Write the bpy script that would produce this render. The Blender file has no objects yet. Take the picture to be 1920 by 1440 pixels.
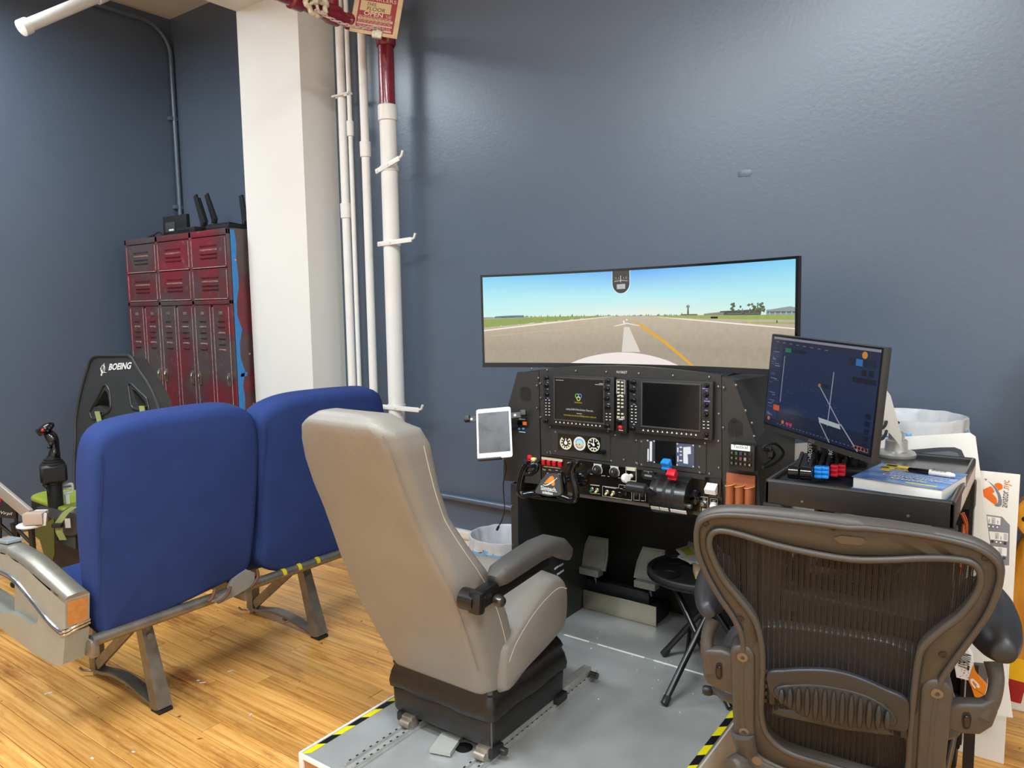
import bpy, bmesh, math, random
from mathutils import Vector, Matrix
from mathutils.geometry import tessellate_polygon

random.seed(7)
SC = bpy.context.scene
COL = SC.collection
PI = math.pi

# ------------------------------------------------------------------ camera
def cam_axes(yaw, pitch, roll):
    cy, sy = math.cos(yaw), math.sin(yaw)
    f = Vector((-sy, cy, 0)); r = Vector((cy, sy, 0)); d = Vector((0, 0, -1))
    cp, sp = math.cos(pitch), math.sin(pitch)
    f2 = f * cp + d * sp; d2 = d * cp - f * sp
    cr, sr = math.cos(roll), math.sin(roll)
    return r * cr + d2 * sr, d2 * cr - r * sr, f2
CR, CD, CF = cam_axes(0.62571, 0.10377, 0.014537)
CP = Vector((0, 0, 1.5))
FPX = 1396.6
cam_d = bpy.data.cameras.new('camera'); cam = bpy.data.objects.new('camera', cam_d); COL.objects.link(cam)
cam_d.sensor_width = 36.0; cam_d.lens = 36.0 * FPX / 1920.0; cam_d.clip_start = 0.02
m3 = Matrix((CR, -CD, -CF)).transposed()
cam.matrix_world = Matrix.Translation(CP) @ m3.to_4x4()
SC.camera = cam

# ------------------------------------------------------------------ light and exposure
SC.view_settings.view_transform = 'Standard'
SC.view_settings.look = 'None'
SC.view_settings.gamma = 1.0
SC.view_settings.use_curve_mapping = False
SC.view_settings.exposure = 0.0
world = bpy.data.worlds.new('world'); SC.world = world; world.use_nodes = True
world.node_tree.nodes['Background'].inputs[0].default_value = (0.75, 0.82, 1, 1)
world.node_tree.nodes['Background'].inputs[1].default_value = 0.3
def area(name, loc, rot, sx, sy, power, col=(1, 1, 1)):
    l = bpy.data.lights.new(name, 'AREA'); l.shape = 'RECTANGLE'; l.size = sx; l.size_y = sy
    l.energy = power; l.color = col
    o = bpy.data.objects.new(name, l); o.location = loc; o.rotation_euler = rot; COL.objects.link(o)
    return o
# ceiling strip lamps of the workshop (all above or behind the frame)
LAMP = (0.88, 0.99, 1.08)
area('ceiling_lamp_near_wall', (-0.9, 0.35, 3.62), (0, 0, 0), 1.2, 0.3, 88, LAMP)
area('ceiling_lamp_middle', (-2.3, -0.8, 3.62), (0, 0, 0), 1.2, 0.4, 80, LAMP)
area('ceiling_lamp_far', (-3.8, -2.0, 3.62), (0, 0, 0), 1.4, 0.5, 95, LAMP)
area('ceiling_lamp_left', (-5.0, 0.9, 3.55), (0, 0, 0), 0.8, 1.8, 84, LAMP)
area('ceiling_lamp_right', (1.9, 0.4, 3.62), (0, 0, 0), 1.2, 0.3, 105, LAMP)
area('ceiling_lamp_back', (1.0, -2.2, 3.62), (0, 0, 0), 1.5, 0.5, 75, LAMP)

# ------------------------------------------------------------------ measuring: a photograph pixel meets a plane of the room
def ray(x, y): return CR * ((x - 960) / FPX) + CD * ((y - 720) / FPX) + CF
def onz(x, y, z=0.0): d = ray(x, y); return CP + d * ((z - CP.z) / d.z)
def ony(x, y, Y): d = ray(x, y); return CP + d * (Y / d.y)
def onx(x, y, X): d = ray(x, y); return CP + d * (X / d.x)
def onp(x, y, p0, n): d = ray(x, y); return CP + d * ((Vector(p0) - CP).dot(n) / d.dot(n))
def atd(x, y, t): return CP + ray(x, y) * t
def px(s): return [tuple(float(v) for v in a.split(',')) for a in s.split()]

# ------------------------------------------------------------------ materials
def lin(c):
    if isinstance(c, str):
        c = [int(c[i:i + 2], 16) / 255 for i in (0, 2, 4)]
    return tuple(((v / 12.92) if v <= 0.04045 else ((v + 0.055) / 1.055) ** 2.4) for v in c)
MATS = {}
def mat(name, col, rough=0.5, metal=0.0, var=0.0, vscale=8.0, bump=0.0, bscale=200.0, coat=0.0, spec=0.5, trans=0.0, alpha=1.0, col2=None, stretch=None, sheen=0.0, rvar=0.0):
    if name in MATS: return MATS[name]
    m = bpy.data.materials.new(name); m.use_nodes = True; nt = m.node_tree; b = nt.nodes['Principled BSDF']
    c = lin(col)
    b.inputs['Base Color'].default_value = (*c, 1); b.inputs['Roughness'].default_value = rough
    b.inputs['Metallic'].default_value = metal; b.inputs['Specular IOR Level'].default_value = spec
    b.inputs['Coat Weight'].default_value = coat; b.inputs['Coat Roughness'].default_value = 0.08
    b.inputs['Transmission Weight'].default_value = trans; b.inputs['Alpha'].default_value = alpha
    b.inputs['Sheen Weight'].default_value = sheen
    tc = nt.nodes.new('ShaderNodeTexCoord')
    src = tc.outputs['Object']
    if stretch:
        mp = nt.nodes.new('ShaderNodeMapping'); mp.inputs['Scale'].default_value = stretch
        nt.links.new(src, mp.inputs['Vector']); src = mp.outputs['Vector']
    n = nt.nodes.new('ShaderNodeTexNoise'); n.inputs['Scale'].default_value = vscale; n.inputs['Detail'].default_value = 5
    nt.links.new(src, n.inputs['Vector'])
    if var or col2:
        cr = nt.nodes.new('ShaderNodeValToRGB')
        if col2: a, z = c, lin(col2)
        else: a = tuple(max(0, v * (1 - var)) for v in c); z = tuple(min(1, v * (1 + var)) for v in c)
        cr.color_ramp.elements[0].color = (*a, 1); cr.color_ramp.elements[1].color = (*z, 1)
        cr.color_ramp.elements[0].position = 0.35; cr.color_ramp.elements[1].position = 0.65
        nt.links.new(n.outputs['Fac'], cr.inputs['Fac']); nt.links.new(cr.outputs['Color'], b.inputs['Base Color'])
    if rvar:
        mr = nt.nodes.new('ShaderNodeMapRange'); mr.inputs['To Min'].default_value = rough - rvar; mr.inputs['To Max'].default_value = rough + rvar
        nt.links.new(n.outputs['Fac'], mr.inputs['Value']); nt.links.new(mr.outputs['Result'], b.inputs['Roughness'])
    if bump:
        n2 = nt.nodes.new('ShaderNodeTexNoise'); n2.inputs['Scale'].default_value = bscale; n2.inputs['Detail'].default_value = 3
        nt.links.new(src, n2.inputs['Vector'])
        bp = nt.nodes.new('ShaderNodeBump'); bp.inputs['Strength'].default_value = bump; bp.inputs['Distance'].default_value = 0.004
        nt.links.new(n2.outputs['Fac'], bp.inputs['Height']); nt.links.new(bp.outputs['Normal'], b.inputs['Normal'])
    MATS[name] = m
    return m
def emit(name, col, strength=1.0):
    if name in MATS: return MATS[name]
    m = bpy.data.materials.new(name); m.use_nodes = True; b = m.node_tree.nodes['Principled BSDF']
    b.inputs['Base Color'].default_value = (0.01, 0.01, 0.01, 1); b.inputs['Roughness'].default_value = 0.25
    b.inputs['Emission Color'].default_value = (*lin(col), 1); b.inputs['Emission Strength'].default_value = strength
    MATS[name] = m
    return m
def attr_mat(name, rough=0.5, emission=0.0, grain=0.0):
    """flat print (or a lit screen) whose colours come with the faces"""
    if name in MATS: return MATS[name]
    m = bpy.data.materials.new(name); m.use_nodes = True; nt = m.node_tree; b = nt.nodes['Principled BSDF']
    a = nt.nodes.new('ShaderNodeAttribute'); a.attribute_name = 'Col'; out = a.outputs['Color']
    if grain:
        tc = nt.nodes.new('ShaderNodeTexCoord'); n = nt.nodes.new('ShaderNodeTexNoise'); n.inputs['Scale'].default_value = 60; n.inputs['Detail'].default_value = 8
        nt.links.new(tc.outputs['Object'], n.inputs['Vector'])
        mr = nt.nodes.new('ShaderNodeMapRange'); mr.inputs['To Min'].default_value = 1 - grain; mr.inputs['To Max'].default_value = 1 + grain
        nt.links.new(n.outputs['Fac'], mr.inputs['Value'])
        mx = nt.nodes.new('ShaderNodeVectorMath'); mx.operation = 'SCALE'
        nt.links.new(out, mx.inputs[0]); nt.links.new(mr.outputs['Result'], mx.inputs['Scale']); out = mx.outputs['Vector']
    b.inputs['Roughness'].default_value = rough
    if emission:
        b.inputs['Base Color'].default_value = (0.006, 0.006, 0.007, 1)
        nt.links.new(out, b.inputs['Emission Color']); b.inputs['Emission Strength'].default_value = emission
    else:
        nt.links.new(out, b.inputs['Base Color'])
    MATS[name] = m
    return m

# ------------------------------------------------------------------ mesh builder
class G:
    def __init__(s): s.v = []; s.f = []; s.c = []; s.cur = None
    def col(s, c): s.cur = lin(c); return s
    def add(s, vs, fs):
        o = len(s.v); s.v += [Vector(v) for v in vs]
        for f in fs: s.f.append([i + o for i in f]); s.c.append(s.cur)
        return s
    def box(s, c, d, M=None, bev=0.0, seg=2):
        c = Vector(c); hx, hy, hz = d[0] / 2, d[1] / 2, d[2] / 2
        bm = bmesh.new(); bmesh.ops.create_cube(bm, size=1.0)
        for v in bm.verts: v.co = Vector((v.co.x * d[0], v.co.y * d[1], v.co.z * d[2]))
        if bev: bmesh.ops.bevel(bm, geom=list(bm.edges), offset=min(bev, hx * .95, hy * .95, hz * .95), segments=seg, profile=0.6, affect='EDGES')
        bm.verts.index_update()
        vs = [v.co.copy() for v in bm.verts]; fs = [[v.index for v in f.verts] for f in bm.faces]; bm.free()
        if M is not None: vs = [M.to_3x3() @ v for v in vs]
        return s.add([v + c for v in vs], fs)
    def bar(s, a, b, w, t, up=(0, 0, 1), bev=0.0):
        """a straight bar from a to b, w across, t along up"""
        a, b = Vector(a), Vector(b); z = (b - a).normalized(); up = Vector(up)
        x = z.cross(up).normalized() if abs(z.dot(up.normalized())) < .999 else Vector((1, 0, 0)); y = x.cross(z)
        M = Matrix((x, y, z)).transposed()
        return s.box((a + b) / 2, (w, t, (b - a).length), M, bev)
    def tube(s, pts, r, seg=10, closed=False, caps=True):
        pts = [Vector(p) for p in pts]; n = len(pts)
        rs = r if isinstance(r, (list, tuple)) else [r] * n
        def tan(i):
            if closed: return (pts[(i + 1) % n] - pts[i - 1]).normalized()
            return (pts[min(i + 1, n - 1)] - pts[max(i - 1, 0)]).normalized()
        t0 = tan(0); u = t0.orthogonal().normalized(); rings = []
        for i in range(n):
            t = tan(i); u = (u - t * u.dot(t)).normalized(); w = t.cross(u)
            rings.append([pts[i] + (u * math.cos(2 * PI * k / seg) + w * math.sin(2 * PI * k / seg)) * rs[i] for k in range(seg)])
        return s.loft(rings, caps and not closed, closed)
    def loft(s, rings, caps=True, closed=False):
        m = len(rings[0]); vs = [p for r in rings for p in r]; fs = []
        R = len(rings)
        for i in range(R if closed else R - 1):
            a, b = i * m, ((i + 1) % R) * m
            for k in range(m): fs.append([a + k, a + (k + 1) % m, b + (k + 1) % m, b + k])
        if caps: fs.append(list(range(m))[::-1]); fs.append([(R - 1) * m + k for k in range(m)])
        return s.add(vs, fs)
    def lathe(s, prof, c=(0, 0, 0), axis=(0, 0, 1), seg=24, caps=True):
        ax = Vector(axis).normalized(); u = ax.orthogonal().normalized(); w = ax.cross(u); c = Vector(c)
        rings = [[c + ax * h + (u * math.cos(2 * PI * k / seg) + w * math.sin(2 * PI * k / seg)) * max(r, 1e-5) for k in range(seg)] for r, h in prof]
        return s.loft(rings, caps)
    def cyl(s, a, b, r, seg=16, bev=0.0):
        a, b = Vector(a), Vector(b); L = (b - a).length
        pr = [(r, 0), (r, L)] if not bev else [(r - bev, 0), (r, bev), (r, L - bev), (r - bev, L)]
        return s.lathe(pr, a, b - a, seg)
    def poly(s, pts): return s.add(pts, [list(range(len(pts)))])
    def prism(s, pts, ext):
        pts = [Vector(p) for p in pts]; ext = Vector(ext); n = len(pts)
        tris = tessellate_polygon([pts])
        fs = [list(t) for t in tris] + [[i + n for i in t] for t in tris]
        fs += [[k, (k + 1) % n, n + (k + 1) % n, n + k] for k in range(n)]
        return s.add(pts + [p + ext for p in pts], fs)
    def holed(s, loops, ext):
        ext = Vector(ext); loops = [[Vector(p) for p in l] for l in loops]
        flat = [p for l in loops for p in l]; n = len(flat)
        tris = tessellate_polygon(loops)
        fs = [list(t) for t in tris] + [[i + n for i in t] for t in tris]
        o = 0
        for l in loops:
            m = len(l)
            fs += [[o + k, o + (k + 1) % m, n + o + (k + 1) % m, n + o + k] for k in range(m)]
            o += m
        return s.add(flat + [p + ext for p in flat], fs)
    def slab(s, pts, nrm, thick, bev, dome=0.0, dome2=0.0, n=4, m=4):
        """cushion-like slab: outline in space, going thick along nrm, rims rounded by bev, faces swollen by dome"""
        pts = [Vector(p) for p in pts]; nrm = Vector(nrm).normalized(); N = len(pts)
        cen = sum(pts, Vector()) / N
        area2 = sum(((pts[i] - cen).cross(pts[(i + 1) % N] - cen)).dot(nrm) for i in range(N))
        sg = 1 if area2 > 0 else -1
        ins = []
        for i in range(N):
            t = (pts[(i + 1) % N] - pts[i - 1]).normalized(); ins.append((nrm.cross(t)).normalized() * sg)
        rings = []
        def ring(inset, h): return [pts[i] + ins[i] * inset + nrm * h for i in range(N)]
        def scaled(base, f, h): return [cen + (p - cen) * f + nrm * ((cen - p).dot(nrm) * 0 + h) for p in base]
        if dome:
            b0 = ring(bev, 0)
            for k in range(m): f = 0.02 + 0.98 * k / m; rings.append(scaled(b0, f, -dome * (1 - f * f)))
        for k in range(n + 1):
            a = PI / 2 * k / n; rings.append(ring(bev * (1 - math.sin(a)), bev * (1 - math.cos(a))))
        for k in range(n + 1):
            a = PI / 2 * (1 - k / n); rings.append(ring(bev * (1 - math.sin(a)), thick - bev * (1 - math.cos(a))))
        if dome2:
            b1 = ring(bev, thick)
            for k in range(m): f = 0.02 + 0.98 * (1 - (k + 1) / m); rings.append(scaled(b1, f, dome2 * (1 - f * f)))
        return s.loft(rings)
    def ringslab(s, outer, inner, nrm, thick, bev):
        nrm = Vector(nrm).normalized(); N = len(outer); rings = []
        for fo, h in ((0, bev), (bev, 0), (None, 0), ('i', bev), ('i', thick - bev), (None, thick), (bev, thick), (0, thick - bev)):
            rr = []
            for o, i in zip(outer, inner):
                d = (i - o); L = d.length; d = d / max(L, 1e-6)
                p = o if fo == 0 else (o + d * min(bev, L * .4)) if fo == bev else (i - d * min(bev, L * .4)) if fo is None else i
                rr.append(p + nrm * h)
            rings.append(rr)
        return s.loft(rings, False, True)
    def ball(s, c, r, seg=16, rings=10, M=None):
        c = Vector(c); r = r if isinstance(r, (tuple, list)) else (r, r, r); rr = []
        for i in range(rings + 1):
            th = PI * (0.02 + 0.96 * i / rings)
            row = [Vector((r[0] * math.sin(th) * math.cos(2 * PI * k / seg), r[1] * math.sin(th) * math.sin(2 * PI * k / seg), r[2] * math.cos(th))) for k in range(seg)]
            if M is not None: row = [M.to_3x3() @ v for v in row]
            rr.append([c + v for v in row])
        return s.loft(rr)
    def merge(s, g): return s.add(g.v, g.f)

def smooth_closed(pts, per=6):
    """closed Catmull-Rom curve through the points"""
    P = [Vector(p) for p in pts]; n = len(P); out = []
    for i in range(n):
        a, b, c, d = P[i - 1], P[i], P[(i + 1) % n], P[(i + 2) % n]
        for k in range(per):
            t = k / per
            out.append(0.5 * ((2 * b) + (c - a) * t + (2 * a - 5 * b + 4 * c - d) * t * t + (3 * b - a - 3 * c + d) * t ** 3))
    return out
def smooth_open(pts, per=6):
    P = [Vector(p) for p in pts]; n = len(P); out = []
    for i in range(n - 1):
        a, b, c, d = P[max(i - 1, 0)], P[i], P[i + 1], P[min(i + 2, n - 1)]
        for k in range(per):
            t = k / per
            out.append(0.5 * ((2 * b) + (c - a) * t + (2 * a - 5 * b + 4 * c - d) * t * t + (3 * b - a - 3 * c + d) * t ** 3))
    return out + [P[-1]]
def resample(pts, N):
    P = [Vector(p) for p in pts] + [Vector(pts[0])]; L = [0]
    for i in range(len(P) - 1): L.append(L[-1] + (P[i + 1] - P[i]).length)
    out = []; j = 0
    for k in range(N):
        t = L[-1] * k / N
        while L[j + 1] < t: j += 1
        f = (t - L[j]) / max(L[j + 1] - L[j], 1e-9); out.append(P[j].lerp(P[j + 1], f))
    return out
def rrect(w, h, r, n=5, cx=0.0, cy=0.0):
    out = []
    for sx, sy, a0 in ((1, 1, 0), (-1, 1, 90), (-1, -1, 180), (1, -1, 270)):
        for k in range(n + 1):
            a = math.radians(a0 + 90 * k / n)
            out.append((cx + sx * (w / 2 - r) + r * math.cos(a), cy + sy * (h / 2 - r) + r * math.sin(a)))
    return out

# ------------------------------------------------------------------ objects
def wm(o):
    M = o.matrix_basis.copy()
    while o.parent: o = o.parent; M = o.matrix_basis @ M
    return M
def obj(name, g, m, parent=None, smooth=38, local=False, stuff=False, label=None):
    vs = g.v
    if parent is not None and not local:
        W = wm(parent).inverted(); vs = [W @ v for v in vs]
    me = bpy.data.meshes.new(name); me.from_pydata([tuple(v) for v in vs], [], g.f)
    bm = bmesh.new(); bm.from_mesh(me)
    if not any(c is not None for c in g.c): bmesh.ops.recalc_face_normals(bm, faces=bm.faces)
    bm.to_mesh(me); bm.free()
    if smooth:
        me.polygons.foreach_set('use_smooth', [True] * len(me.polygons)); me.set_sharp_from_angle(angle=math.radians(smooth))
    if any(c is not None for c in g.c):
        ca = me.color_attributes.new('Col', 'FLOAT_COLOR', 'CORNER'); arr = []
        for p in me.polygons:
            c = g.c[p.index] or (0.5, 0.5, 0.5); arr += [c[0], c[1], c[2], 1.0] * p.loop_total
        ca.data.foreach_set('color', arr)
    me.materials.append(m); me.update()
    o = bpy.data.objects.new(name, me); COL.objects.link(o)
    if parent is not None: o.parent = parent
    if stuff: o['kind'] = 'stuff'
    if label: o['label'] = label
    return o
def tag(o, label, cat, group=None):
    o['label'] = label; o['category'] = cat
    if group: o['group'] = group
    return o
def thing(name, label, cat, loc=(0, 0, 0), rz=0.0, group=None, M=None):
    o = bpy.data.objects.new(name, None); COL.objects.link(o); o.empty_display_size = 0.05
    if M is not None: o.matrix_basis = M
    else: o.location = loc; o.rotation_euler = (0, 0, rz)
    return tag(o, label, cat, group)
def single(name, g, m, label, cat, group=None, smooth=38):
    return tag(obj(name, g, m, None, smooth), label, cat, group)
def struct(name, g, m, parent=None, smooth=0):
    o = obj(name, g, m, parent, smooth); o['kind'] = 'structure'; return o
def link_copy(o, parent, name=None, loc=None, rot=None, scale=None):
    c = o.copy(); COL.objects.link(c); c.parent = parent
    if name: c.name = name
    if loc is not None: c.location = loc
    if rot is not None: c.rotation_euler = rot
    if scale is not None: c.scale = scale
    return c

def text(g, body, size, org, xd, yd, ext=0.0004, align='CENTER', shear=0.0, bold=0.0, width=None):
    """lettering laid on a surface: faces added to g, baseline middle at org; xd along the line, yd up; proud by ext"""
    cu = bpy.data.curves.new('t', 'FONT'); cu.body = body; cu.size = size; cu.align_x = align; cu.shear = shear; cu.offset = bold; cu.resolution_u = 3
    o = bpy.data.objects.new('t', cu); COL.objects.link(o)
    bpy.context.view_layer.update()
    me = bpy.data.meshes.new_from_object(o.evaluated_get(bpy.context.evaluated_depsgraph_get()))
    xd = Vector(xd).normalized(); yd = Vector(yd).normalized(); zd = xd.cross(yd); org = Vector(org)
    sx = 1.0
    if width and len(me.vertices):
        xs = [v.co.x for v in me.vertices]; sx = width / max(max(xs) - min(xs), 1e-6)
    g.add([org + xd * v.co.x * sx + yd * v.co.y + zd * ext for v in me.vertices], [list(p.vertices) for p in me.polygons])
    bpy.data.objects.remove(o); bpy.data.curves.remove(cu); bpy.data.meshes.remove(me)
    return g
# ------------------------------------------------------------------ shared materials
WALL = mat('slate_blue_wall_paint', '546172', rough=0.33, var=0.03, vscale=1.2, bump=0.12, bscale=60, spec=0.75)
WHITE = mat('white_wall_paint', 'e6e4dd', rough=0.55, var=0.02, vscale=2, bump=0.1, bscale=40)
CEIL = mat('ceiling_paint', 'dcd6cf', rough=0.7, var=0.02, bump=0.1, bscale=30)
PIPEW = mat('white_pipe_paint', 'eceae4', rough=0.35, var=0.02, bump=0.15, bscale=90)
RED = mat('dark_red_gloss_paint', '7e1a2c', rough=0.22, var=0.1, vscale=20, bump=0.25, bscale=120, coat=0.4)
BLACKP = mat('black_plastic', '1b1b1c', rough=0.45, var=0.08, bump=0.1, bscale=400)
BLACKG = mat('black_gloss', '0d0d0e', rough=0.13, spec=0.6)
BLACKM = mat('black_powder_coat', '282827', rough=0.5, var=0.06, vscale=15, bump=0.15, bscale=700)
DARK = mat('dark_void', '0a0a0a', rough=0.6)
ALU = mat('aluminium', 'b4b4b0', rough=0.32, metal=1.0, var=0.08, vscale=12, rvar=0.1)
STEEL = mat('worn_steel', 'a39b8d', rough=0.42, metal=0.85, var=0.14, vscale=22, bump=0.1, bscale=150, rvar=0.1)
CHROME = mat('chrome', 'd2d2d2', rough=0.12, metal=1.0)
RUBBER = mat('black_rubber', '141414', rough=0.75)
PRINT = attr_mat('flat_print', 0.55)
SCREW = mat('screw_metal', '8a8a88', rough=0.35, metal=0.9)
WHITEINK = mat('white_ink', 'd9d9d4', rough=0.6)

# ------------------------------------------------------------------ room
YW, YA, XL, ZC = 3.20, 3.38, -5.68, 3.76
XR, YB = 3.2, -3.6
def wall(name, x0, x1, y0, y1, z0, z1, m):
    g = G(); g.box(((x0 + x1) / 2, (y0 + y1) / 2, (z0 + z1) / 2), (x1 - x0, y1 - y0, z1 - z0)); return struct(name, g, m)
WB = wall('wall_back', -4.05, XR + .1, YW, YW + .3, -.1, ZC + .1, WALL)
g = G(); pc_ = ony(1397, 325, YW); g.slab([pc_ + Vector((a_, 0, b_)) for a_, b_ in ((-.03, -.012), (.02, -.016), (.034, .002), (.022, .014), (-.012, .018), (-.034, .006))], (0, -1, 0), .0012, .001); obj('plaster_patch', g, WALL, WB, 60)
wall('wall_alcove', XL - .1, -4.06, YA, YA + .2, -.1, ZC + .1, WALL)
wall('wall_left', XL - .2, XL, YB, YA + .2, -.1, ZC + .1, WALL)
wall('wall_right', XR, XR + .2, YB, YW + .2, -.1, ZC + .1, WHITE)
wall('wall_front', XL - .2, XR + .2, YB - .2, YB, -.1, ZC + .1, WHITE)
wall('ceiling', XL - .2, XR + .2, YB - .2, YA + .2, ZC, ZC + .2, CEIL)
wall('column', -4.193, -3.612, 2.939, 3.379, 0, ZC, WHITE)
wall('beam', -4.193, -3.612, YB, 2.939, 3.345, ZC, WHITE)
g = G(); g.box((-1.0, 3.186, .105), (5.1, .028, .21), bev=.004); g.box((-1.0, 3.18, .215), (5.1, .04, .05), bev=.012)
struct('baseboard_back', g, mat('baseboard_paint', 'e6e1d6', rough=0.4, bump=.1, bscale=40))

# floor of long narrow strips
def wood_mat():
    m = bpy.data.materials.new('worn_pine_floor'); m.use_nodes = True; nt = m.node_tree; b = nt.nodes['Principled BSDF']; N = nt.nodes.new; L = nt.links.new
    geo = N('ShaderNodeNewGeometry'); inf = N('ShaderNodeObjectInfo')
    off = N('ShaderNodeVectorMath'); off.operation = 'MULTIPLY_ADD'; off.inputs[1].default_value = (1, 1, 1)
    rv = N('ShaderNodeVectorMath'); rv.operation = 'SCALE'; rv.inputs[0].default_value = (37, 11, 53); L(inf.outputs['Random'], rv.inputs['Scale'])
    L(geo.outputs['Position'], off.inputs[0]); L(rv.outputs['Vector'], off.inputs[2])
    mp = N('ShaderNodeMapping'); mp.inputs['Scale'].default_value = (1.3, 42, 20); L(off.outputs['Vector'], mp.inputs['Vector'])
    n = N('ShaderNodeTexNoise'); n.inputs['Scale'].default_value = 1.6; n.inputs['Detail'].default_value = 8; n.inputs['Roughness'].default_value = .62; n.inputs['Distortion'].default_value = .35
    L(mp.outputs['Vector'], n.inputs['Vector'])
    cr = N('ShaderNodeValToRGB'); e = cr.color_ramp.elements
    e[0].position = .3; e[0].color = (*lin('b07434'), 1); e[1].position = .72; e[1].color = (*lin('efbd72'), 1)
    x = e.new(.5); x.color = (*lin('dca052'), 1)
    L(n.outputs['Fac'], cr.inputs['Fac'])
    # board to board tone
    hv = N('ShaderNodeHueSaturation'); mr = N('ShaderNodeMapRange'); mr.inputs['To Min'].default_value = .82; mr.inputs['To Max'].default_value = 1.14
    L(inf.outputs['Random'], mr.inputs['Value']); L(mr.outputs['Result'], hv.inputs['Value']); L(cr.outputs['Color'], hv.inputs['Color'])
    # old stains in patches drawn along the boards
    mp2 = N('ShaderNodeMapping'); mp2.inputs['Scale'].default_value = (.9, 3.2, 1); L(geo.outputs['Position'], mp2.inputs['Vector'])
    n2 = N('ShaderNodeTexNoise'); n2.inputs['Scale'].default_value = 1.7; n2.inputs['Detail'].default_value = 7; n2.inputs['Roughness'].default_value = .7; L(mp2.outputs['Vector'], n2.inputs['Vector'])
    c2 = N('ShaderNodeValToRGB'); c2.color_ramp.elements[0].position = .52; c2.color_ramp.elements[0].color = (0, 0, 0, 1); c2.color_ramp.elements[1].position = .72; c2.color_ramp.elements[1].color = (.9, .9, .9, 1)
    L(n2.outputs['Fac'], c2.inputs['Fac'])
    mx = N('ShaderNodeMix'); mx.data_type = 'RGBA'; mx.blend_type = 'MULTIPLY'; mx.inputs[7].default_value = (*lin('8f5836'), 1)
    L(c2.outputs['Color'], mx.inputs[0]); L(hv.outputs['Color'], mx.inputs[6])
    # small dark nail and wear specks
    n3 = N('ShaderNodeTexNoise'); n3.inputs['Scale'].default_value = 26; n3.inputs['Detail'].default_value = 3; L(geo.outputs['Position'], n3.inputs['Vector'])
    c3 = N('ShaderNodeValToRGB'); c3.color_ramp.elements[0].position = .70; c3.color_ramp.elements[0].color = (0, 0, 0, 1); c3.color_ramp.elements[1].position = .76; c3.color_ramp.elements[1].color = (1, 1, 1, 1)
    L(n3.outputs['Fac'], c3.inputs['Fac'])
    mx2 = N('ShaderNodeMix'); mx2.data_type = 'RGBA'; mx2.blend_type = 'MULTIPLY'; mx2.inputs[7].default_value = (.28, .2, .14, 1)
    L(c3.outputs['Color'], mx2.inputs[0]); L(mx.outputs[2], mx2.inputs[6]); L(mx2.outputs[2], b.inputs['Base Color'])
    rr = N('ShaderNodeMapRange'); rr.inputs['To Min'].default_value = .2; rr.inputs['To Max'].default_value = .42; L(n.outputs['Fac'], rr.inputs['Value']); L(rr.outputs['Result'], b.inputs['Roughness'])
    bp = N('ShaderNodeBump'); bp.inputs['Strength'].default_value = .15; bp.inputs['Distance'].default_value = .002; L(n.outputs['Fac'], bp.inputs['Height']); L(bp.outputs['Normal'], b.inputs['Normal'])
    return m
WOOD = wood_mat()
g = G(); g.box(((XL + XR) / 2, (YB + YA) / 2, -.062), (XR - XL + .2, YA - YB + .2, .1))
floor = struct('floor', g, mat('floor_gap_dirt', '2a1a0e', rough=.8))
PWD = 0.083
g = G(); g.box((0, 0, -.006), (1, PWD - .0024, .012), bev=.0012, seg=1)
def planks():
    me0 = None; bulk = G(); rows = int((YA - YB) / PWD)
    for i in range(rows):
        yc = YA - PWD * (i + .5); x = XL - random.random() * 1.5
        while x < XR:
            L_ = random.uniform(.9, 2.6); x1 = min(x + L_, XR); xa = max(x, XL)
            if x1 - xa > .05:
                cx, ln = (xa + x1) / 2, x1 - xa - .0024
                if yc > .75 and x1 > -4.6 and xa < .9:
                    if me0 is None:
                        o = obj('floor_plank', g, WOOD, floor, 0); me0 = o
                        o.location = (cx, yc, 0); o.scale = (ln, 1, 1)
                    else: link_copy(me0, floor, 'floor_plank', (cx, yc, 0), None, (ln, 1, 1))
                else: bulk.box((cx, yc, -.006), (ln, PWD - .0024, .012))
            x = x1
    obj('floor_planks', bulk, WOOD, floor, 0, stuff=True)
planks()

g = G(); random.seed(31)
for x, y in px('173,1422 432,1258 372,1276 380,1280 300,1215 470,1340 518,1166 90,1300 250,1410'):
    p = onz(x, y, 0); a_ = random.uniform(0, 3); L_ = random.uniform(.006, .014); d = Vector((math.cos(a_), math.sin(a_), 0)); e = Vector((-d.y, d.x, 0)) * .003
    g.prism([p - d * L_ - e, p + d * L_ - e, p + d * L_ + e, p - d * L_ + e], (0, 0, .0015))
o_ = single('paper_flakes', g, WHITEINK, 'few tiny white paper flakes scattered on the wooden floor', 'debris', None, 0); o_['kind'] = 'stuff'

# ------------------------------------------------------------------ wall conduits and pipes
p0, p1 = ony(815, 926, 3.17), ony(955, 951, 3.17); zc_ = (p0.z + p1.z) / 2
g = G(); g.tube([(-3.5, 3.165, zc_), (.9, 3.165, zc_)], .0155, 12)
for x in (-3.2, -2.2): g.box((x, 3.18, zc_), (.03, .04, .045), bev=.006)
single('wall_conduit', g, WALL, 'slate blue conduit running low along the back wall above the white baseboard', 'conduit')
xc = onx(327, 170, XL + .02)
a = onx(322, 120, XL + .03); b = onx(338, 418, XL + .03)
yc = (a.y + b.y) / 2
ztop = onx(300, 30, XL + .03)
g = G()
run = [(XL + .03, yc, .02), (XL + .03, yc, ztop.z - .28)]
arc = [(XL + .03, yc - .22 * (1 - math.cos(t)), ztop.z - .28 + .22 * math.sin(t)) for t in [PI / 2 * k / 8 for k in range(1, 9)]]
g.tube(run + arc + [(XL + .03, YB + .3, ztop.z - .04)], .017, 12)
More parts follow.
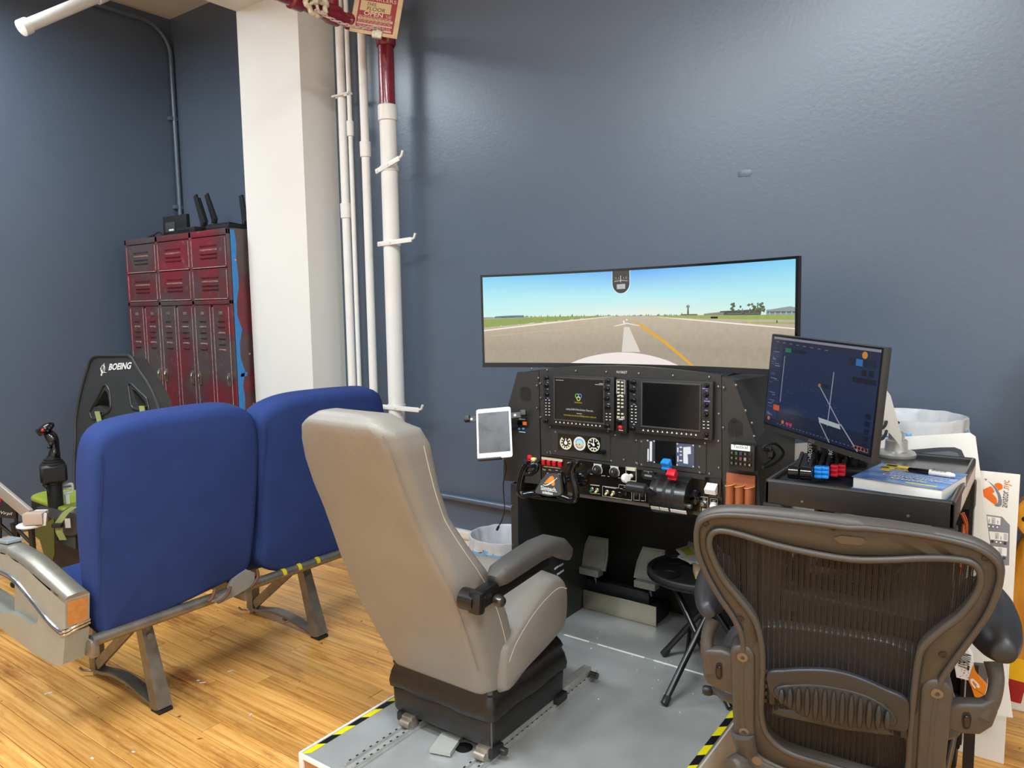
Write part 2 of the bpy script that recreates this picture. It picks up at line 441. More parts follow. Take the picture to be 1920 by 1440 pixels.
for z in (2.32, 3.0): g.box((XL + .02, yc, z), (.04, .09, .03), bev=.005)
single('corner_conduit', g, WALL, 'slate blue conduit bending down the left wall into the locker corner', 'conduit')

a, b = onx(42, 52, -4.85), onx(176, -4, -4.85)
d = (b - a)
g = G(); g.tube([a, a + d * 6], .036, 18); g.lathe([(.034, -.012), (.045, -.008), (.045, .04), (.037, .045)], a, d, 18); g.lathe([(.036, 0), (.045, .005), (.045, .07), (.036, .075)], a + d * 1.02, d, 18)
single('ceiling_pipe', g, PIPEW, 'thick white capped pipe slanting across the upper left corner', 'pipe')

def xof(px_, py_, Y): return ony(px_, py_, Y).x
def vpipe(name, label, pts, Y, r, couplings, z0=0.01, m=PIPEW):
    x = sum(xof(*p, Y) for p in pts) / len(pts)
    t = thing(name, label, 'pipe', (x, Y, 0))
    g = G(); g.tube([(x, Y, z0), (x, Y, ZC - .002)], r, 20); obj('pipe_run', g, m, t)
    for py_ in couplings:
        z = ony(pts[0][0], py_, Y).z
        g = G(); g.lathe([(r, -.045), (r + .007, -.042), (r + .008, .042), (r, .045)], (x, Y, z), seg=20); obj('coupling', g, m, t)
    return t, x
vpipe('white_pipe', 'thickest white pipe of the three between the column and the standpipe, at its left', [(636.5, 40), (658, 655)], 3.11, .026, [397])
t, xA = vpipe('white_pipe', 'thin white pipe hugging the left white pipe beside the column', [(649, 60), (673, 655)], 3.10, .0135, [243])
g = G(); zz = ony(640, 180, 3.1).z; g.bar((xA - .12, 3.105, zz), (xA + .02, 3.105, zz), .008, .012); g.tube([(xA - .12, 3.075, zz), (xA + .025, 3.075, zz)], .006, 8); obj('pipe_strap', g, PIPEW, t)
vpipe('white_pipe', 'white pipe standing alone just left of the red and white standpipe', [(677, 66), (699, 655)], 3.09, .0245, [282])

YS = 3.07
xs = (xof(726, 130, YS) + xof(736, 560, YS)) / 2
zt = ony(724, 66, YS).z; zr = ony(724, 198, YS).z
t = thing('standpipe', 'large fire standpipe painted glossy red above and white below, with hooked clamps', 'standpipe', (xs, YS, 0))
g = G(); g.tube([(xs, YS, .01), (xs, YS, zr - .02)], .047, 26); obj('lower_pipe', g, PIPEW, t)
g = G(); g.tube([(xs, YS, zr - .03), (xs, YS, zt - .05)], .044, 26); obj('riser', g, RED, t, label='glossy red riser above the white collar')
z2 = ony(726, 228, YS).z
g = G(); g.lathe([(.048, z2), (.054, z2 + .004), (.054, zr - .005), (.049, zr)], (xs, YS, 0), seg=26); obj('coupling', g, PIPEW, t)
# tee and branch with a hose valve, pointing out into the room
g = G()
dv = Vector((0, -1, 0)); tee = Vector((xs, YS, zt))
g.lathe([(.05, -.06), (.056, -.05), (.056, .05), (.05, .06)], tee, (0, 0, 1), 22)
g.tube([tee + Vector((0, 0, .05)), Vector((xs, YS, ZC - .005))], .042, 20)
g.lathe([(.034, .03), (.034, .2), (.043, .21), (.043, .27), (.034, .28), (.034, .33), (.05, .34), (.05, .40), (.04, .42), (.036, .56), (.047, .57), (.047, .63), (.036, .64), (.036, .78), (.05, .79), (.055, .86), (.04, .9), (.04, 1.1)], tee, dv, 20)
g.tube([tee + dv * .37, tee + dv * .37 + Vector((0, 0, .16))], .032, 16)
g.lathe([(.04, .1), (.045, .11), (.045, .15), (.036, .16)], tee + dv * .37, (0, 0, 1), 6)
obj('valve_branch', g, RED, t)
wc = onx(592, 2, xs + .07)
g = G(); ringp = [wc + Vector((0, math.cos(a_) * .062, math.sin(a_) * .062)) for a_ in [2 * PI * k / 36 for k in range(36)]]
g.tube([p + (p - wc) * (.10 if k % 4 < 2 else -.05) for k, p in enumerate(ringp)], .013, 8, closed=True)
for k in range(5):
    a_ = 2 * PI * k / 5; g.tube([wc, wc + Vector((0, math.cos(a_) * .06, math.sin(a_) * .06))], .008, 6)
g.ball(wc, .02, 10, 6); g.cyl(wc - Vector((.07, 0, 0)), wc, .01, 8)
obj('handwheel', g, mat('flaking_cream_paint', 'd8ccb0', rough=.6, var=.3, vscale=40), t, label='flaking cream handwheel')
for py_, L_, yaw_, up_ in ((316, .13, .0, .28), (457, .20, .0, .04), (761, .22, .0, .0)):
    z = ony(734, py_, YS).z; g = G()
    g.lathe([(.047, -.013), (.0525, -.013), (.0525, .013), (.047, .013)], (xs, YS, z), seg=26, caps=False)
    d = Vector((math.cos(yaw_), -math.sin(yaw_), up_)).normalized(); s0 = Vector((xs, YS - .05, z)); 
    g.bar(s0 + d * -.06, s0 + d * L_, .006, .026, bev=.001)
    e = s0 + d * L_
    g.tube([e, e + d * .02 + Vector((0, 0, .008)), e + d * .03 + Vector((0, 0, .03))], .007, 8)
    for q in (-.045, .04): g.cyl(s0 + d * q - Vector((0, .008, 0)), s0 + d * q, .006, 6)
    obj('clamp_hook', g, PIPEW, t)
# chain, lock and sign
def chain(name, label, A, B, n, mat_, sag=.0):
    t = thing(name, label, 'chain', A)
    A, B = Vector(A), Vector(B); me0 = None
    for i in range(n):
        f = (i + .5) / n; c = A.lerp(B, f) - Vector((0, 0, sag * 4 * f * (1 - f))); L_ = (B - A).length / n * .72
        d = (B - A).normalized(); u = d.orthogonal().normalized(); w = d.cross(u)
        if i % 2: u = w
        g = G(); g.tube([c + d * L_ * math.cos(a_) + u * L_ * .42 * math.sin(a_) for a_ in [2 * PI * k / 12 for k in range(12)]], .0032, 6, closed=True)
        obj('link', g, mat_, t)
    return t
sp = Vector(atd(704, 36, 3.86))
lockp = atd(707, 65, 3.78)
chain('chain', 'pale chain draped from the cream valve handwheel to the padlock', wc + Vector((.02, -.02, -.05)), lockp + Vector((0, 0, .035)), 17, mat('pale_chain_paint', 'cbb4ad', rough=.4), .03)
t = thing('sign', 'red and cream fire sprinkler notice reading OPEN hung on the standpipe', 'sign', sp)
sx = (atd(744, 73, 3.86) - atd(655, 58, 3.86)); sx.normalize(); syd = (atd(653, 0, 3.86) - atd(655, 58, 3.86)).normalized(); syd = (syd - sx * syd.dot(sx)).normalized(); sn = sx.cross(syd)
s0 = atd(655, 58, 3.86); SW = (atd(744, 73, 3.86) - s0).length; SH = SW * 1.18
def SG(u, v, h=0.0): return s0 + sx * (u * SW) + syd * (v * SW) + sn * h
g = G(); g.prism([SG(0, 0), SG(1, 0), SG(1, 1.18), SG(0, 1.18)], sn * -.004); obj('board', g, mat('aged_cream_card', 'dcbf96', rough=.6, var=.12, vscale=15), t)
g = G()
def rect(g, c, u0, v0, u1, v1, h): g.col(c); g.poly([SG(u0, v0, h), SG(u1, v0, h), SG(u1, v1, h), SG(u0, v1, h)])
rect(g, '9c3540', .1, .07, .9, 1.1, .0006)
rect(g, 'd3b88a', .14, .47, .78, .68, .001); rect(g, 'd3b88a', .13, .28, .86, .335, .001); rect(g, 'e0b7a0', .12, .19, .86, .22, .001); rect(g, 'd9b79a', .55, .09, .86, .13, .001)
for v in (.345, .362, .255, .235, .165, .145):
    u = .14
    while u < .82:
        w = random.uniform(.03, .09); rect(g, 'd8a89a', u, v, min(u + w, .86), v + .010, .001); u += w + .02
for v in (.29, .312):
    u = .16
    while u < .8:
        w = random.uniform(.03, .08); rect(g, '6d3a30', u, v, u + w, v + .008, .0014); u += w + .02
obj('print', g, PRINT, t, 0)
g = G(); text(g, 'THIS', .10 * SW, SG(.36, .585, .0014), sx, syd, shear=.2); text(g, 'FLOOR', .11 * SW, SG(.47, .49, .0014), sx, syd, shear=.15, width=.38 * SW); text(g, 'DWS', .05 * SW, SG(.66, .095, .0014), sx, syd); obj('lettering', g, mat('black_ink', '241d1a', rough=.7), t, 0, label='black handwritten words')
g = G(); text(g, 'OPEN', .12 * SW, SG(.44, .383, .0014), sx, syd, bold=.0006, width=.40 * SW); text(g, 'AT ALL', .045 * SW, SG(.76, .415, .0014), sx, syd); text(g, 'TIMES', .045 * SW, SG(.76, .38, .0014), sx, syd); text(g, 'SPRINKLERS', .10 * SW, SG(.5, .705, .0014), sx, syd, width=.74 * SW); obj('lettering', g, mat('cream_ink', 'e8c8ae', rough=.7), t, 0, label='cream printed words')
t = thing('padlock', 'small cream padlock hanging below the sprinkler notice', 'padlock', lockp)
g = G(); Ms = Matrix((sx, syd, sn)).transposed(); g.box(lockp, (.05, .036, .018), Ms, bev=.004); obj('body', g, mat('flaking_cream_paint2', 'd9d3bd', rough=.55, var=.2, vscale=60), t)
g = G(); g.tube([lockp + sx * (.017 * math.cos(a_)) + syd * (.016 + .024 * math.sin(a_)) for a_ in [PI * k / 10 for k in range(11)]], .0045, 8); obj('shackle', g, STEEL, t)

# ------------------------------------------------------------------ red distressed lockers
def locker_mat():
    m = bpy.data.materials.new('distressed_red_paint'); m.use_nodes = True; nt = m.node_tree; b = nt.nodes['Principled BSDF']; N = nt.nodes.new; L = nt.links.new
    geo = N('ShaderNodeNewGeometry'); n = N('ShaderNodeTexNoise'); n.inputs['Scale'].default_value = 3.4; n.inputs['Detail'].default_value = 4; n.inputs['Roughness'].default_value = .45
    L(geo.outputs['Position'], n.inputs['Vector'])
    cr = N('ShaderNodeValToRGB'); e = cr.color_ramp.elements; e[0].position = .33; e[0].color = (*lin('7a2430'), 1); e[1].position = .6; e[1].color = (*lin('524848'), 1)
    x = e.new(.47); x.color = (*lin('5c3336'), 1); L(n.outputs['Fac'], cr.inputs['Fac'])
    n2 = N('ShaderNodeTexNoise'); n2.inputs['Scale'].default_value = 14; n2.inputs['Detail'].default_value = 9; n2.inputs['Roughness'].default_value = .75; L(geo.outputs['Position'], n2.inputs['Vector'])
    c2 = N('ShaderNodeValToRGB'); c2.color_ramp.elements[0].position = .58; c2.color_ramp.elements[0].color = (0, 0, 0, 1); c2.color_ramp.elements[1].position = .8; c2.color_ramp.elements[1].color = (.6, .6, .6, 1); L(n2.outputs['Fac'], c2.inputs['Fac'])
    mx = N('ShaderNodeMix'); mx.data_type = 'RGBA'; mx.inputs[7].default_value = (*lin('9a8a84'), 1); L(c2.outputs['Color'], mx.inputs[0]); L(cr.outputs['Color'], mx.inputs[6]); L(mx.outputs[2], b.inputs['Base Color'])
    b.inputs['Roughness'].default_value = .38; b.inputs['Metallic'].default_value = .15
    return m
LOCK = locker_mat(); SCUFF = mat('scuffed_pink_edge', 'b39390', rough=.45, var=.35, vscale=50)
YL = 2.83
lx0, lx1 = ony(240, 560, YL).x - .02, ony(430, 500, YL).x
lx0, lx1 = ony(236, 450, YL).x, ony(430, 428, YL).x
lz1 = (ony(236, 450, YL).z + ony(430, 428, YL).z) / 2
zm = (ony(248, 570, YL).z + ony(430, 567, YL).z) / 2
t = thing('locker_bank', 'worn red metal locker bank with louvered doors beside the white column', 'lockers', ((lx0 + lx1) / 2, YL + .22, 0))
LWd = lx1 - lx0
g = G(); g.box(((lx0 + lx1) / 2, YL + .24, (lz1 + .1) / 2), (LWd, .46, lz1 - .1), bev=.004)
for x in (lx0 + .03, lx1 - .03):
    for y in (YL + .04, YL + .44): g.box((x, y, .05), (.04, .04, .1))
obj('cabinet_body', g, LOCK, t)
g = G()
for i in range(4):
    x = lx0 + .012 + (LWd - .024) * i / 3; g.box((x, YL - .006, (lz1 + .1) / 2), (.03 if 0 < i < 3 else .024, .016, lz1 - .1), bev=.004)
g.box(((lx0 + lx1) / 2, YL - .006, lz1 - .02), (LWd, .016, .04), bev=.004); g.box(((lx0 + lx1) / 2, YL - .006, zm), (LWd, .016, .03), bev=.004)
obj('door_frame', g, LOCK, t)
bay = (LWd - .024) / 3
zh = (lz1 - .04 + zm + .015) / 2
louv = None
def door(x0, x1, z0, z1, kind, hinge):
    global louv
    g = G(); g.box(((x0 + x1) / 2, YL - .009, (z0 + z1) / 2), (x1 - x0 - .005, .014, z1 - z0 - .006), bev=.003, seg=1)
    d = obj('door', g, LOCK, t, 0)
    if kind == 'upper': n, lw, zc0, pitch = 4, (x1 - x0) * .46, (z0 + z1) / 2 + .035, .026; xo = (x0 + x1) / 2 + .005
    else: n, lw, zc0, pitch = 6, (x1 - x0) * .36, z1 - .115, .037; xo = (x0 + x1) / 2 + .003
    for k in range(n):
        z = zc0 - pitch * k; g = G()
        prof = [(-.016, 0), (-.022, .004), (-.026, .010), (-.016, .0125)]
        A = [Vector((xo - lw / 2, YL + py_, z + pz)) for py_, pz in prof]; B = [Vector((xo + lw / 2, YL + py_, z + pz)) for py_, pz in prof]
        g.loft([A, B]); obj('louver', g, SCUFF if (k + int(x0 * 100)) % 3 == 0 else LOCK, d, 0)
    if kind != 'upper':
        g = G(); g.box((xo, YL - .018, z1 - .055), (.036, .006, .022), bev=.002); obj('number_plate', g, STEEL, d, label='small tarnished metal number plate')
        hx = x1 - .03 if hinge < 0 else x0 + .03
        hz = ony(433, 712, YL).z - .0
        g = G(); g.box((hx, YL - .02, hz), (.024, .012, .09), bev=.003); g.bar((hx, YL - .03, hz - .035), (hx, YL - .034, hz + .03), .012, .01, bev=.003); g.tube([(hx, YL - .028, hz + .03), (hx + .012, YL - .04, hz + .01), (hx, YL - .03, hz - .015)], .004, 6); obj('handle', g, STEEL, d, label='tarnished lift handle')
    g = G()
    for xx in (x0 + .006, x1 - .006): g.box((xx, YL - .0165, (z0 + z1) / 2), (.004, .002, z1 - z0 - .03))
    g.box(((x0 + x1) / 2, YL - .0165, z0 + .006), (x1 - x0 - .02, .002, .004)); obj('scuffed_edge', g, SCUFF, d, 0)
for i in range(3):
    x0 = lx0 + .012 + bay * i + .013; x1 = x0 + bay - .026
    door(x0, x1, zh, lz1 - .042, 'upper', 1); door(x0, x1, zm + .016, zh, 'upper', 1)
    xm = (x0 + x1) / 2
    door(x0, xm - .012, .16, zm - .016, 'lower', -1 if i == 0 else 1); door(xm + .012, x1, .16, zm - .016, 'lower', -1)
    g = G(); g.box((xm, YL - .008, (zm + .14) / 2), (.02, .014, zm - .2), bev=.004); obj('mullion', g, LOCK, t)
g = G()
def strip(pts): g.add([Vector((lx1 + .0015, y, z)) for y, z in pts], [list(range(len(pts)))])
random.seed(3); zs = [lz1 - .01 - k * .09 for k in range(21)]
edge = [(YL + .045 + random.uniform(-.022, .014) * (1 if k < 12 else .5), z) for k, z in enumerate(zs)]
for a_, b_ in zip(edge, edge[1:]): strip([(YL + .002, a_[1]), (a_[0], a_[1]), (b_[0], b_[1]), (YL + .002, b_[1])])
for y, z, w, h in ((YL + .19, lz1 - .36, .07, .055), (YL + .2, lz1 - .55, .075, .07), (YL + .2, lz1 - .93, .05, .035), (YL + .05, lz1 - .93, .05, .03), (YL + .06, lz1 - 1.22, .04, .04)):
    strip([(y - w / 2, z - h / 2), (y + w / 2, z - h * .45), (y + w * .5, z + h * .4), (y + .01, z + h / 2), (y, z + h * .2), (y - w * .4, z + h * .2)])
obj('blue_paint_patches', g, mat('blue_paint', '2f7fc0', rough=.5, var=.08, vscale=30), t, 0, stuff=True, label='bright blue unpainted patches')
g = G()
for y, z in ((YL + .1, lz1 - .8), (YL + .11, lz1 - 1.13), (YL + .12, lz1 - 1.47), (YL + .03, lz1 - .2)): g.cyl((lx1, y, z), (lx1 + .004, y, z), .007, 8)
obj('rivets', g, SCUFF, t, stuff=True)
# on top of the lockers
ztop = lz1 + .002
def onl(px_, py_, Y): return ony(px_, py_, Y)
c = onl(428, 415, YL + .2); c.z = ztop
t = thing('router', 'black wireless router with upright flat antennas on top of the lockers', 'router', c)
g = G(); g.slab([(c.x - .17, c.y - .1, ztop), (c.x + .15, c.y - .1, ztop), (c.x + .17, c.y + .12, ztop), (c.x - .15, c.y + .12, ztop)], (0, 0, 1), .045, .012); g.prism([(c.x - .13, c.y - .08, ztop + .045), (c.x + .13, c.y - .08, ztop + .045), (c.x + .06, c.y + .08, ztop + .045), (c.x - .06, c.y + .08, ztop + .045)], (0, 0, .012)); obj('body', g, BLACKP, t)
for b0, b1, Y in (((381, 421), (365, 366), YL + .13), ((402, 415), (386, 364), YL + .2), ((459, 418), (451, 366), YL + .22), ((384, 419), (371, 372), YL + .30)):
    a, b = onl(*b0, Y), onl(*b1, Y); a.z = max(a.z, ztop + .015)
    d = (b - a).normalized(); w = Vector((0, 1, 0)).cross(d).normalized()
    g = G(); g.prism([a - w * .028, a + w * .028, b + w * .016, b + w * .0, b - w * .022], Vector((0, .012, 0))); g.box(a, (.03, .03, .03), bev=.005); obj('antenna', g, BLACKP, t)
a = onl(331, 428, YL + .12); a.z = ztop
t = thing('mini_computer', 'small black box computer lying behind cables at the locker top left', 'computer', a)
g = G(); g.box(a + Vector((0, 0, .075)), (.30, .03, .148), bev=.006); obj('case', g, BLACKP, t)
g = G(); g.box(a + Vector((-.05, -.017, .07)), (.12, .006, .07), bev=.002); obj('front_panel', g, mat('dark_grey_label', '3d3f3d', rough=.4), t)
g = G(); g.box(a + Vector((-.03, -.021, .05)), (.06, .003, .012)); obj('status_bar', g, WHITEINK, t)
b = onl(355, 431, YL + .06); b.z = ztop
t = thing('network_switch', 'flat black network box between the small computer and the router on the lockers', 'box', b)
g = G(); g.box(b + Vector((0.02, 0, .02)), (.22, .09, .038), bev=.006); obj('case', g, BLACKP, t)
g = G()
for k in range(6): g.box(b + Vector((-.06 + .025 * k, -.046, .02)), (.015, .004, .012))
obj('ports', g, DARK, t, stuff=True)
g = G(); q = onl(275, 440, YL + .1); q.z = ztop + .006
g.tube(smooth_open([q, q + Vector((.05, .02, .03)), q + Vector((.09, 0, .012)), q + Vector((.06, -.03, .005)), q + Vector((.13, -.02, .02)), q + Vector((.17, .0, .04)), q + Vector((.2, .02, .005))]), .006, 6)
single('cable', g, RUBBER, 'loose black cable heap at the left end of the locker top', 'cable')
# ------------------------------------------------------------------ airline double seat
BLUE = mat('blue_seat_fabric', '293d74', rough=0.9, var=0.05, vscale=10, bump=0.25, bscale=900, spec=.25)
NAVYSEAM = mat('navy_seam', '1b2c63', rough=.9)
GREYM = mat('grey_seat_metal', '8f8a7f', rough=.4, metal=.75, var=.12, vscale=25, bump=.08, bscale=120, rvar=.1)
BEIGEP = mat('beige_grey_trim', '92938a', rough=.38, var=.05, vscale=20, bump=.1, bscale=200)
SILV = mat('silver_moulding', 'aaa69b', rough=.35, metal=.35, var=.06, vscale=16, bump=.08, bscale=150)
t = thing('airline_seat', 'double airline seat in plain blue fabric on grey metal legs, seen from behind', 'seat', (-2.85, 1.75, 0))
# backs: plane leaning toward the room
B0, BT = Vector((-2.62, 0, .395)), Vector((-2.475, 0, 1.15))
bu = (BT - B0).normalized(); bn = Vector((bu.z, 0, -bu.x))      # bn points to +X (rear side)
def BP(y, s, h=0.0): return Vector((B0.x, y, B0.z)) + bu * s + bn * h
def onback(x, y):
    p = onp(x, y, B0, bn); return p.y, (p - B0).dot(bu)
L1 = [onback(*p) for p in px('190,1194 180,1110 172,1010 170,920 172,875 180,838 200,813 236,798 306,783 392,770 440,766 468,772 484,790 490,834 489,900 482,1000 470,1070 440,1090 380,1120 300,1158 220,1188')]
def seatback(out, name='seat_back'):
    pts = smooth_closed([BP(y, s, 0) for y, s in out], 4); pts = resample(pts, 110)
    g = G(); g.slab(pts, -bn, .13, .035, dome=.012, dome2=.02, n=4, m=5)
    o = obj(name, g, BLUE, t, 60)
    sm = G(); ins = []
    cen = sum(pts, Vector()) / len(pts)
    # sewn seam a little inside the left edge
    ys = [p.y for p in pts]; y0 = min(ys)
    seam = [(y0 + .03 + .003 * math.sin(k), .1 + .062 * k) for k in range(10)]
    sm.tube([BP(y, s, .0075) for y, s in seam], .0018, 6); obj('seam', sm, NAVYSEAM, o)
    return o
seatback(L1)
L2 = [onback(*p) for p in px('490,1062 492,1000 490,900 487,820 486,796 498,776 526,759 564,747 622,739 692,733 712,736 722,752 727,792 728,850')] + [(2.46, .4), (2.43, .1), (2.40, -.02), (2.3, -.03)] + [onback(*p) for p in px('600,1050 540,1075')]
seatback(L2)
for y0, y1 in ((1.15, 1.73), (1.79, 2.40)):
    out = [(-2.74, y0), (-2.74, y1), (-3.12, y1), (-3.16, y1 - .04), (-3.16, y0 + .04), (-3.12, y0)]
    g = G(); g.slab(resample(smooth_closed([(x, y, .385) for x, y in out], 5), 60), (0, 0, 1), .11, .035, dome2=.02); obj('seat_cushion', g, BLUE, t, 60)
g = G(); g.tube([(-2.625, 1.14, .375), (-2.625, 2.42, .37)], .021, 14); obj('frame_tube', g, GREYM, t)
g = G(); g.tube([(-3.08, 1.14, .36), (-3.08, 2.42, .36)], .021, 14); obj('frame_tube', g, GREYM, t)
for y in (1.14, 1.74, 2.42): g = G(); g.box((-2.85, y, .35), (.5, .03, .06), bev=.008); obj('spreader', g, GREYM, t)
for yy in (1.92, 2.0, 2.1): g = G(); g.lathe([(.0215, 0), (.0215, .018)], (-2.625, yy, .3735), (0, 1, 0), 14); obj('tape_band', g, mat('yellow_tape', 'c9b417', rough=.5), t, label='yellow tape band')
for y in (1.384, 2.135):
    lg = obj('leg_frame', G().box((-2.9, y, .028), (.02, .02, .01)), GREYM, t)
    a, b = Vector((-2.655, y, .012)), Vector((-2.765, y, .36))
    g = G(); u = Vector((0, 1, 0)); d = (b - a).normalized(); w = u.cross(d)
    g.loft([[a - w * .028 - u * .028, a + w * .028 - u * .028, a + w * .028 + u * .028, a - w * .028 + u * .028], [b - w * .022 - u * .02, b + w * .022 - u * .02, b + w * .022 + u * .02, b - w * .022 + u * .02]])
    obj('rear_strut', g, GREYM, lg, 0)
    g = G(); g.box(a + Vector((0, 0, -.004)), (.06, .056, .014), bev=.004); obj('foot', g, RUBBER, lg)
    g = G(); g.box((-3.15, y, .19), (.05, .045, .33), bev=.004); obj('front_post', g, GREYM, lg)
    g = G()
    for z in (.27, .17): g.box((-3.1245, y, z), (.003, .014, .045)); g.box((-3.15, y - .0225, z - .03), (.016, .003, .035))
    obj('slots', g, DARK, lg, stuff=True)
    g = G(); g.bar((-3.12, y - .012, .055), (-2.78, y - .012, .32), .014, .042, up=(0, 1, 0) if False else (0, 0, 1), bev=.003); obj('brace', g, GREYM, lg)
    g = G(); pr = smooth_open([(-3.16, .028), (-3.10, .035), (-3.02, .06), (-2.9, .05), (-2.78, .03), (-2.66, .022)], 5)
    pr = [Vector((p[0], 0, p[1])) for p in [(-3.16, .026), (-3.08, .034), (-2.98, .052), (-2.86, .05), (-2.75, .03), (-2.66, .02)]]
    pr = smooth_open(pr, 5); A = [[Vector((p.x, y - .024, p.z - .006)), Vector((p.x, y + .024, p.z - .006)), Vector((p.x, y + .024, p.z + .006)), Vector((p.x, y - .024, p.z + .006))] for p in pr]
    g.loft(A); obj('floor_bar', g, GREYM, lg, 50)
    g = G(); g.cyl((-3.16, y, 0.001), (-3.16, y, .03), .014, 10); g.tube([(-3.16, y - .02, .02), (-3.19, y - .04, .022), (-3.2, y - .05, .035)], .005, 6); obj('floor_stud', g, STEEL, lg)
    g = G()
    for z in (.30, .265): c = a.lerp(b, (z) / .36) + w * .0245 * 1.0; g.cyl(c - w * 0, c + w * .006, .012, 10)
    obj('bolts', g, STEEL, lg, stuff=True)
# torn bracket between the backs
g = G(); g.prism([onx(*p, -2.60) for p in px('396,1128 432,1108 440,1086 452,1076 463,1068 478,1074 477,1096 440,1118 412,1132')], (-.03, 0, 0)); obj('hinge_bracket', g, mat('grey_bracket_paint', '8d8f8a', rough=.4, var=.06), t, 0)
g = G(); g.tube(smooth_open([onx(*p, -2.57) for p in px('482,1068 484,1080 478,1092 470,1102')]), .006, 6); g.tube(smooth_open([onx(*p, -2.58) for p in px('432,1100 428,1112 418,1124 408,1130')]), .006, 6); g.tube(smooth_open([onx(*p, -2.575) for p in px('404,1104 398,1120 390,1128')]), .007, 6)
obj('torn_lining', g, mat('brown_lining', '6b4a32', rough=.8), t)
# left arm console
YO = 1.055; AW = .078
def AS(p): return ony(*p, YO)
EY = Vector((0, AW, 0))
path = smooth_open([AS(p) for p in px('-60,1016 0,1027 14,1033 44,1052 82,1086 122,1122')], 5)
rings = []
for i, p in enumerate(path):
    tn = (path[min(i + 1, len(path) - 1)] - path[max(i - 1, 0)]).normalized(); nn = Vector((0, 1, 0)).cross(tn).normalized()
    if nn.z < 0: nn = -nn
    sec = [(0, -.022), (AW, -.022), (AW, -.006), (AW - .010, .004), (AW / 2, .007), (.010, .004), (0, -.006)]
    rings.append([p + Vector((0, a_, 0)) + nn * b_ for a_, b_ in sec])
g = G(); g.loft(rings); obj('arm_pad', g, mat('pewter_arm_pad', '8f897c', rough=.36, metal=.5, var=.08, vscale=20, bump=.1, bscale=200), t, 50, label='worn pewter-coloured arm cap')
g = G(); g.prism([AS(p) for p in px('122,1126 122,1180 112,1182 90,1160 60,1122 30,1087 0,1070 -60,1050 -60,1024 0,1035 14,1040 44,1060 82,1094')], EY); obj('arm_upper_body', g, BEIGEP, t, 0)
g = G()
q = [AS(p) + Vector((.002, 0, 0)) for p in px('122,1130 122,1176')]
g.add([q[0] + Vector((0, .006, 0)), q[0] + EY - Vector((0, .006, 0)), q[1] + EY - Vector((0, .006, 0)), q[1] + Vector((0, .006, 0))], [[0, 1, 2, 3]]); obj('end_plate', g, mat('polished_end_plate', 'd9a878', rough=.3, metal=.8, var=.12, vscale=30), t, 0, label='polished metal end plate of the arm')  # orange base colour paints in the floor mirrored by the metal
for off, r in ((0, .0055), (.011, .0045)):
    c = [AS(p) - Vector((0, .002, 0)) + Vector((0, 0, -off)) for p in px('-60,1048 0,1070 30,1088 58,1120 88,1158 110,1180')]
    c += [AS((120, 1184)) + Vector((.003, .0, -off)), AS((122, 1180)) + Vector((.004, AW * .5, .002 - off)), AS((122, 1178)) + Vector((.003, AW, .004 - off))]
    g = G(); g.tube(smooth_open(c, 4), r, 8); obj('chrome_strip', g, CHROME, t)
g = G(); g.prism([AS(p) for p in px('122,1190 118,1246 104,1249 60,1223 0,1176 -60,1120 -60,1100 4,1148 22,1150 62,1172 71,1165 72,1140 58,1122 88,1160 110,1184')], EY); obj('arm_lower_body', g, mat('arm_lower_body_paint', '909188', rough=.35, var=.04, bump=.08, bscale=150), t, 30)
g = G(); g.prism([AS(p) + Vector((0, .02, 0)) for p in px('58,1122 72,1138 70,1168 62,1172 16,1150 16,1082 30,1090')], Vector((0, AW - .022, 0))); obj('arm_recess', g, BEIGEP, t, 0)
g = G(); g.box(AS((2, 1026)) + Vector((-.05, .045, .006)), (.11, .055, .012), Matrix.Rotation(-.12, 3, 'Y'), bev=.003); g.box(AS((2, 1026)) + Vector((-.05, .045, .013)), (.06, .03, .004), Matrix.Rotation(-.12, 3, 'Y'), bev=.001); obj('tray_latch', g, mat('bluish_grey_latch', '8e9698', rough=.35), t, 0)

# ------------------------------------------------------------------ platform under the simulator
ZP = .13
PX0, PX1, PY0, PY1 = -1.825, -.783, 1.373, 3.04
t = thing('platform', 'low aluminium-topped platform with hazard tape edges carrying the simulator', 'platform', ((PX0 + PX1) / 2, 2.2, 0))
DECK = mat('brushed_aluminium_deck', 'b3b5b2', rough=.42, metal=.4, var=.1, vscale=5, bump=.05, bscale=90, rvar=.12)
PLW = mat('platform_white_edge', 'dcd8ce', rough=.5, var=.05, vscale=12)
for y0, y1 in ((PY0, 2.543), (2.547, PY1)):
    g = G(); g.box(((PX0 + PX1) / 2, (y0 + y1) / 2, ZP - .006), (PX1 - PX0 - .012, y1 - y0, .012), bev=.001, seg=1); obj('deck_plate', g, DECK, t, 0)
for c, d in (((PX0 + .01, 2.2, .06), (.02, PY1 - PY0, .12)), ((PX1 - .01, 2.2, .06), (.02, PY1 - PY0, .12))):
    g = G(); g.box(c, d, bev=.003); obj('side_panel', g, PLW, t)
g = G(); g.box(((PX0 + PX1) / 2, PY0 + .01, .06), (PX1 - PX0 - .04, .02, .12)); obj('front_panel', g, mat('brown_reflection_panel', 'b8875f', rough=.35, metal=.5), t, 0)  # copper brown tone is a reflection painted into the panel's colour
g = G(); g.bar((PX0 - .001, PY0, ZP - .004), (PX0 - .001, PY1, ZP - .004), .008, .012); g.bar((PX0, PY0 - .001, ZP - .004), (PX1, PY0 - .001, ZP - .004), .008, .012); obj('edge_strip', g, mat('white_edge_strip', 'f0efe8', rough=.4), t)
YEL = mat('hazard_yellow', 'e5d80e', rough=.5); HBL = mat('hazard_black', '111111', rough=.5)
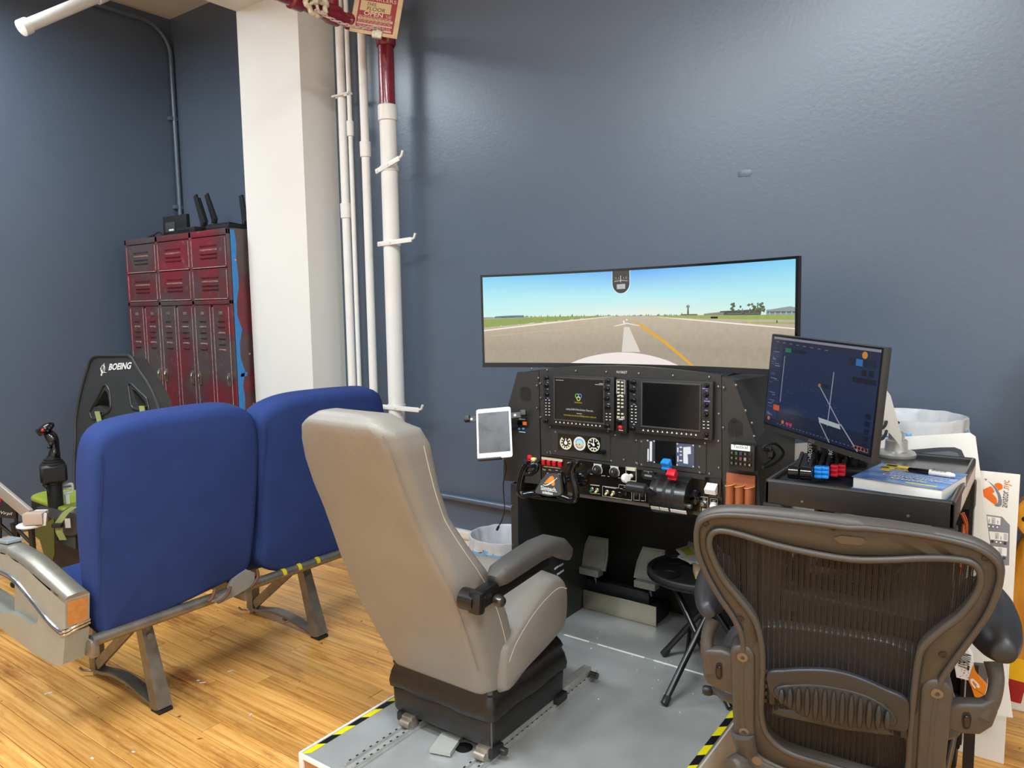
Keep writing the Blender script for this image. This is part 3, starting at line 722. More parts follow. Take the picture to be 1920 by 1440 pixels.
for x0, ylim, ph in ((PX0 + .006, 1.9, 0), (PX1 - .028, 2.5, 1)):
    y = PY0; k = ph
    while y < ylim:
        y1 = min(y + .062, ylim); g = G(); z = ZP + .0008
        g.add([(x0, y, z), (x0 + .022, y + .02, z), (x0 + .022, y1 + .02, z), (x0, y1, z)], [[0, 1, 2, 3]]); obj('tape_stripe', g, YEL if k % 2 == 0 else HBL, t, 0); y = y1; k += 1
lines = [((1058, 1190), (1105, 1203)), ((1122, 1207), (1208, 1234)), ((1226, 1238), (1330, 1268))]
for a, b in lines:
    p, q = onz(*a, ZP), onz(*b, ZP); g = G(); g.bar((p.x, 2.545, ZP), (q.x, 2.545, ZP), .006, .004); obj('white_slot', g, mat('white_slot_strip', 'f2f1ea', rough=.5), t)
g = G(); random.seed(5)
for a in px('1126,1185 1110,1205 1120,1196 1185,1230 1250,1239 1223,1290 1245,1300 1235,1274 1325,1290 1275,1335 1140,1215 1108,1215 1260,1240 1290,1208 1350,1240 1380,1310 1300,1300 1195,1255 1122,1310 1228,1252 1316,1230'):
    p = onz(*a, ZP); g.lathe([(.0035, 0), (.003, .002)], (p.x, p.y, ZP), seg=6)
obj('screws', g, mat('bright_screw', 'dcdcd8', rough=.3, metal=.6), t, stuff=True)
for xr, ya, yb in ((-1.325, 1.40, 2.325), (-1.632, 1.40, 2.1)):
    g = G(); g.box((xr, (ya + yb) / 2, ZP + .004), (.045, yb - ya, .007)); g.box((xr - .016, (ya + yb) / 2, ZP + .012), (.006, yb - ya, .012)); g.box((xr + .016, (ya + yb) / 2, ZP + .012), (.006, yb - ya, .012))
    r = obj('seat_rail', g, mat('rail_aluminium', 'b2b2ae', rough=.38, metal=.35, var=.08, vscale=20), t, 0)
    g = G(); y = ya + .02
    while y < yb - .02:
        for s in (-1, 1): g.box((xr + s * .016, y, ZP + .0178), (.0055, .009, .001))
        y += .028
    obj('rail_notches', g, DARK, r, 0, stuff=True)
p = onz(870, 1402, ZP); g = G(); g.lathe([(.028, .0005), (.028, .001)], (p.x, p.y, ZP)); obj('deck_hole', g, DARK, t)

# ------------------------------------------------------------------ pilot seat
LEA = mat('grey_leather', '88837b', rough=.42, var=.04, vscale=6, bump=.2, bscale=260, spec=.45)
LEAS = mat('pale_stitching', 'c9c2b6', rough=.7)
t = thing('pilot_seat', 'tall grey leather pilot seat with black skirt facing the flight simulator', 'seat', (-1.505, 1.85, ZP))
SX0, SX1, SY0, SY1 = -1.715, -1.298, 1.665, 2.085
def ringrect(z, e, wob=0.0):
    cx, cy = (SX0 + SX1) / 2, (SY0 + SY1) / 2
    return [Vector((cx + a_, cy + b_, z + wob * math.sin(i * 1.7))) for i, (a_, b_) in enumerate(rrect(SX1 - SX0 + 2 * e, SY1 - SY0 + 2 * e, .025, 6))]
def band(zs):
    rr = []
    for z, e in zs:
        r0 = ringrect(z, e); L_ = len(r0); r = []
        for i in range(L_):
            a_, b_ = r0[i], r0[(i + 1) % L_]; k = 8 if (b_ - a_).length > .1 else 1
            for j in range(k): r.append(a_.lerp(b_, j / k))
        rr.append([Vector((p.x, p.y, p.z + (.004 * math.sin(p.x * 37) + .004 * math.sin(p.y * 29)) * (1 if 0.2 < z < .4 else 0))) for p in r])
    return rr
SK = mat('black_vinyl_skirt', '191715', rough=.4, var=.1, bump=.25, bscale=140, spec=.5)
g = G(); g.loft(band([(.175, -.004), (.185, 0), (.255, .002), (.262, -.003)])); obj('base_skirt', g, SK, t, 50)
g = G(); g.loft(band([(.257, -.004), (.266, .010), (.285, .012), (.315, .006), (.335, -.002), (.345, .002), (.36, -.004), (.385, -.02)])); obj('skirt_bellows', g, mat('black_soft_bellows', '17120f', rough=.38, bump=.35, bscale=60, spec=.5), t, 50)
g = G(); g.cyl((SX1 - .002, SY0 + .003, .18), (SX1 - .002, SY0 + .003, .27), .003, 6); obj('corner_seam', g, mat('grey_piping', '4d4842', rough=.6), t)
for x in (SX0 + .06, SX1 - .02):
    for y in (SY0 + .02, SY1 - .03):
        g = G(); g.box((x, y, ZP + .035), (.06, .06, .03), bev=.006); obj('base_foot', g, BLACKP, t)
# leather back: horizontal sections
def yr(z): return 1.645 - .43 * (z - .355)
secs = [(.345, -1.507, .205, .150), (.36, -1.507, .213, .16), (.45, -1.512, .225, .19), (.57, -1.52, .240, .20), (.66, -1.52, .2425, .195), (.74, -1.52, .240, .175), (.83, -1.523, .226, .150), (.92, -1.527, .212, .134), (1.0, -1.528, .210, .138), (1.08, -1.522, .204, .150), (1.14, -1.51, .195, .158), (1.185, -1.50, .178, .150), (1.21, -1.495, .145, .11), (1.226, -1.49, .115, .085), (1.232, -1.49, .08, .05)]
def backring(z, cx, hw, th):
    y0 = yr(z); out = []
    if z > 1.2: y0 = yr(z) + (z - 1.2) * .9
    r = min(.045, th * .35)
    for a_, b_ in rrect(2 * hw, th, r, 5):
        yy = y0 + th / 2 + b_
        f = (a_ / hw) ** 2
        if b_ > 0: yy += .022 * f - .012          # side wings forward
        else: yy += .018 * f - .006
        out.append(Vector((cx + a_, yy, z)))
    return out
g = G(); rr = []
for i in range(len(secs) - 1):
    A, Bq = secs[i], secs[i + 1]; n = 3
    for k in range(n): f = k / n; rr.append(backring(*[A[j] + (Bq[j] - A[j]) * f for j in range(4)]))
rr.append(backring(*secs[-1])); g.loft(rr); bk = obj('seat_back', g, LEA, t, 70)
for sgn in (1,):
    sm = []
    for z, cx, hw, th in secs[2:-3]: sm.append(Vector((cx + sgn * (hw - .012), yr(z) + .004, z)))
    g = G(); g.tube(smooth_open(sm, 4), .0022, 6); obj('back_seam', g, mat('leather_seam', '857c71', rough=.7), bk)
    sm = [Vector((cx + sgn * (hw + .0005), yr(z) + th * .72, z)) for z, cx, hw, th in secs[1:-4]]
    g = G(); g.tube(smooth_open(sm, 4), .0014, 5); obj('side_stitching', g, LEAS, bk)
top_s = [Vector((-1.49 + math.sin(a_) * .15, yr(1.19) + .012, 1.195 - .03 * abs(math.sin(a_)) ** 2)) for a_ in [(-1 + 2 * k / 10) for k in range(11)]]
g = G(); g.tube(top_s, .0018, 5); obj('headrest_seam', g, mat('leather_seam', '857c71'), bk)
# cushion
prof = [(1.70, .345), (1.80, .37), (1.92, .395), (2.03, .425), (2.06, .455), (2.068, .52), (2.062, .565), (2.03, .602), (1.97, .612), (1.9, .588), (1.82, .545), (1.74, .50), (1.70, .47)]
profS = smooth_closed([(0, a_, b_) for a_, b_ in prof], 4)
cyc = sum(p.y for p in profS) / len(profS); czc = sum(p.z for p in profS) / len(profS)
rr = []
for x, f in ((-1.745, .9), (-1.74, .96), (-1.725, 1.0), (-1.66, 1.0), (-1.51, 1.0), (-1.36, 1.0), (-1.29, 1.0), (-1.275, .96), (-1.268, .9)):
    dz = .018 * (1 - ((x + 1.507) / .24) ** 2)
    rr.append([Vector((x, cyc + (p.y - cyc) * f, czc + (p.z - czc) * f + (dz if p.z > czc + .03 else 0))) for p in profS])
g = G(); g.loft(rr); cu = obj('seat_cushion', g, LEA, t, 60)
for x in (-1.2690,):
    g = G(); g.tube(smooth_open([Vector((x, a_, b_)) for a_, b_ in ((1.72, .44), (1.76, .485), (1.84, .535), (1.92, .565), (2.0, .578), (2.05, .56))], 4), .002, 6); obj('piping', g, LEAS, cu)
for x in (-1.64, -1.40):
    g = G(); g.tube([(x, 1.78, .545), (x, 1.9, .606), (x, 2.0, .624), (x, 2.05, .603)], .0018, 5); obj('piping', g, mat('leather_seam', '857c71'), cu)
# arm rest on the right
xa = -1.215
g = G(); g.bar((xa, 1.50, .715), (xa, 1.84, .742), .036, .05, bev=.006); obj('arm_bracket', g, mat('black_bracket', '151515', rough=.3), t)
g = G(); g.bar((xa + .004, 1.485, .713), (xa + .004, 1.515, .71), .042, .06, bev=.010); g.cyl((xa - .05, 1.51, .71), (xa, 1.51, .71), .03, 16)
obj('arm_hinge', g, mat('black_bracket', '151515'), t)
g = G(); g.lathe([(.017, 0), (.017, .014), (.013, .024), (.004, .028)], (xa + .024, 1.562, .703), (1, -.15, 0), 16); obj('hinge_bolt', g, mat('dark_steel', '55534f', rough=.25, metal=.8), t)
pth = [(1.575, .748), (1.60, .758), (1.68, .768), (1.78, .777), (1.85, .775), (1.90, .758), (1.935, .730), (1.945, .712)]
rr = []
for i, (y, z) in enumerate(pth):
    w = [.022, .033, .036, .037, .037, .036, .034, .026][i]; h = [.018, .028, .03, .03, .03, .028, .024, .014][i]
    tn = Vector((0, pth[min(i + 1, 7)][0] - pth[max(i - 1, 0)][0], pth[min(i + 1, 7)][1] - pth[max(i - 1, 0)][1])).normalized(); up = Vector((0, -tn.z, tn.y))
    rr.append([Vector((xa + .004 + a_, y, z)) + up * b_ for a_, b_ in rrect(2 * w, 2 * h, h * .75, 5)])
g = G(); g.loft(rr); obj('arm_pad', g, mat('dark_grey_arm_pad', '4b4947', rough=.5, bump=.35, bscale=500), t, 70, label='padded dark grey vinyl arm rest')
g = G(); g.box((-1.325, 1.985, ZP + .033), (.032, .60, .03), bev=.003); g.box((-1.632, 1.93, ZP + .03), (.032, .42, .028), bev=.003); obj('slide_carriage', g, mat('scuffed_carriage', 'a8a7a2', rough=.4, metal=.35, var=.12, vscale=30), t)
for y in (1.70, 2.26):
    g = G(); g.cyl((-1.30, y, ZP + .032), (-1.27, y, ZP + .032), .012, 12); obj('carriage_bolt', g, mat('dark_steel', '55534f'), t)
for y in (1.665,):
    for x in (-1.325, -1.632): g = G(); g.box((x, y, ZP + .032), (.045, .035, .04), bev=.005); g.cyl((x - .02, y - .02, ZP + .03), (x + .02, y - .02, ZP + .03), .013, 12); obj('carriage_roller', g, STEEL, t)
g = G(); g.box((-1.47, 1.655, ZP + .012), (.07, .10, .012), Matrix.Rotation(.3, 3, 'Z')); obj('release_paddle', g, mat('pale_grey_bracket', 'a4a39c', rough=.5), t)
# ------------------------------------------------------------------ flight simulator console
YP = 2.33
def PP(x, y, d=0.0):                       # a point on the instrument panel (d = proud of it)
    return ony(x, y, YP - d)
XD, ZD = Vector((1, 0, 0)), Vector((0, 0, 1)); OUT = Vector((0, -1, 0))
PAN = mat('panel_powder_coat', '2d2c2a', rough=.48, var=.05, vscale=12, bump=.12, bscale=900)
BEZ = mat('display_bezel', '232323', rough=.42, bump=.08, bscale=800)
GLASS = mat('dark_screen_glass', '0b0c0f', rough=.16, spec=.55)
t = thing('flight_simulator', 'black flight simulator console with yoke, twin avionics displays and throttle quadrant', 'simulator', (-1.2, 2.65, ZP))
def panel(name, pxs, d0, thick, m, parent=t, smooth=0):
    g = G(); g.prism([PP(*p, d0) for p in px(pxs)], Vector((0, thick, 0))); return obj(name, g, m, parent, smooth)
archpx = '1011,693 1050,689 1090,686.5 1130,685.5 1170,686 1210,688 1260,692.5 1310,698 1352,704'
panel('main_panel', archpx + ' 1353,906 1300,897 1230,886 1150,873 1080,862 1015,853', 0, .02, PAN)
panel('left_wing_panel', '970,698 1010,697 1014,908 944,901 944,880 947,790 953,760', -.004, .018, PAN)
panel('right_wing_panel', '1353,706 1376,713 1418,829 1426,972 1357,972 1354,906', -.004, .018, PAN)
GLB = mat('gloss_black_panel', '0c0b0b', rough=.22, spec=.5)
panel('switch_panel', '1015,854 1080,863 1150,874 1230,887 1300,898 1353,907 1356,969 1300,958 1218,944 1150,934 1085,925 1016,914', .003, .02, GLB)
panel('panel_lip', '1016,914 1085,925 1150,934 1218,944 1300,958 1356,969 1356,975 1300,965 1218,951 1150,941 1085,932 1016,921', .0, .03, mat('lip_grey', '4d4842', rough=.5))
cx0, cx1 = PP(957, 905).x + .002, PP(1424, 900).x
zt = PP(1170, 686).z; zb = PP(1085, 926).z
# hood and side boxes
g = G()
side = [(YP + .016, zb), (3.0, zb), (3.0, zt - .02), (2.5, zt - .02), (YP + .016, zt - .035)]
g.prism([Vector((PP(1011, 700).x + .01, a, b)) for a, b in side], (PP(1352, 704).x - PP(1011, 700).x - .02, 0, 0)); obj('hood', g, PAN, t, 0)
for nm, outl, d in (('left_side_box', '970,699 1010,698 1014,907 945,900 945,880 948,790 954,760', 1), ('right_side_box', '1354,707 1376,714 1417,829 1425,971 1357,971', -1)):
    f = [ony(*p, YP + .014) for p in px(outl)]; b = [Vector((p.x, 2.98, p.z)) for p in f]
    if d < 0:
        b[0].z -= .01; b = [Vector((p.x, 2.73, p.z)) for p in b]; b[1] = Vector((f[2].x - .01, 2.60, f[1].z + .005)); b[2] = Vector((f[3].x, 2.73, f[1].z - .06))
    g = G(); n = len(f); g.add(f + b, [list(range(n)), [n + k for k in range(n)][::-1]] + [[k, (k + 1) % n, n + (k + 1) % n, n + k] for k in range(n)]); obj(nm, g, PAN, t, 0)
# under-structure
xl0, xl1 = PP(957, 905).x, PP(970, 905).x
xr1 = PP(1424, 900).x; xr0 = xr1 - .035
for x0, x1, nm in ((xl0, xl1, 'left_leg_panel'), (xr0, xr1, 'right_leg_panel')):
    yb_ = 3.02 if nm[0] == 'l' else 2.70
    g = G(); g.box(((x0 + x1) / 2, (YP + yb_) / 2, (ZP + zb) / 2), (x1 - x0, yb_ - YP, zb - ZP), bev=.002, seg=1); lp = obj(nm, g, BLACKM, t, 0)
    if nm[0] == 'l':
        g = G()
        for a, b in (((1040, 1067), (1047, 1062)), ((1049, 1061), (1056, 1057)), ((1045, 1077), (1050, 1074)), ((1051, 1073), (1057, 1069))):
            p, q = onx(*a, x1 + .002), onx(*b, x1 + .002); g.bar(p, q, .003, .007)
        obj('vent_slot_light', g, WHITEINK, lp, stuff=True)  # white bars painted in for the light coming through the vent slots
g = G(); g.box(((xl0 + xr1) / 2, 3.015, (ZP + zb) / 2), (xr1 - xl0 - .06, .012, zb - ZP)); obj('kick_panel', g, mat('matt_black_kick_panel', '1e1c1a', rough=.5, spec=.4), t, 0)
g = G()
for s in ('997,691 ', '1026,694 1080,695.5 1137,697.5 1198,700.5 1262,704.5 1330,707 1010,709 1007,723 1013,719 1014,746 1014,782 1007,765 1347,725 1348,776 1347,827 1348,877 1322,831 1330,888 1027,849 1033,850 1032,801 1140,808 1042,810 1154,816 1042,846 1032,847 1146,864 1193,826 1203,871 1203,828 1312,837 1311,876 1312,886 1195,869 1170,862 1193,868 1380,722 1398,770 1410,793 1414,818 1357,727 1356,802 960,948 963,1022'):
    for p in px(s):
        c = PP(*p, .001); g.lathe([(.0045, 0), (.004, .003), (.002, .004)], c, OUT, 6)
obj('panel_screws', g, SCREW, t, stuff=True)
# speaker grilles
for cx_, cy_, n in ((986, 738, 8), (1379, 803, 8)):
    g = G()
    for i in range(n):
        for j in range(n):
            if (i in (0, n - 1)) and (j in (0, n - 1)): continue
            c = PP(cx_, cy_, .0005 - .004) + XD * ((i - (n - 1) / 2) * .0062) + ZD * ((j - (n - 1) / 2) * .0068); c.y = YP - .0006
            g.box(c + Vector((0, .0, 0)), (.0032, .001, .0032))
    obj('speaker_grille', g, DARK, t, 0, stuff=True)
c = PP(1376, 789); g = G(); g.lathe([(.009, 0), (.009, .002)], Vector((c.x, YP + .004, c.z)), OUT, 16); obj('panel_plug', g, DARK, t)
# displays
def display(quad, scr, knobs, btn, keys, content=None, dash=()):
    q = [PP(*p, .022) for p in px(quad)]
    x0, x1 = (q[0].x + q[3].x) / 2, (q[1].x + q[2].x) / 2; z1, z0 = (q[0].z + q[1].z) / 2, (q[2].z + q[3].z) / 2
    g = G(); g.box(((x0 + x1) / 2, YP - .011, (z0 + z1) / 2), (x1 - x0, .022, z1 - z0), bev=.003); u = obj('display_unit', g, BEZ, t)
    s = [PP(*p, .023) for p in px(scr)]; a0, a1 = (s[0].x + s[3].x) / 2, (s[1].x + s[2].x) / 2; b1, b0 = (s[0].z + s[1].z) / 2, (s[2].z + s[3].z) / 2
    g = G(); g.box(((a0 + a1) / 2, YP - .0225, (b0 + b1) / 2), (a1 - a0, .0012, b1 - b0)); obj('screen', g, GLASS, u, 0)
    g = G(); fr = .006
    for c, d in ((((a0 + a1) / 2, YP - .024, b0 - fr / 2), (a1 - a0 + 2 * fr, .005, fr)), (((a0 + a1) / 2, YP - .024, b1 + fr / 2), (a1 - a0 + 2 * fr, .005, fr)), ((a0 - fr / 2, YP - .024, (b0 + b1) / 2), (fr, .005, b1 - b0)), ((a1 + fr / 2, YP - .024, (b0 + b1) / 2), (fr, .005, b1 - b0))): g.box(c, d, bev=.002)
    obj('screen_frame', g, mat('bezel_lip', '3a3937', rough=.4), u)
    for p in px(knobs):
        c = PP(*p, .022); g = G(); g.lathe([(.0085, 0), (.0085, .006), (.0075, .008), (.006, .009), (.006, .018), (.0045, .020)], c, OUT, 14); obj('knob', g, BLACKG, u)
    g = G()
    for p in px(btn): g.box(PP(*p, .0235), (.0095, .004, .0052), bev=.0012, seg=1)
    obj('buttons', g, mat('button_plastic', '2b2b2b', rough=.4), u, stuff=True)
    g = G()
    for i, p in enumerate(px(btn)): g.box(PP(*p, .0258), (.0062, .0006, .0022))
    for p in px(keys[0]):
        pass
    (ka, kb) = px(keys[0]); 
    for k in range(12):
        c = PP(ka[0] + (kb[0] - ka[0]) * k / 11, ka[1] + (kb[1] - ka[1]) * k / 11, .0232); g.add([c + XD * -.0035 + ZD * -.003, c + XD * .0035 + ZD * -.003, c + ZD * .0035], [[0, 1, 2]])
    obj('key_legends', g, mat('lit_legend_white', 'e6e6df', rough=.5), u, 0, stuff=True)
    g = G()
    for p, w in dash: c = PP(*p, .0226); g.box(c, (w, .0006, .003))
    if dash: obj('lilac_legends', g, mat('lilac_legend', '9a8fd8', rough=.5), u, 0, stuff=True)
    return u, (a0, a1, b0, b1)
kb_l = ' '.join(f'{x},{750 + 5.6 * r + (x - 1023) * .05}' for r in range(6) for x in (1023.7, 1029.8))
kb_r = ' '.join(f'{x},{775.5 + 5.7 * r + (x - 1137) * .07}' for r in range(3) for x in (1137.2, 1144))
u, (a0, a1, b0, b1) = display('1019,700.4 1151,707.7 1151,807.8 1019,795', '1041,709.5 1131.5,713 1131.5,792 1041,786', '1025.5,708 1025,722.5 1025.8,739 1024.5,788.5 1140.6,714 1139.4,729 1139.4,747 1140.6,763.5 1140,798.5', kb_l + ' ' + kb_r, ('1042.5,790.7 1125,798.3',), dash=(((1026.5, 717), .007), ((1026.8, 729.5), .006), ((1027, 746.5), .008), ((1141, 722.5), .008), ((1141.5, 738), .007), ((1141, 757.5), .009), ((1141, 804.5), .01), ((1027, 713), .006)))
yg = YP - .0238; W_, H_ = a1 - a0, b1 - b0
def SU(u_, v_): return Vector((a0 + W_ * u_, yg, b0 + H_ * v_))
for nm, cx_, cy_, c in (('ring_green', .465, .60, '6cc24a'), ('ring_blue', .525, .60, '2f8fe0'), ('ring_yellow', .495, .535, 'e8cf2a')):
    g = G(); k_ = [SU(cx_, cy_) + Vector((math.cos(a_) * .0068, 0, math.sin(a_) * .0072)) for a_ in [2 * PI * k / 20 for k in range(20)]]; g.tube(k_, .0014, 5, closed=True); obj('logo_ring', g, emit(nm, c, .9), u)
g = G(); text(g, 'Loading G1000 X-Plane Simulator. Please wait...', .010, SU(.52, .245), XD, ZD, width=.115); g.box(SU(.51, .175), (.022, .0004, .0016)); g.box(SU(.1, .955), (.034, .0004, .0014)); g.box(SU(.93, .90), (.038, .0004, .0016)); g.box(SU(.96, .925), (.018, .0004, .0016)); obj('screen_text', g, emit('screen_white', 'e8e8e8', .75), u, 0)
g = G(); text(g, 'RealSimGear', .0075, SU(.495, .425), XD, ZD, width=.032); text(g, 'Note this display starts when the G1000 flight simulator is ready to use', .008, SU(.52, .10), XD, ZD, width=.135); obj('screen_text', g, emit('screen_yellow', 'd6d21a', .75), u, 0, label='yellow screen text')
kb_l = ' '.join(f'{1160 + .14583 * x},{690 + .14583 * (490 + 40.5 * r + (x - 170) * .09)}' for r in range(6) for x in (170, 220))
kb_r = ' '.join(f'{1160 + .14583 * x},{690 + .14583 * (688 + 42 * r + (x - 1095) * .06)}' for r in range(3) for x in (1095, 1151))
Z2 = lambda x, y: (1160 + .14583 * x, 690 + .14583 * y)
u2, _ = display('1180,708.5 1336,716 1336,826 1180,810.5', '1205,718.5 1312,722 1311,806 1205,798.5', ' '.join('%f,%f' % Z2(*p) for p in ((195, 180), (190, 285), (197, 410), (185, 775), (1135, 225), (1130, 342), (1128, 475), (1128, 596), (1127, 863))), kb_l + ' ' + kb_r, ('%f,%f %f,%f' % (Z2(316, 797) + Z2(993, 858)),), dash=tuple((Z2(*p), w) for p, w in (((200, 340), .007), ((198, 243), .006), ((198, 466), .008), ((197, 725), .006), ((1132, 292), .007), ((1130, 397), .007), ((1136, 427), .02), ((1128, 545), .01), ((1125, 910), .011), ((1112, 265), .02))))
# audio panel between the displays
q = [PP(*p, .02) for p in px('1155,712 1175,714 1174,813 1155,810')]
g = G(); g.box(((q[0].x + q[1].x) / 2, YP - .01, (q[0].z + q[2].z) / 2), (q[1].x - q[0].x, .02, q[0].z - q[2].z), bev=.002); ap = obj('audio_panel', g, BLACKP, t)
g = G(); Z1 = lambda x, y: PP(1000 + .125 * x, 690 + .125 * y, .021)
for r in range(11):
    for x in (1278, 1335):
        if r == 8 and x == 1335: continue
        g.box(Z1(x, 212 + 52.5 * r + (x - 1278) * .1), (.0095, .004, .006), bev=.001, seg=1)
obj('buttons', g, mat('pale_audio_button', 'c5bfa2', rough=.5), ap, stuff=True)
g = G()
for a, b in (((1252, 178), (1252, 385)), ((1372, 185), (1372, 395)), ((1252, 178), (1372, 185)), ((1255, 715), (1255, 760)), ((1362, 720), (1362, 768)), ((1255, 760), (1362, 768))): g.bar(Z1(*a), Z1(*b), .0012, .0008)
for z in (410, 770, 935): p = Z1(1312, z); g.box(p, (.016, .0008, .003))
obj('legend_frame', g, WHITEINK, ap, 0)
g = G(); g.lathe([(.008, 0), (.008, .012), (.006, .015)], Z1(1300, 815), OUT, 14); obj('knob', g, BLACKG, ap)
g = G(); g.lathe([(.0085, 0), (.008, .006), (.004, .009)], Z1(1309, 890), OUT, 16); obj('red_button', g, mat('red_button', 'b8101c', rough=.3), ap, label='round red button')
g = G(); text(g, 'N106ST', .0125, PP(1166, 700, .0012), XD, ZD); obj('registration_label', g, WHITEINK, t, 0)
# gauges
def subpanel(name, quad, d=.004):
    q = [PP(*p, d) for p in px(quad)]; g = G(); x0, x1 = (q[0].x + q[3].x) / 2, (q[1].x + q[2].x) / 2; z1, z0 = (q[0].z + q[1].z) / 2, (q[2].z + q[3].z) / 2
    g.box(((x0 + x1) / 2, YP - d / 2, (z0 + z1) / 2), (x1 - x0, d, z1 - z0), bev=.0015, seg=1); return obj(name, g, PAN, t, 0), (x0, x1, z0, z1)
gp, _ = subpanel('gauge_panel', '1033,804 1144,812 1143,866 1034,853')
q = [PP(*p, .005) for p in px('1046,811 1126,819 1126,853 1047,844')]
g = G(); g.box(((q[0].x + q[1].x) / 2, YP - .0043, (q[0].z + q[2].z) / 2), (q[1].x - q[0].x, .001, q[0].z - q[2].z - .004)); obj('gauge_screen', g, GLASS, gp, 0)
LIT = attr_mat('lit_display', 0.2, 0.9)
def gdisc(g, c, r, c0, n=28, a0_=0, a1_=2 * PI):
    g.col(c0); pts = [c + Vector((math.cos(a0_ + (a1_ - a0_) * k / n) * r, 0, math.sin(a0_ + (a1_ - a0_) * k / n) * r)) for k in range(n + 1)]
    if abs(a1_ - a0_ - 2 * PI) < 1e-6: g.poly(pts[:-1][::-1])
    else: g.poly([c] + pts[::-1] if False else (pts + [c])[::-1])
def garc(g, c, r0, r1, a0_, a1_, c0, n=24):
    g.col(c0); A = [c + Vector((math.cos(a0_ + (a1_ - a0_) * k / n) * r0, 0, math.sin(a0_ + (a1_ - a0_) * k / n) * r0)) for k in range(n + 1)]; B = [c + Vector((math.cos(a0_ + (a1_ - a0_) * k / n) * r1, 0, math.sin(a0_ + (a1_ - a0_) * k / n) * r1)) for k in range(n + 1)]
    g.add(A + B, [[n + 1 + k, n + 2 + k, k + 1, k] for k in range(n)])
def gbar(g, c, ang, r0, r1, w, c0):
    g.col(c0); d = Vector((math.cos(ang), 0, math.sin(ang))); e = Vector((-d.z, 0, d.x)) * w / 2
    g.poly([c + d * r0 - e, c + d * r1 - e, c + d * r1 + e, c + d * r0 + e])
RG = .0255; D2 = Vector((0, -.0004, 0)); gauge_c = [PP(*p, .0058) for p in px('1060.8,830.3 1086.7,831.8 1113,834')]
c = gauge_c[0]; g = G(); garc(g, c, RG * .80, RG, PI * .72, PI * 2.28, 'f2f2cf'); 
for k in range(9): gbar(g, c + D2, PI * .75 + k * PI * 1.5 / 8, RG * .5, RG * .85, RG * .16, 'f0f0d2')
gbar(g, c + D2, PI / 2, -RG * .1, RG * .68, RG * .13, 'fdfdf2'); gdisc(g, c + D2, RG * .0 + RG * .28, 'ffffff'); g.col('f4f4da'); 
for k in range(5): gbar(g, c + D2, -PI * .86 + k * PI * .18, RG * .55, RG * .8, RG * .2, 'eeeec2')
obj('airspeed_gauge', g, LIT, gp, 0)
c = gauge_c[1]; g = G(); garc(g, c, RG * .8, RG, 0, 2 * PI, 'f4f6f6'); gdisc(g, c, RG * .82, 'bfe6f2', a0_=0, a1_=PI); gdisc(g, c, RG * .82, 'e8d9a8', a0_=PI, a1_=2 * PI); garc(g, c + D2, RG * .55, RG * .68, 0.1, PI - .1, '5fb8d8'); garc(g, c + D2, RG * .5, RG * .78, PI * 1.2, PI * 1.8, 'a4a0b8'); g.col('e07a2a'); gbar(g, c + D2 * 2, PI * 1.12, RG * .4, RG * .7, RG * .2, 'e07a2a'); gbar(g, c + D2 * 2, PI * 1.5, 0, RG * .25, RG * .2, '8a8a50'); gbar(g, c + D2 * 2, PI * 1.88, RG * .4, RG * .7, RG * .2, 'd8c870')
obj('attitude_gauge', g, LIT, gp, 0)
c = gauge_c[2]; g = G(); garc(g, c, RG * .86, RG, 0, 2 * PI, 'e6e6c4')
for k in range(10): gbar(g, c + D2, PI / 2 + k * 2 * PI / 10, RG * .6, RG * .88, RG * .17, 'f2f2e0')
gbar(g, c + D2, PI / 2 - .0, -RG * .2, RG * .8, RG * .13, 'ffffff'); gbar(g, c + D2, PI * .86, 0, RG * .5, RG * .16, 'ffffff'); gdisc(g, c + D2, RG * .2, 'ffffff'); gbar(g, c + D2, -PI / 2, RG * .4, RG * .55, RG * .9, 'f0f0dc')
obj('altimeter_gauge', g, LIT, gp, 0)
g = G(); g.lathe([(.009, 0), (.009, .01), (.007, .016)], PP(1133, 847, .004), OUT, 14); obj('knob', g, BLACKG, gp)
# annunciator strips on the right
gp2, _ = subpanel('display_mask', '1198,824 1324,832 1324,887 1198,876')
def pr(g, c0, s, d=.0062): g.col(c0); pts = [PP(*Z2(*p), d) for p in px(s)]; g.poly(pts)
g = G(); pr(g, '111216', '360,925 972,963 972,1285 360,1205', .0052); obj('mask_screen', g, GLASS, gp2, 0)
g = G(); pr(g, '3c4048', '362,925 468,935 466,1222 362,1206'); pr(g, '585f78', '740,965 972,985 970,1283 740,1256')
for s in ('400,945 430,945 428,1200 398,1198', '370,1040 388,1040 388,1185 368,1180', '830,1018 925,1012 930,1105 885,1110 890,1160 892,1235 832,1225', '785,1010 815,1012 812,1030 785,1028', '785,1065 812,1066 812,1082 785,1080', '785,1110 812,1112 812,1128 785,1126', '782,1180 815,1182 815,1200 782,1198', '752,1020 770,1022 768,1085 752,1083', '755,1130 768,1130 768,1205 755,1205'): pr(g, 'f2f4f6', s, .0066)
for s in ('372,932', '455,940', '375,1195', '458,1210', '755,975', '958,995', '752,1245', '958,1268'):
    (x, y), = px(s); c = PP(*Z2(x, y), .0066); garc(g, c, .0001, .0028, 0, 2 * PI, 'd8dade', 10)
obj('annunciators', g, LIT, gp2, 0, stuff=True)
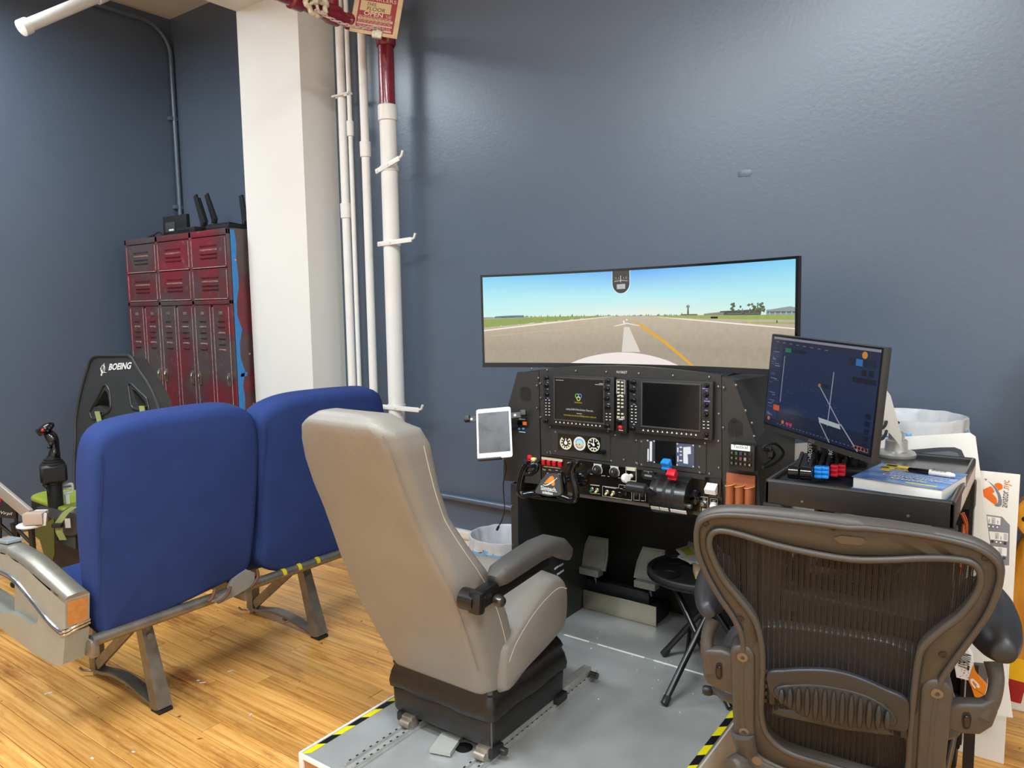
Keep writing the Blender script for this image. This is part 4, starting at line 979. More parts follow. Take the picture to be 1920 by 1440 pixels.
# left box with orange rocker
g = G(); c = PP(979, 793, .0); g.box((c.x, YP - .0, c.z), (.040, .012, .018), bev=.002); rk = obj('rocker_switch', g, BLACKG, t)
g = G(); c = PP(984, 794, .008); g.box(c, (.018, .006, .014), bev=.002); obj('lit_rocker', g, mat('orange_rocker', 'd8602a', rough=.35), rk, label='orange lit rocker half')
g = G()
for p in px('974,804 982,804'): g.lathe([(.0055, 0), (.005, .005), (.002, .007)], PP(*p, -.003), OUT, 10)
obj('jack_sockets', g, mat('blue_jack', '4d7fae', rough=.4), t)
g = G(); g.box(PP(979, 786, -.003), (.028, .0008, .003)); g.box(PP(979, 810, -.003), (.03, .0008, .003)); obj('legends', g, WHITEINK, t, 0)
# switch panel controls (two enlargements of the photograph give the pixels)
A3 = lambda x, y, d=.004: PP(960 + .140625 * x, 840 + .140625 * y, d)
A4 = lambda x, y, d=.004: PP(1180 + .135417 * x, 860 + .135417 * y, d)
REDP = mat('red_plastic', 'cc1626', rough=.35)
g = G(); p, q = A3(395, 130), A3(672, 172); g.box((p + q) / 2, ((q - p).x, .002, .009)); obj('legend_strip', g, mat('pale_legend_strip', 'c2bda6', rough=.5), t, 0)
for p in ((420, 190), (490, 200), (562, 209), (637, 219)):
    g = G(); c = A3(*p, .008); g.box(c, (.0145, .010, .019), Matrix.Rotation(.25, 3, 'X'), bev=.002); obj('red_rocker', g, REDP, t, label='red rocker switch')
g = G()
for a, b in (((425, 245), (645, 272)), ((410, 278), (425, 290)), ((430, 295), (450, 290)), ((490, 290), (520, 296)), ((580, 298), (610, 300)), ((640, 310), (690, 318))): g.bar(A3(*a), A3(*b), .0008, .0025)
for (x, y) in ((1140, 225), (1365, 255)):
    p = A3(x, y); g.box(p, (.032, .001, .0075))
    for a_ in range(0, 8): pass
for s, n in (((1045, 490), (1165, 503)),): g.bar(A3(*s), A3(*n), .0008, .003)
fr3 = [((1207, 507), (1425, 535)), ((1425, 487), (1425, 535)), ((1425, 487), (1590, 512)), ((1207, 507), (1207, 640)), ((1207, 640), (1597, 697)), ((1597, 512), (1597, 697)), ((1048, 600), (1170, 613)), ((1240, 520), (1390, 540)), ((1440, 540), (1475, 545)), ((1535, 555), (1580, 560)), ((1420, 590), (1445, 593)), ((1490, 520), (1530, 525)), ((1625, 600), (1625, 700)), ((1700, 605), (1700, 705)), ((1640, 695), (1690, 698)), ((1720, 700), (1765, 705)), ((1780, 615), (1780, 708)), ((880, 200), (925, 212)), ((1045, 345), (1075, 350)), ((1190, 368), (1245, 372)), ((1275, 378), (1300, 382)), ((1415, 398), (1470, 405))]
for a, b in fr3: g.bar(A3(*a), A3(*b), .0008, .0016)
for x0, y0, x1, y1 in ((985, 527, 1085, 725), (1122, 550, 1222, 745)):
    for a, b in (((x0, y0), (x1, y0 + 10)), ((x0, y0), (x0, y1)), ((x1, y0 + 10), (x1, y1)), ((x0, y0 + 55), (x1, y0 + 62)), ((x0 + 30, y0 + 30), (x1 - 30, y0 + 33))): g.bar(A4(*a), A4(*b), .0008, .0016)
g.bar(A4(1100, 270), A4(1250, 290), .0008, .005); g.bar(A4(1095, 512), A4(1245, 532), .0008, .003)
obj('panel_legends', g, mat('panel_ink', 'b5b2a2', rough=.6), t, 0, stuff=True)
for p in ((1140, 292), (1367, 325)):
    c = A3(*p); g = G(); g.lathe([(.0185, 0), (.0185, .003), (.017, .004), (.0115, .005), (.0115, .016), (.010, .018)], c, OUT, 22); k = obj('dimmer_knob', g, mat('satin_black_knob', '242424', rough=.35), t)
    g = G(); g.tube([c + Vector((math.cos(a_) * .0195, -.001, math.sin(a_) * .0195)) for a_ in [-.6 + 4.3 * k_ / 16 for k_ in range(17)]], .0011, 5); g.bar(c + Vector((0, -.0185, .002)), c + Vector((0, -.0185, .010)), .0016, .001); obj('knob_scale', g, WHITEINK, k)
q = [A3(*p, .005) for p in ((1518, 255), (1655, 268), (1655, 445), (1520, 425))]
g = G()
for k in range(4): g.bar(q[k], q[(k + 1) % 4], .001, .003)
g.box(A3(1585, 285, .005), (.034, .001, .010)); obj('gear_frame', g, mat('pale_legend_strip', 'c2bda6'), t, 0)
c = A3(1590, 372, .004); g = G(); g.tube([c, c + Vector((-.003, -.03, -.002))], .008, 10); e = c + Vector((-.004, -.034, -.002)); g.lathe([(.005, -.010), (.014, -.009), (.017, -.003), (.017, .003), (.014, .009), (.005, .010)], e, (1, -.5, 0), 20); obj('gear_lever', g, mat('white_knob', 'e8e6e0', rough=.3), t, label='white wheel-shaped gear lever knob')
g = G(); hx = [A3(*p, .004) for p in ((1728, 345), (1760, 290), (1880, 300), (1918, 365), (1885, 425), (1765, 410))]; g.prism(hx, (0, -.005, 0)); hm = obj('hour_meter', g, BLACKP, t, 0)
g = G(); g.bar(A3(1768, 362, .0096), A3(1865, 378, .0096), .0008, .0065); g.bar(A3(1755, 305, .0096), A3(1875, 318, .0096), .0008, .0012); g.bar(A3(1812, 325, .0096), A3(1822, 327, .0096), .0008, .006); obj('meter_window', g, mat('grey_window', '8a8b86', rough=.4), hm, 0)
for p, col_, nm in (((1070, 548), '2c7a52', 'green'), ((1137, 560), 'd8d08a', 'cream'), ((1272, 585), 'e2ddc8', 'cream'), ((1352, 597), 'e2ddc8', 'cream')):
    c = A3(*p); g = G(); g.lathe([(.0075, 0), (.0075, .003), (.005, .005)], c, OUT, 12); tg = obj('toggle_switch', g, STEEL, t)
    g = G(); g.tube([c, c + Vector((-.002, -.013, -.008))], [.003, .0042], 8); obj('toggle_tip', g, mat(nm + '_toggle', col_, rough=.4), tg, label=nm + ' toggle tip')
c = A3(1500, 595); g = G(); g.lathe([(.013, 0), (.012, .006), (.008, .008)], c, OUT, 16); g.bar(c + Vector((-.012, -.014, -.012)), c + Vector((.014, -.014, .013)), .010, .012, up=(0, 1, 0), bev=.002); obj('selector_knob', g, BLACKG, t)
for p in ((1660, 615), (1740, 625)):
    g = G(); g.lathe([(.009, 0), (.009, .002), (.006, .006)], A3(*p), OUT, 12); obj('push_switch', g, mat('satin_black_knob', '242424'), t)
# throttle quadrant
lx, rx = A4(310, 520, .05).x, A4(800, 560, .05).x
zc = A4(590, 560, .06).z; ra = .068
prof = [(0, ra)] + [(ra * 1.15 * math.sin(a_), ra * math.cos(a_)) for a_ in [PI * k / 14 for k in range(1, 14)]] + [(0, -ra)]
g = G(); g.prism([Vector((lx, YP - a_, zc + b_)) for a_, b_ in prof], (rx - lx, 0, 0)); tq = obj('throttle_quadrant', g, mat('quadrant_black', '181817', rough=.25, bump=.05, bscale=300, spec=.6), t, 40)
fr = [.16, .42, .66]
for i, f in enumerate(fr):
    x = lx + (rx - lx) * f; g = G(); s = [Vector((x - .006, YP - ra * 1.155 * math.sin(a_), zc + ra * 1.005 * math.cos(a_))) for a_ in [PI * (.12 + .62 * k / 12) for k in range(13)]]
    g.loft([[p, p + Vector((.012, 0, 0)), p + Vector((.012, .006, 0)), p + Vector((0, .006, 0))] for p in s]); obj('lever_slot', g, DARK, tq, 0)
    a_ = PI * .68; c = Vector((x + (.0 if i < 2 else .02), YP - ra * 1.155 * math.sin(a_), zc + ra * 1.005 * math.cos(a_)))
    g = G(); g.box(c, (.03 if i < 2 else .055, .003, .013), Matrix.Rotation(a_ - PI / 2, 3, 'X')); obj('position_label', g, WHITEINK, tq, 0)
def lever(f, ang, L_, nm, knob):
    x = lx + (rx - lx) * f; d = Vector((0, -math.sin(ang), math.cos(ang))); b0_ = Vector((x, YP, zc)); g = G(); g.bar(b0_ + d * ra * .8, b0_ + d * (ra + L_), .008, .016, up=(1, 0, 0), bev=.002); obj('lever', g, BLACKP, tq)
    return b0_ + d * (ra + L_), d
e = A4(130, 405, .135)
x_ = lx + (rx - lx) * fr[0]; g = G(); g.bar(Vector((x_, YP - ra * .95, zc + ra * .1)), e + Vector((.02, .01, 0)), .010, .022, up=(1, 0, 0), bev=.002); obj('lever', g, BLACKP, tq)
g = G(); g.cyl(Vector((e.x - .042, e.y, e.z)), Vector((e.x + .026, e.y, e.z)), .0175, 20, .003); obj('throttle_knob', g, mat('satin_black_knob', '242424', rough=.35), tq, label='black cylindrical throttle knob')
e, d = lever(fr[1], PI * .13, .055, 'p', None)
def wavy(e, d, c, nm, w=.030):
    M = Matrix((Vector((1, 0, 0)), Vector((1, 0, 0)).cross(d) * -1, d)).transposed(); g = G()
    g.box(e, (w, .022, .034), M, bev=.005); g.box(e + d * .012 + M.col[1] * -.004, (w, .024, .008), M, bev=.003); g.box(e - d * .010 + M.col[1] * -.004, (w, .024, .008), M, bev=.003)
    obj(nm, g, c, tq, label=nm.replace('_', ' '))
wavy(e, d, mat('blue_lever_plastic', '1f86d8', rough=.3), 'blue_propeller_knob')
e, d = lever(fr[2], PI * .22, .045, 'm', None)
wavy(e, d, mat('red_lever_plastic', 'c4182a', rough=.3), 'red_mixture_knob')
g = G(); c = Vector((rx, YP - .045, zc - .02)); g.lathe([(.009, 0), (.009, .012), (.006, .014)], c, (1, 0, 0), 10); obj('friction_knob', g, SCREW, tq)
g = G(); g.lathe([(.02, 0), (.02, .02), (.012, .03)], A4(910, 500), OUT, 12); g.lathe([(.016, 0), (.014, .03)], A4(930, 560), OUT, 12); g.lathe([(.01, 0), (.01, .012)], A4(905, 635), OUT, 10); obj('friction_lock', g, BLACKG, t)
# flap switch and jacks
g = G(); c = A4(1160, 395); g.box(c, (.055, .006, .062), bev=.002); fs = obj('flap_switch', g, BLACKG, t)
g = G(); c = A4(1140, 405, .012); g.prism([c + Vector(v) for v in ((-.016, 0, .016), (-.016, -.026, -.001), (-.016, -.018, -.018), (-.016, 0, -.018))], (.036, 0, 0)); obj('flap_paddle', g, mat('white_knob', 'e8e6e0'), fs, 0, label='white paddle')
for p, m_ in (((1035, 615), SCREW), ((1168, 640), mat('white_knob', 'e8e6e0'))):
    g = G(); g.lathe([(.011, 0), (.011, .004), (.007, .008), (.007, .02), (.004, .021)], A4(*p), OUT, 14); obj('jack_socket', g, m_, t)
g = G(); g.box(A4(1037, 708), (.014, .004, .009)); g.box(A4(1160, 728), (.014, .004, .009)); obj('legend_chip', g, mat('pale_legend_strip', 'c2bda6'), t, 0)
c = A4(1168, 640, .024); g = G(); g.tube(smooth_open([c, c + Vector((.02, -.02, -.004)), c + Vector((.05, -.03, -.01)), c + Vector((.085, -.02, -.014)), c + Vector((.10, .0, -.05))]), .0055, 8); g.cyl(c, c + Vector((.004, -.02, 0)), .009, 10); single('headset_plug', g, mat('white_cable', 'e6e4df', rough=.4), 'white audio plug and lead in the lower right console jack', 'plug')
# yoke
flx = PP(1091, 896).x; flz = PP(1091, 896).z
r_ = ray(1027, 903); YH = flx / (r_.x / r_.y) if abs(r_.x) > 1e-6 else 2.15
YH = max(2.10, min(2.26, YH))
def YK(x, y, d=0.0): return ony(960 + .140625 * x, 840 + .140625 * y, YH - d)
yk = obj('yoke', G().lathe([(.03, 0), (.03, .012), (.018, .016), (.0165, .02)], Vector((flx, YP, flz)), OUT, 20), BLACKG, t)
hc = (YK(430, 330) + YK(640, 340) + YK(680, 640) + YK(280, 590)) / 4
g = G(); g.tube([Vector((flx, YP, flz)), Vector((hc.x + .03, YH + .02, hc.z + .02))], .0165, 16); obj('shaft', g, BLACKG, yk)
hub = smooth_closed([YK(*p, .012) for p in ((440, 335), (540, 322), (635, 338), (660, 420), (682, 610), (655, 650), (480, 655), (300, 612), (285, 575), (370, 430))], 5)
g = G(); g.slab(resample(hub, 70), (0, 1, 0), .035, .008); obj('hub', g, BLACKG, yk, 60)
face = [YK(*p, .0128) for p in ((455, 347), (540, 336), (622, 350), (640, 420), (662, 600), (640, 632), (480, 638), (315, 598), (308, 575), (385, 435))]
g = G(); g.poly([p for p in face][::-1]); obj('hub_face', g, mat('grey_yoke_face', '4a4a4c', rough=.45), yk, 0)
def handle(pts, rr): g = G(); g.tube(smooth_open([YK(*p) for p in pts], 6), rr, 14); return obj('handle', g, BLACKG, yk, 60)
handle(((230, 190), (175, 260), (130, 380), (105, 520), (110, 590), (160, 630), (290, 610), (400, 610)), .0125)
handle(((840, 190), (800, 290), (810, 400), (850, 560), (850, 650), (810, 690), (700, 655), (620, 620)), .0125)
g = G(); g.tube(smooth_open([YK(*p, .002) for p in ((190, 215), (260, 230), (330, 220), (320, 290), (260, 340), (175, 340))], 5), .009, 10); g.tube(smooth_open([YK(*p, -.01) for p in ((170, 625), (430, 665), (640, 690), (800, 720))], 4), .008, 8); obj('handle_brace', g, BLACKG, yk, 60)
g = G(); g.slab(resample(smooth_closed([YK(*p, .004) for p in ((720, 190), (850, 172), (875, 215), (850, 280), (770, 300), (725, 270))], 4), 40), (0, 1, 0), .03, .01); g.slab(resample(smooth_closed([YK(*p, .004) for p in ((170, 190), (320, 165), (345, 200), (300, 250), (190, 245))], 4), 40), (0, 1, 0), .03, .01); obj('grip_head', g, BLACKG, yk, 60)
g = G(); c = YK(235, 165, -.005); g.cyl(c, c + Vector((0, 0, .004)), .010, 14); g.lathe([(.008, 0), (.009, .004), (.008, .012), (.003, .014)], YK(236, 145, -.005), (0, 0, 1), 14); obj('trigger_button', g, REDP, yk, label='red push button on the left horn')
g = G(); g.box(YK(190, 180, .006), (.018, .02, .014), Matrix.Rotation(.3, 3, 'Y'), bev=.004); obj('trim_switch', g, mat('blue_black_switch', '1d2433', rough=.3), yk)
g = G(); g.box(YK(290, 150, -.005), (.018, .014, .012), bev=.004); obj('cream_switch', g, mat('cream_toggle', 'e2ddc8'), yk, label='cream switch')
g = G(); g.col('e58a2c'); fp = lambda x, y, d=.0135: YK(x, y, d)
g.poly([fp(*p) for p in ((470, 420), (510, 378), (540, 372), (560, 395), (572, 480), (560, 505), (530, 500), (522, 470), (470, 470), (445, 478), (425, 470))][::-1]); g.col('f2f2ee'); 
g.poly([fp(*p, .0138) for p in ((420, 480), (430, 495), (470, 485), (530, 450), (598, 402), (590, 412), (530, 468), (475, 500), (430, 502), (416, 490))][::-1]); g.poly([fp(*p, .0138) for p in ((585, 402), (602, 397), (600, 412))][::-1])
obj('emblem', g, PRINT, yk, 0)
xd = (YK(620, 560) - YK(360, 520)); xd.y = 0; xd = XD
g = G(); text(g, 'Simtech.', .0215, YK(492, 572, .0132), XD, ZD, bold=.0006, width=.066); text(g, 'aviation', .0145, YK(475, 614, .0132), XD, ZD, bold=.0006, width=.042); obj('lettering', g, WHITEINK, yk, 0)

# keypad and leather holder on the right wing
B5 = lambda x, y, d: ony(1280 + .118026 * x, 800 + .118026 * y, YP - d)
q = [B5(*p, .045) for p in ((742, 265), (1150, 295), (1150, 755), (728, 690))]
x0, x1, z1, z0 = q[0].x, q[1].x, q[0].z, q[3].z + .003
t2 = thing('button_keypad', 'black fifteen-button desktop keypad with white handwritten label on the console right wing', 'keypad', ((x0 + x1) / 2, YP, z0))
g = G(); g.box(((x0 + x1) / 2, YP - .024, (z0 + z1) / 2), (x1 - x0, .048, z1 - z0), bev=.004); obj('body', g, BLACKP, t2)
KW = x1 - x0; KH = z1 - z0
g = G(); g.box((x0 + KW * .46, YP - .0487, z1 - KH * .12), (KW * .74, .0014, KH * .2)); lb = obj('label', g, mat('white_label', 'ecebe6', rough=.5), t2, 0)
g = G(); text(g, 'Tactical', .015, Vector((x0 + KW * .46, YP - .0495, z1 - KH * .14)), XD, ZD); obj('lettering', g, mat('grey_ink', '55555a', rough=.6), lb, 0)
random.seed(4)
kcol = {(0, 1): '2f8a4a', (2, 0): '26305a', (2, 1): '8a3a46', (3, 1): 'c8b0b8', (0, 0): '3a3a3c', (3, 0): '9a9a9e'}
for r in range(3):
    for c_ in range(5):
        c = Vector((x0 + KW * (.13 + .175 * c_), YP - .050, z1 - KH * (.33 + .2 * r))); g = G(); g.box(c, (KW * .14, .006, KH * .16), bev=.002); kk = obj('key', g, BLACKG, t2)
        if not (c_ == 4 and r < 2):
            g = G(); col_ = ['2f8a4a' if (c_ == 1 and r == 0) else '3c4a86' if (c_ == 2 and r == 0) else 'a84a58' if (c_ == 2 and r == 1) else 'd8c4c8' if (c_ == 3 and r == 1) else 'f2f2f0' if c_ == 4 else '9c9ca0'][0]
            w_ = .09 if (c_, r) in ((1, 0), (2, 0), (2, 1), (3, 1)) else .05
            g.box(c + Vector((0, -.0032, 0)), (KW * w_, .0005, KH * (.12 if w_ > .06 else .06))); obj('key_icon', g, emit('icon_' + col_, col_, .5), kk, 0)
g = G(); pA = B5(1270, 340, .03); pB = B5(1560, 330, -.02); pC = B5(1600, 400, -.04); pD = B5(1430, 600, -.02); pE = B5(1275, 650, .03)
g.tube(smooth_open([pA, B5(1350, 280, .02), B5(1480, 275, 0), pC, B5(1540, 520, -.03), pD, pE]), .0042, 8); g.tube(smooth_open([B5(1280, 360, .02), B5(1400, 380, 0), B5(1450, 450, -.02), B5(1360, 540, 0), B5(1275, 590, .02)]), .006, 8); obj('cable_loop', g, RUBBER, t2)
g = G(); g.box(B5(1350, 345, .0), (.03, .02, .016), bev=.004); g.box(B5(1400, 420, -.01), (.022, .03, .024), bev=.006); obj('plug', g, BLACKP, t2)
q = [B5(*p, .012) for p in ((690, 680), (1150, 760), (1150, 1440), (690, 1400))]
x0, x1, z1, z0 = q[0].x, q[1].x, q[0].z - .01, q[3].z - .01
t3 = thing('leather_holder', 'brown leather triple tube holder fixed below the keypad', 'holder', ((x0 + x1) / 2, YP - .01, z0))
LB = mat('tan_leather', 'a05a34', rough=.5, var=.08, vscale=25, bump=.2, bscale=500); LT = mat('tan_leather_edge', 'd89a62', rough=.6)
g = G(); g.box(((x0 + x1) / 2, YP - .008, (z0 + z1) / 2), (x1 - x0, .006, z1 - z0), bev=.002); obj('back_panel', g, LB, t3)
w = (x1 - x0) / 3; zt3 = z1 - (z1 - z0) * .25
for k in range(3):
    xc = x0 + w * (k + .5); g = G(); A = []
    for z in (z0, zt3): A.append([Vector((xc + w * .47 * math.cos(a_), YP - .010 - .026 * math.sin(a_), z)) for a_ in [PI * j / 10 for j in range(11)]])
    g.loft(A, True); pk = obj('pocket', g, LB, t3, 60)
    g = G(); g.tube(smooth_open([Vector((xc + w * .49 * math.cos(a_), YP - .011 - .026 * math.sin(a_), zt3 + .004 * math.cos(a_))) for a_ in [PI * j / 10 for j in range(11)]], 2), .0016, 5); obj('pocket_edge', g, LT, pk)

# rudder pedals
t4 = thing('rudder_pedals', 'grey rudder pedals on a black bar behind an aluminium kick plate', 'pedals', (-1.48, 2.9, ZP))
g = G(); p, q = onz(1092, 1141, ZP), onz(1230, 1176, ZP); g.box(((p.x + q.x) / 2, 2.828, ZP + .045), (q.x - p.x, .004, .088), bev=.001, seg=1); obj('kick_plate', g, mat('warm_aluminium', 'b3ab98', rough=.33, metal=.9, var=.1, vscale=10), t4)
g = G(); g.box(((p.x + q.x) / 2, 2.90, ZP + .04), (q.x - p.x - .01, .13, .075), bev=.003); obj('base_box', g, BLACKP, t4)
a, b = ony(1101, 1095, 2.87), ony(1218, 1124, 2.87); g = G(); g.box(((a.x + b.x) / 2, 2.87, (a.z + b.z) / 2 - .01), (b.x - a.x + .01, .035, .09), bev=.003); obj('cross_bar', g, BLACKP, t4)
PEDM = mat('grey_pedal_plate', '83837b', rough=.5, bump=.5, bscale=260, metal=.2)
for s in ('1095,1008 1131,1014 1135,1047 1134,1072 1086,1060 1088,1030', '1197,1029 1239,1036 1239,1060 1243,1074 1241,1097 1187,1083 1189,1055'):
    P_ = [ony(*p, 2.82) for p in px(s)]
    zc_ = min(p.z for p in P_); P_ = [Vector((p.x, p.y + (p.z - zc_) * .3, p.z)) for p in P_]
    g = G(); g.slab(P_, (0, 1, -.3), .014, .004); pd = obj('pedal', g, PEDM, t4, 0)
    cen = sum(P_, Vector()) / len(P_); rim = [cen + (p - cen) * .86 + Vector((0, -.001, 0)) for p in P_]
    g = G(); g.tube(rim, .0013, 5, closed=True); g.tube([cen + Vector((math.cos(a_) * .022, -.0006 + math.sin(a_) * .0028 , .008 + math.sin(a_) * .013)) for a_ in [2 * PI * k / 18 for k in range(18)]], .001, 4, closed=True); obj('embossed_rim', g, mat('pedal_rim', '6f6f68', rough=.5), pd)
    lo = sorted(P_, key=lambda p: p.z)[:2]; cx_ = (min(p.x for p in P_) + max(p.x for p in P_)) / 2
    g = G(); g.box((cx_ - .002, 2.815, zc_ - .008), (.098, .05, .03), Matrix.Rotation(0, 3, 'X'), bev=.003); obj('heel_bar', g, PEDM, pd)
    g = G(); g.cyl((cx_ + .0, 2.86, zc_ - .07), (cx_, 2.84, zc_ - .015), .014, 12); obj('pedal_post', g, BLACKG, pd)

# ------------------------------------------------------------------ ultrawide monitor above
TVC = Vector((-1.213, 2.312, 1.45)); TW, TH, TR = 1.2, .36, 1.8; rolla = math.radians(.69)
half = math.asin(TW / 2 / TR); sag = TR * (1 - math.cos(half))
t5 = thing('ultrawide_monitor', 'curved ultrawide monitor showing a runway view above the console', 'monitor', (TVC.x, TVC.y + .1, TVC.z - .17))
Rr = Matrix.Rotation(-rolla, 3, 'Y')
def TV(u, v, d=0.0):        # u 0..1 left to right, v 0..1 top to bottom of the whole face; d in front of it
    a_ = -half + 2 * half * u; R_ = TR - d
    p = Vector((R_ * math.sin(a_), R_ * math.cos(a_) - TR + sag, TH * (.5 - v)))
    return TVC + Rr @ p
NS = 40
def curved(u0, u1, v0, v1, d0, d1, m, name, parent, nn=NS):
    g = G(); rr = []
    for k in range(nn + 1):
        u = u0 + (u1 - u0) * k / nn; rr.append([TV(u, v0, d0), TV(u, v1, d0), TV(u, v1, d1), TV(u, v0, d1)])
    g.loft(rr); return obj(name, g, m, parent, 30)
curved(0, 1, 0, 1, 0, -.014, BLACKP, 'housing', t5)
bzl = .0085 / TW; tz, bz = .0085 / TH, .018 / TH
curved(0, 1, 0, tz, .002, 0, BLACKG, 'top_bezel', t5); curved(0, 1, 1 - bz, 1, .004, 0, BLACKP, 'bottom_bezel', t5)
curved(0, bzl, tz, 1 - bz, .002, 0, BLACKG, 'side_bezel', t5, 2); curved(1 - bzl, 1, tz, 1 - bz, .002, 0, BLACKG, 'side_bezel', t5, 2)
def TS(u, v, d=.0006): return TV(bzl + (1 - 2 * bzl) * u, tz + (1 - tz - bz) * v, d)
TVM = attr_mat('runway_picture', .35, 1.0); TVG = attr_mat('runway_picture_grain', .35, 1.12, .14)
def strip_(g, top, bot, cfun, n=48, d=.0006, u0=0.0, u1=1.0, rows=1, per_face=True):
    for k in range(n):
        ua, ub = u0 + (u1 - u0) * k / n, u0 + (u1 - u0) * (k + 1) / n
        for r in range(rows):
            fa, fb = r / rows, (r + 1) / rows
            P = lambda u, f: TS(u, top(u) + (bot(u) - top(u)) * f, d)
            g.cur = cfun((ua + ub) / 2, (fa + fb) / 2); g.add([P(ua, fa), P(ua, fb), P(ub, fb), P(ub, fa)], [[0, 1, 2, 3]])
def mixc(a, b, f): return tuple(x + (y - x) * f for x, y in zip(a, b))
hz = lambda u: .465 + .03 * u
skyA, skyB, skyC = lin('5aa8ee'), lin('8fd8ee'), lin('dbeee2')
def sky(u, f):
    c0 = mixc(lin('66acf2'), lin('74cdf0'), min(1, abs(u - .52) * 1.6)); c0 = mixc(c0, lin('9ae0f2'), min(1, abs(u - .5) * .6))
    return mixc(c0, lin('b4eaf0'), f / .55) if f < .55 else mixc(lin('b4eaf0'), mixc(lin('c8f0ea'), lin('e8efe2'), min(1, max(0, 1 - abs(u - .55) * 2))), (f - .55) / .45)
g = G(); strip_(g, lambda u: 0, hz, sky, 60, rows=36); obj('sky_picture', g, TVM, t5, 0)
g = G(); strip_(g, hz, lambda u: 1, lambda u, f: mixc(lin('b9ab96'), lin('9c917f'), min(1, f * 1.5)) if f > .06 else lin('b4a994'), 60, rows=24, d=.0006); obj('runway_picture', g, TVG, t5, 0)
def tp(g, c, pts, d=.0010):
    """a patch of the picture, cut fine enough to follow the curve of the screen"""
    g.cur = lin(c); P = [Vector((a, b, 0)) for a, b in pts]
    for tri in tessellate_polygon([P]):
        todo = [tuple(P[i] for i in tri)]
        while todo:
            A = todo.pop(); xs_ = [p.x for p in A]
            if max(xs_) - min(xs_) > .06:
                e_ = max(range(3), key=lambda i: abs(A[i].x - A[(i + 1) % 3].x)); m_ = (A[e_] + A[(e_ + 1) % 3]) / 2; o_ = A[(e_ + 2) % 3]
                todo += [(A[e_], m_, o_), (m_, A[(e_ + 1) % 3], o_)]
            else:
                if (A[1] - A[0]).cross(A[2] - A[0]).z > 0: A = A[::-1]
                g.add([TS(p.x, p.y, d) for p in A], [[0, 1, 2]])
g = G()
tp(g, '86984f', ((0, .488), (.2, .477), (.45, .478), (.3, .515), (.12, .558), (0, .588))); tp(g, '8fa257', ((.54, .488), (.75, .490), (1, .497), (1, .542), (.85, .534), (.7, .520)))
tp(g, '93a45f', ((.83, .565), (.95, .56), (1, .565), (1, .58), (.9, .575)))
obj('grass_picture', g, TVG, t5, 0)
g = G()
tp(g, 'f1e6d6', ((0, .615), (.20, .545), (.42, .485), (.44, .485), (.21, .558), (0, .63))); tp(g, 'd8cfb8', ((0, .576), (.12, .551), (.38, .487), (.38, .491), (.13, .56), (0, .59)))
tp(g, 'f3ebe0', ((.56, .492), (.7, .53), (.85, .575), (1, .617), (1, .627), (.84, .585), (.68, .535)))
tp(g, 'c6b58f', ((.02, .685), (.25, .62), (.43, .57), (.43, .574), (.25, .626), (.02, .692)))
tp(g, 'd9d2c6', ((.474, .60), (.491, .60), (.527, .87), (.466, .87))); tp(g, 'efe9df', ((.438, .592), (.483, .556), (.533, .592), (.52, .590), (.484, .567), (.45, .591)))
tp(g, 'efe9df', ((.472, .53), (.476, .53), (.477, .56), (.472, .56))); tp(g, 'efe9df', ((.48, .515), (.485, .515), (.487, .53), (.481, .53)))
tp(g, 'e0a52e', ((.496, .515), (.52, .562), (.535, .578), (.62, .775), (.70, 1.0), (.688, 1.0), (.61, .79), (.523, .585)))
tp(g, 'e3c45a', ((.866, .555), (.872, .55), (.868, .57), (.885, .585), (.862, .575)))
obj('marking_picture', g, TVM, t5, 0)
g = G(); nose = [(.295, 1.0)] + [(.30 + .345 * k / 20, 1.0 - .125 * math.sin(PI * min(1, max(0, k / 20))) ** .75) for k in range(1, 20)] + [(.65, 1.0)]
tp(g, 'efe4df', nose, .0014); obj('nose_picture', g, TVM, t5, 0)
g = G(); random.seed(9)
for k in range(90):
    u = random.uniform(.13, .67); h = random.uniform(.006, .024) * (1 if random.random() < .8 else 1.6); w = random.uniform(.002, .007); z = hz(u) + .004; tp(g, random.choice(('6b7a5c', '7f8a70', '8b8a78', '59674c')), ((u, z), (u + w, z), (u + w * .6, z - h)))
tp(g, '5d7684', ((.035, .48), (.138, .478), (.138, .452), (.09, .452), (.04, .458))); tp(g, '3f4d55', ((.04, .475), (.136, .474), (.136, .466), (.04, .467))); tp(g, '8b9a8c', ((0, .483), (.034, .482), (.034, .466), (0, .468)))
tp(g, '565b50', ((.6775, .488), (.6835, .488), (.6825, .41), (.6785, .41))); tp(g, '7f8478', ((.675, .41), (.686, .41), (.685, .386), (.676, .386))); tp(g, 'cfe0d8', ((.676, .386), (.685, .386), (.684, .376), (.677, .376)))
tp(g, '7a6f66', ((.655, .488), (.71, .49), (.71, .475), (.66, .473))); tp(g, '8d8577', ((.73, .49), (.80, .492), (.80, .465), (.775, .462), (.73, .475))); tp(g, '4e5048', ((.775, .492), (.9, .494), (.905, .44), (.78, .452))); tp(g, '6d6e62', ((.80, .482), (.9, .484), (.9, .474), (.80, .472)))
for k in range(46):
    u = random.choice((random.uniform(.80, .86), random.uniform(.86, .915), random.uniform(.875, .915))); v = .435 + random.uniform(-.05, .035); s = random.uniform(.003, .007); tp(g, random.choice(('4a5239', '5e6746', '6f7552')), ((u, v), (u + s, v + .012), (u + s * 1.7, v - .004), (u + s, v - .018)), .0013)
for u in (.82, .845, .868, .885, .9): tp(g, '5a5040', ((u, .49), (u + .002, .49), (u + .003, .43), (u + .001, .43)), .0013)
tp(g, '8f9a9c', ((.917, .495), (1, .498), (1, .43), (.985, .42), (.93, .445), (.917, .447))); tp(g, '5a6468', ((.92, .478), (1, .48), (1, .465), (.92, .463)), .0013)
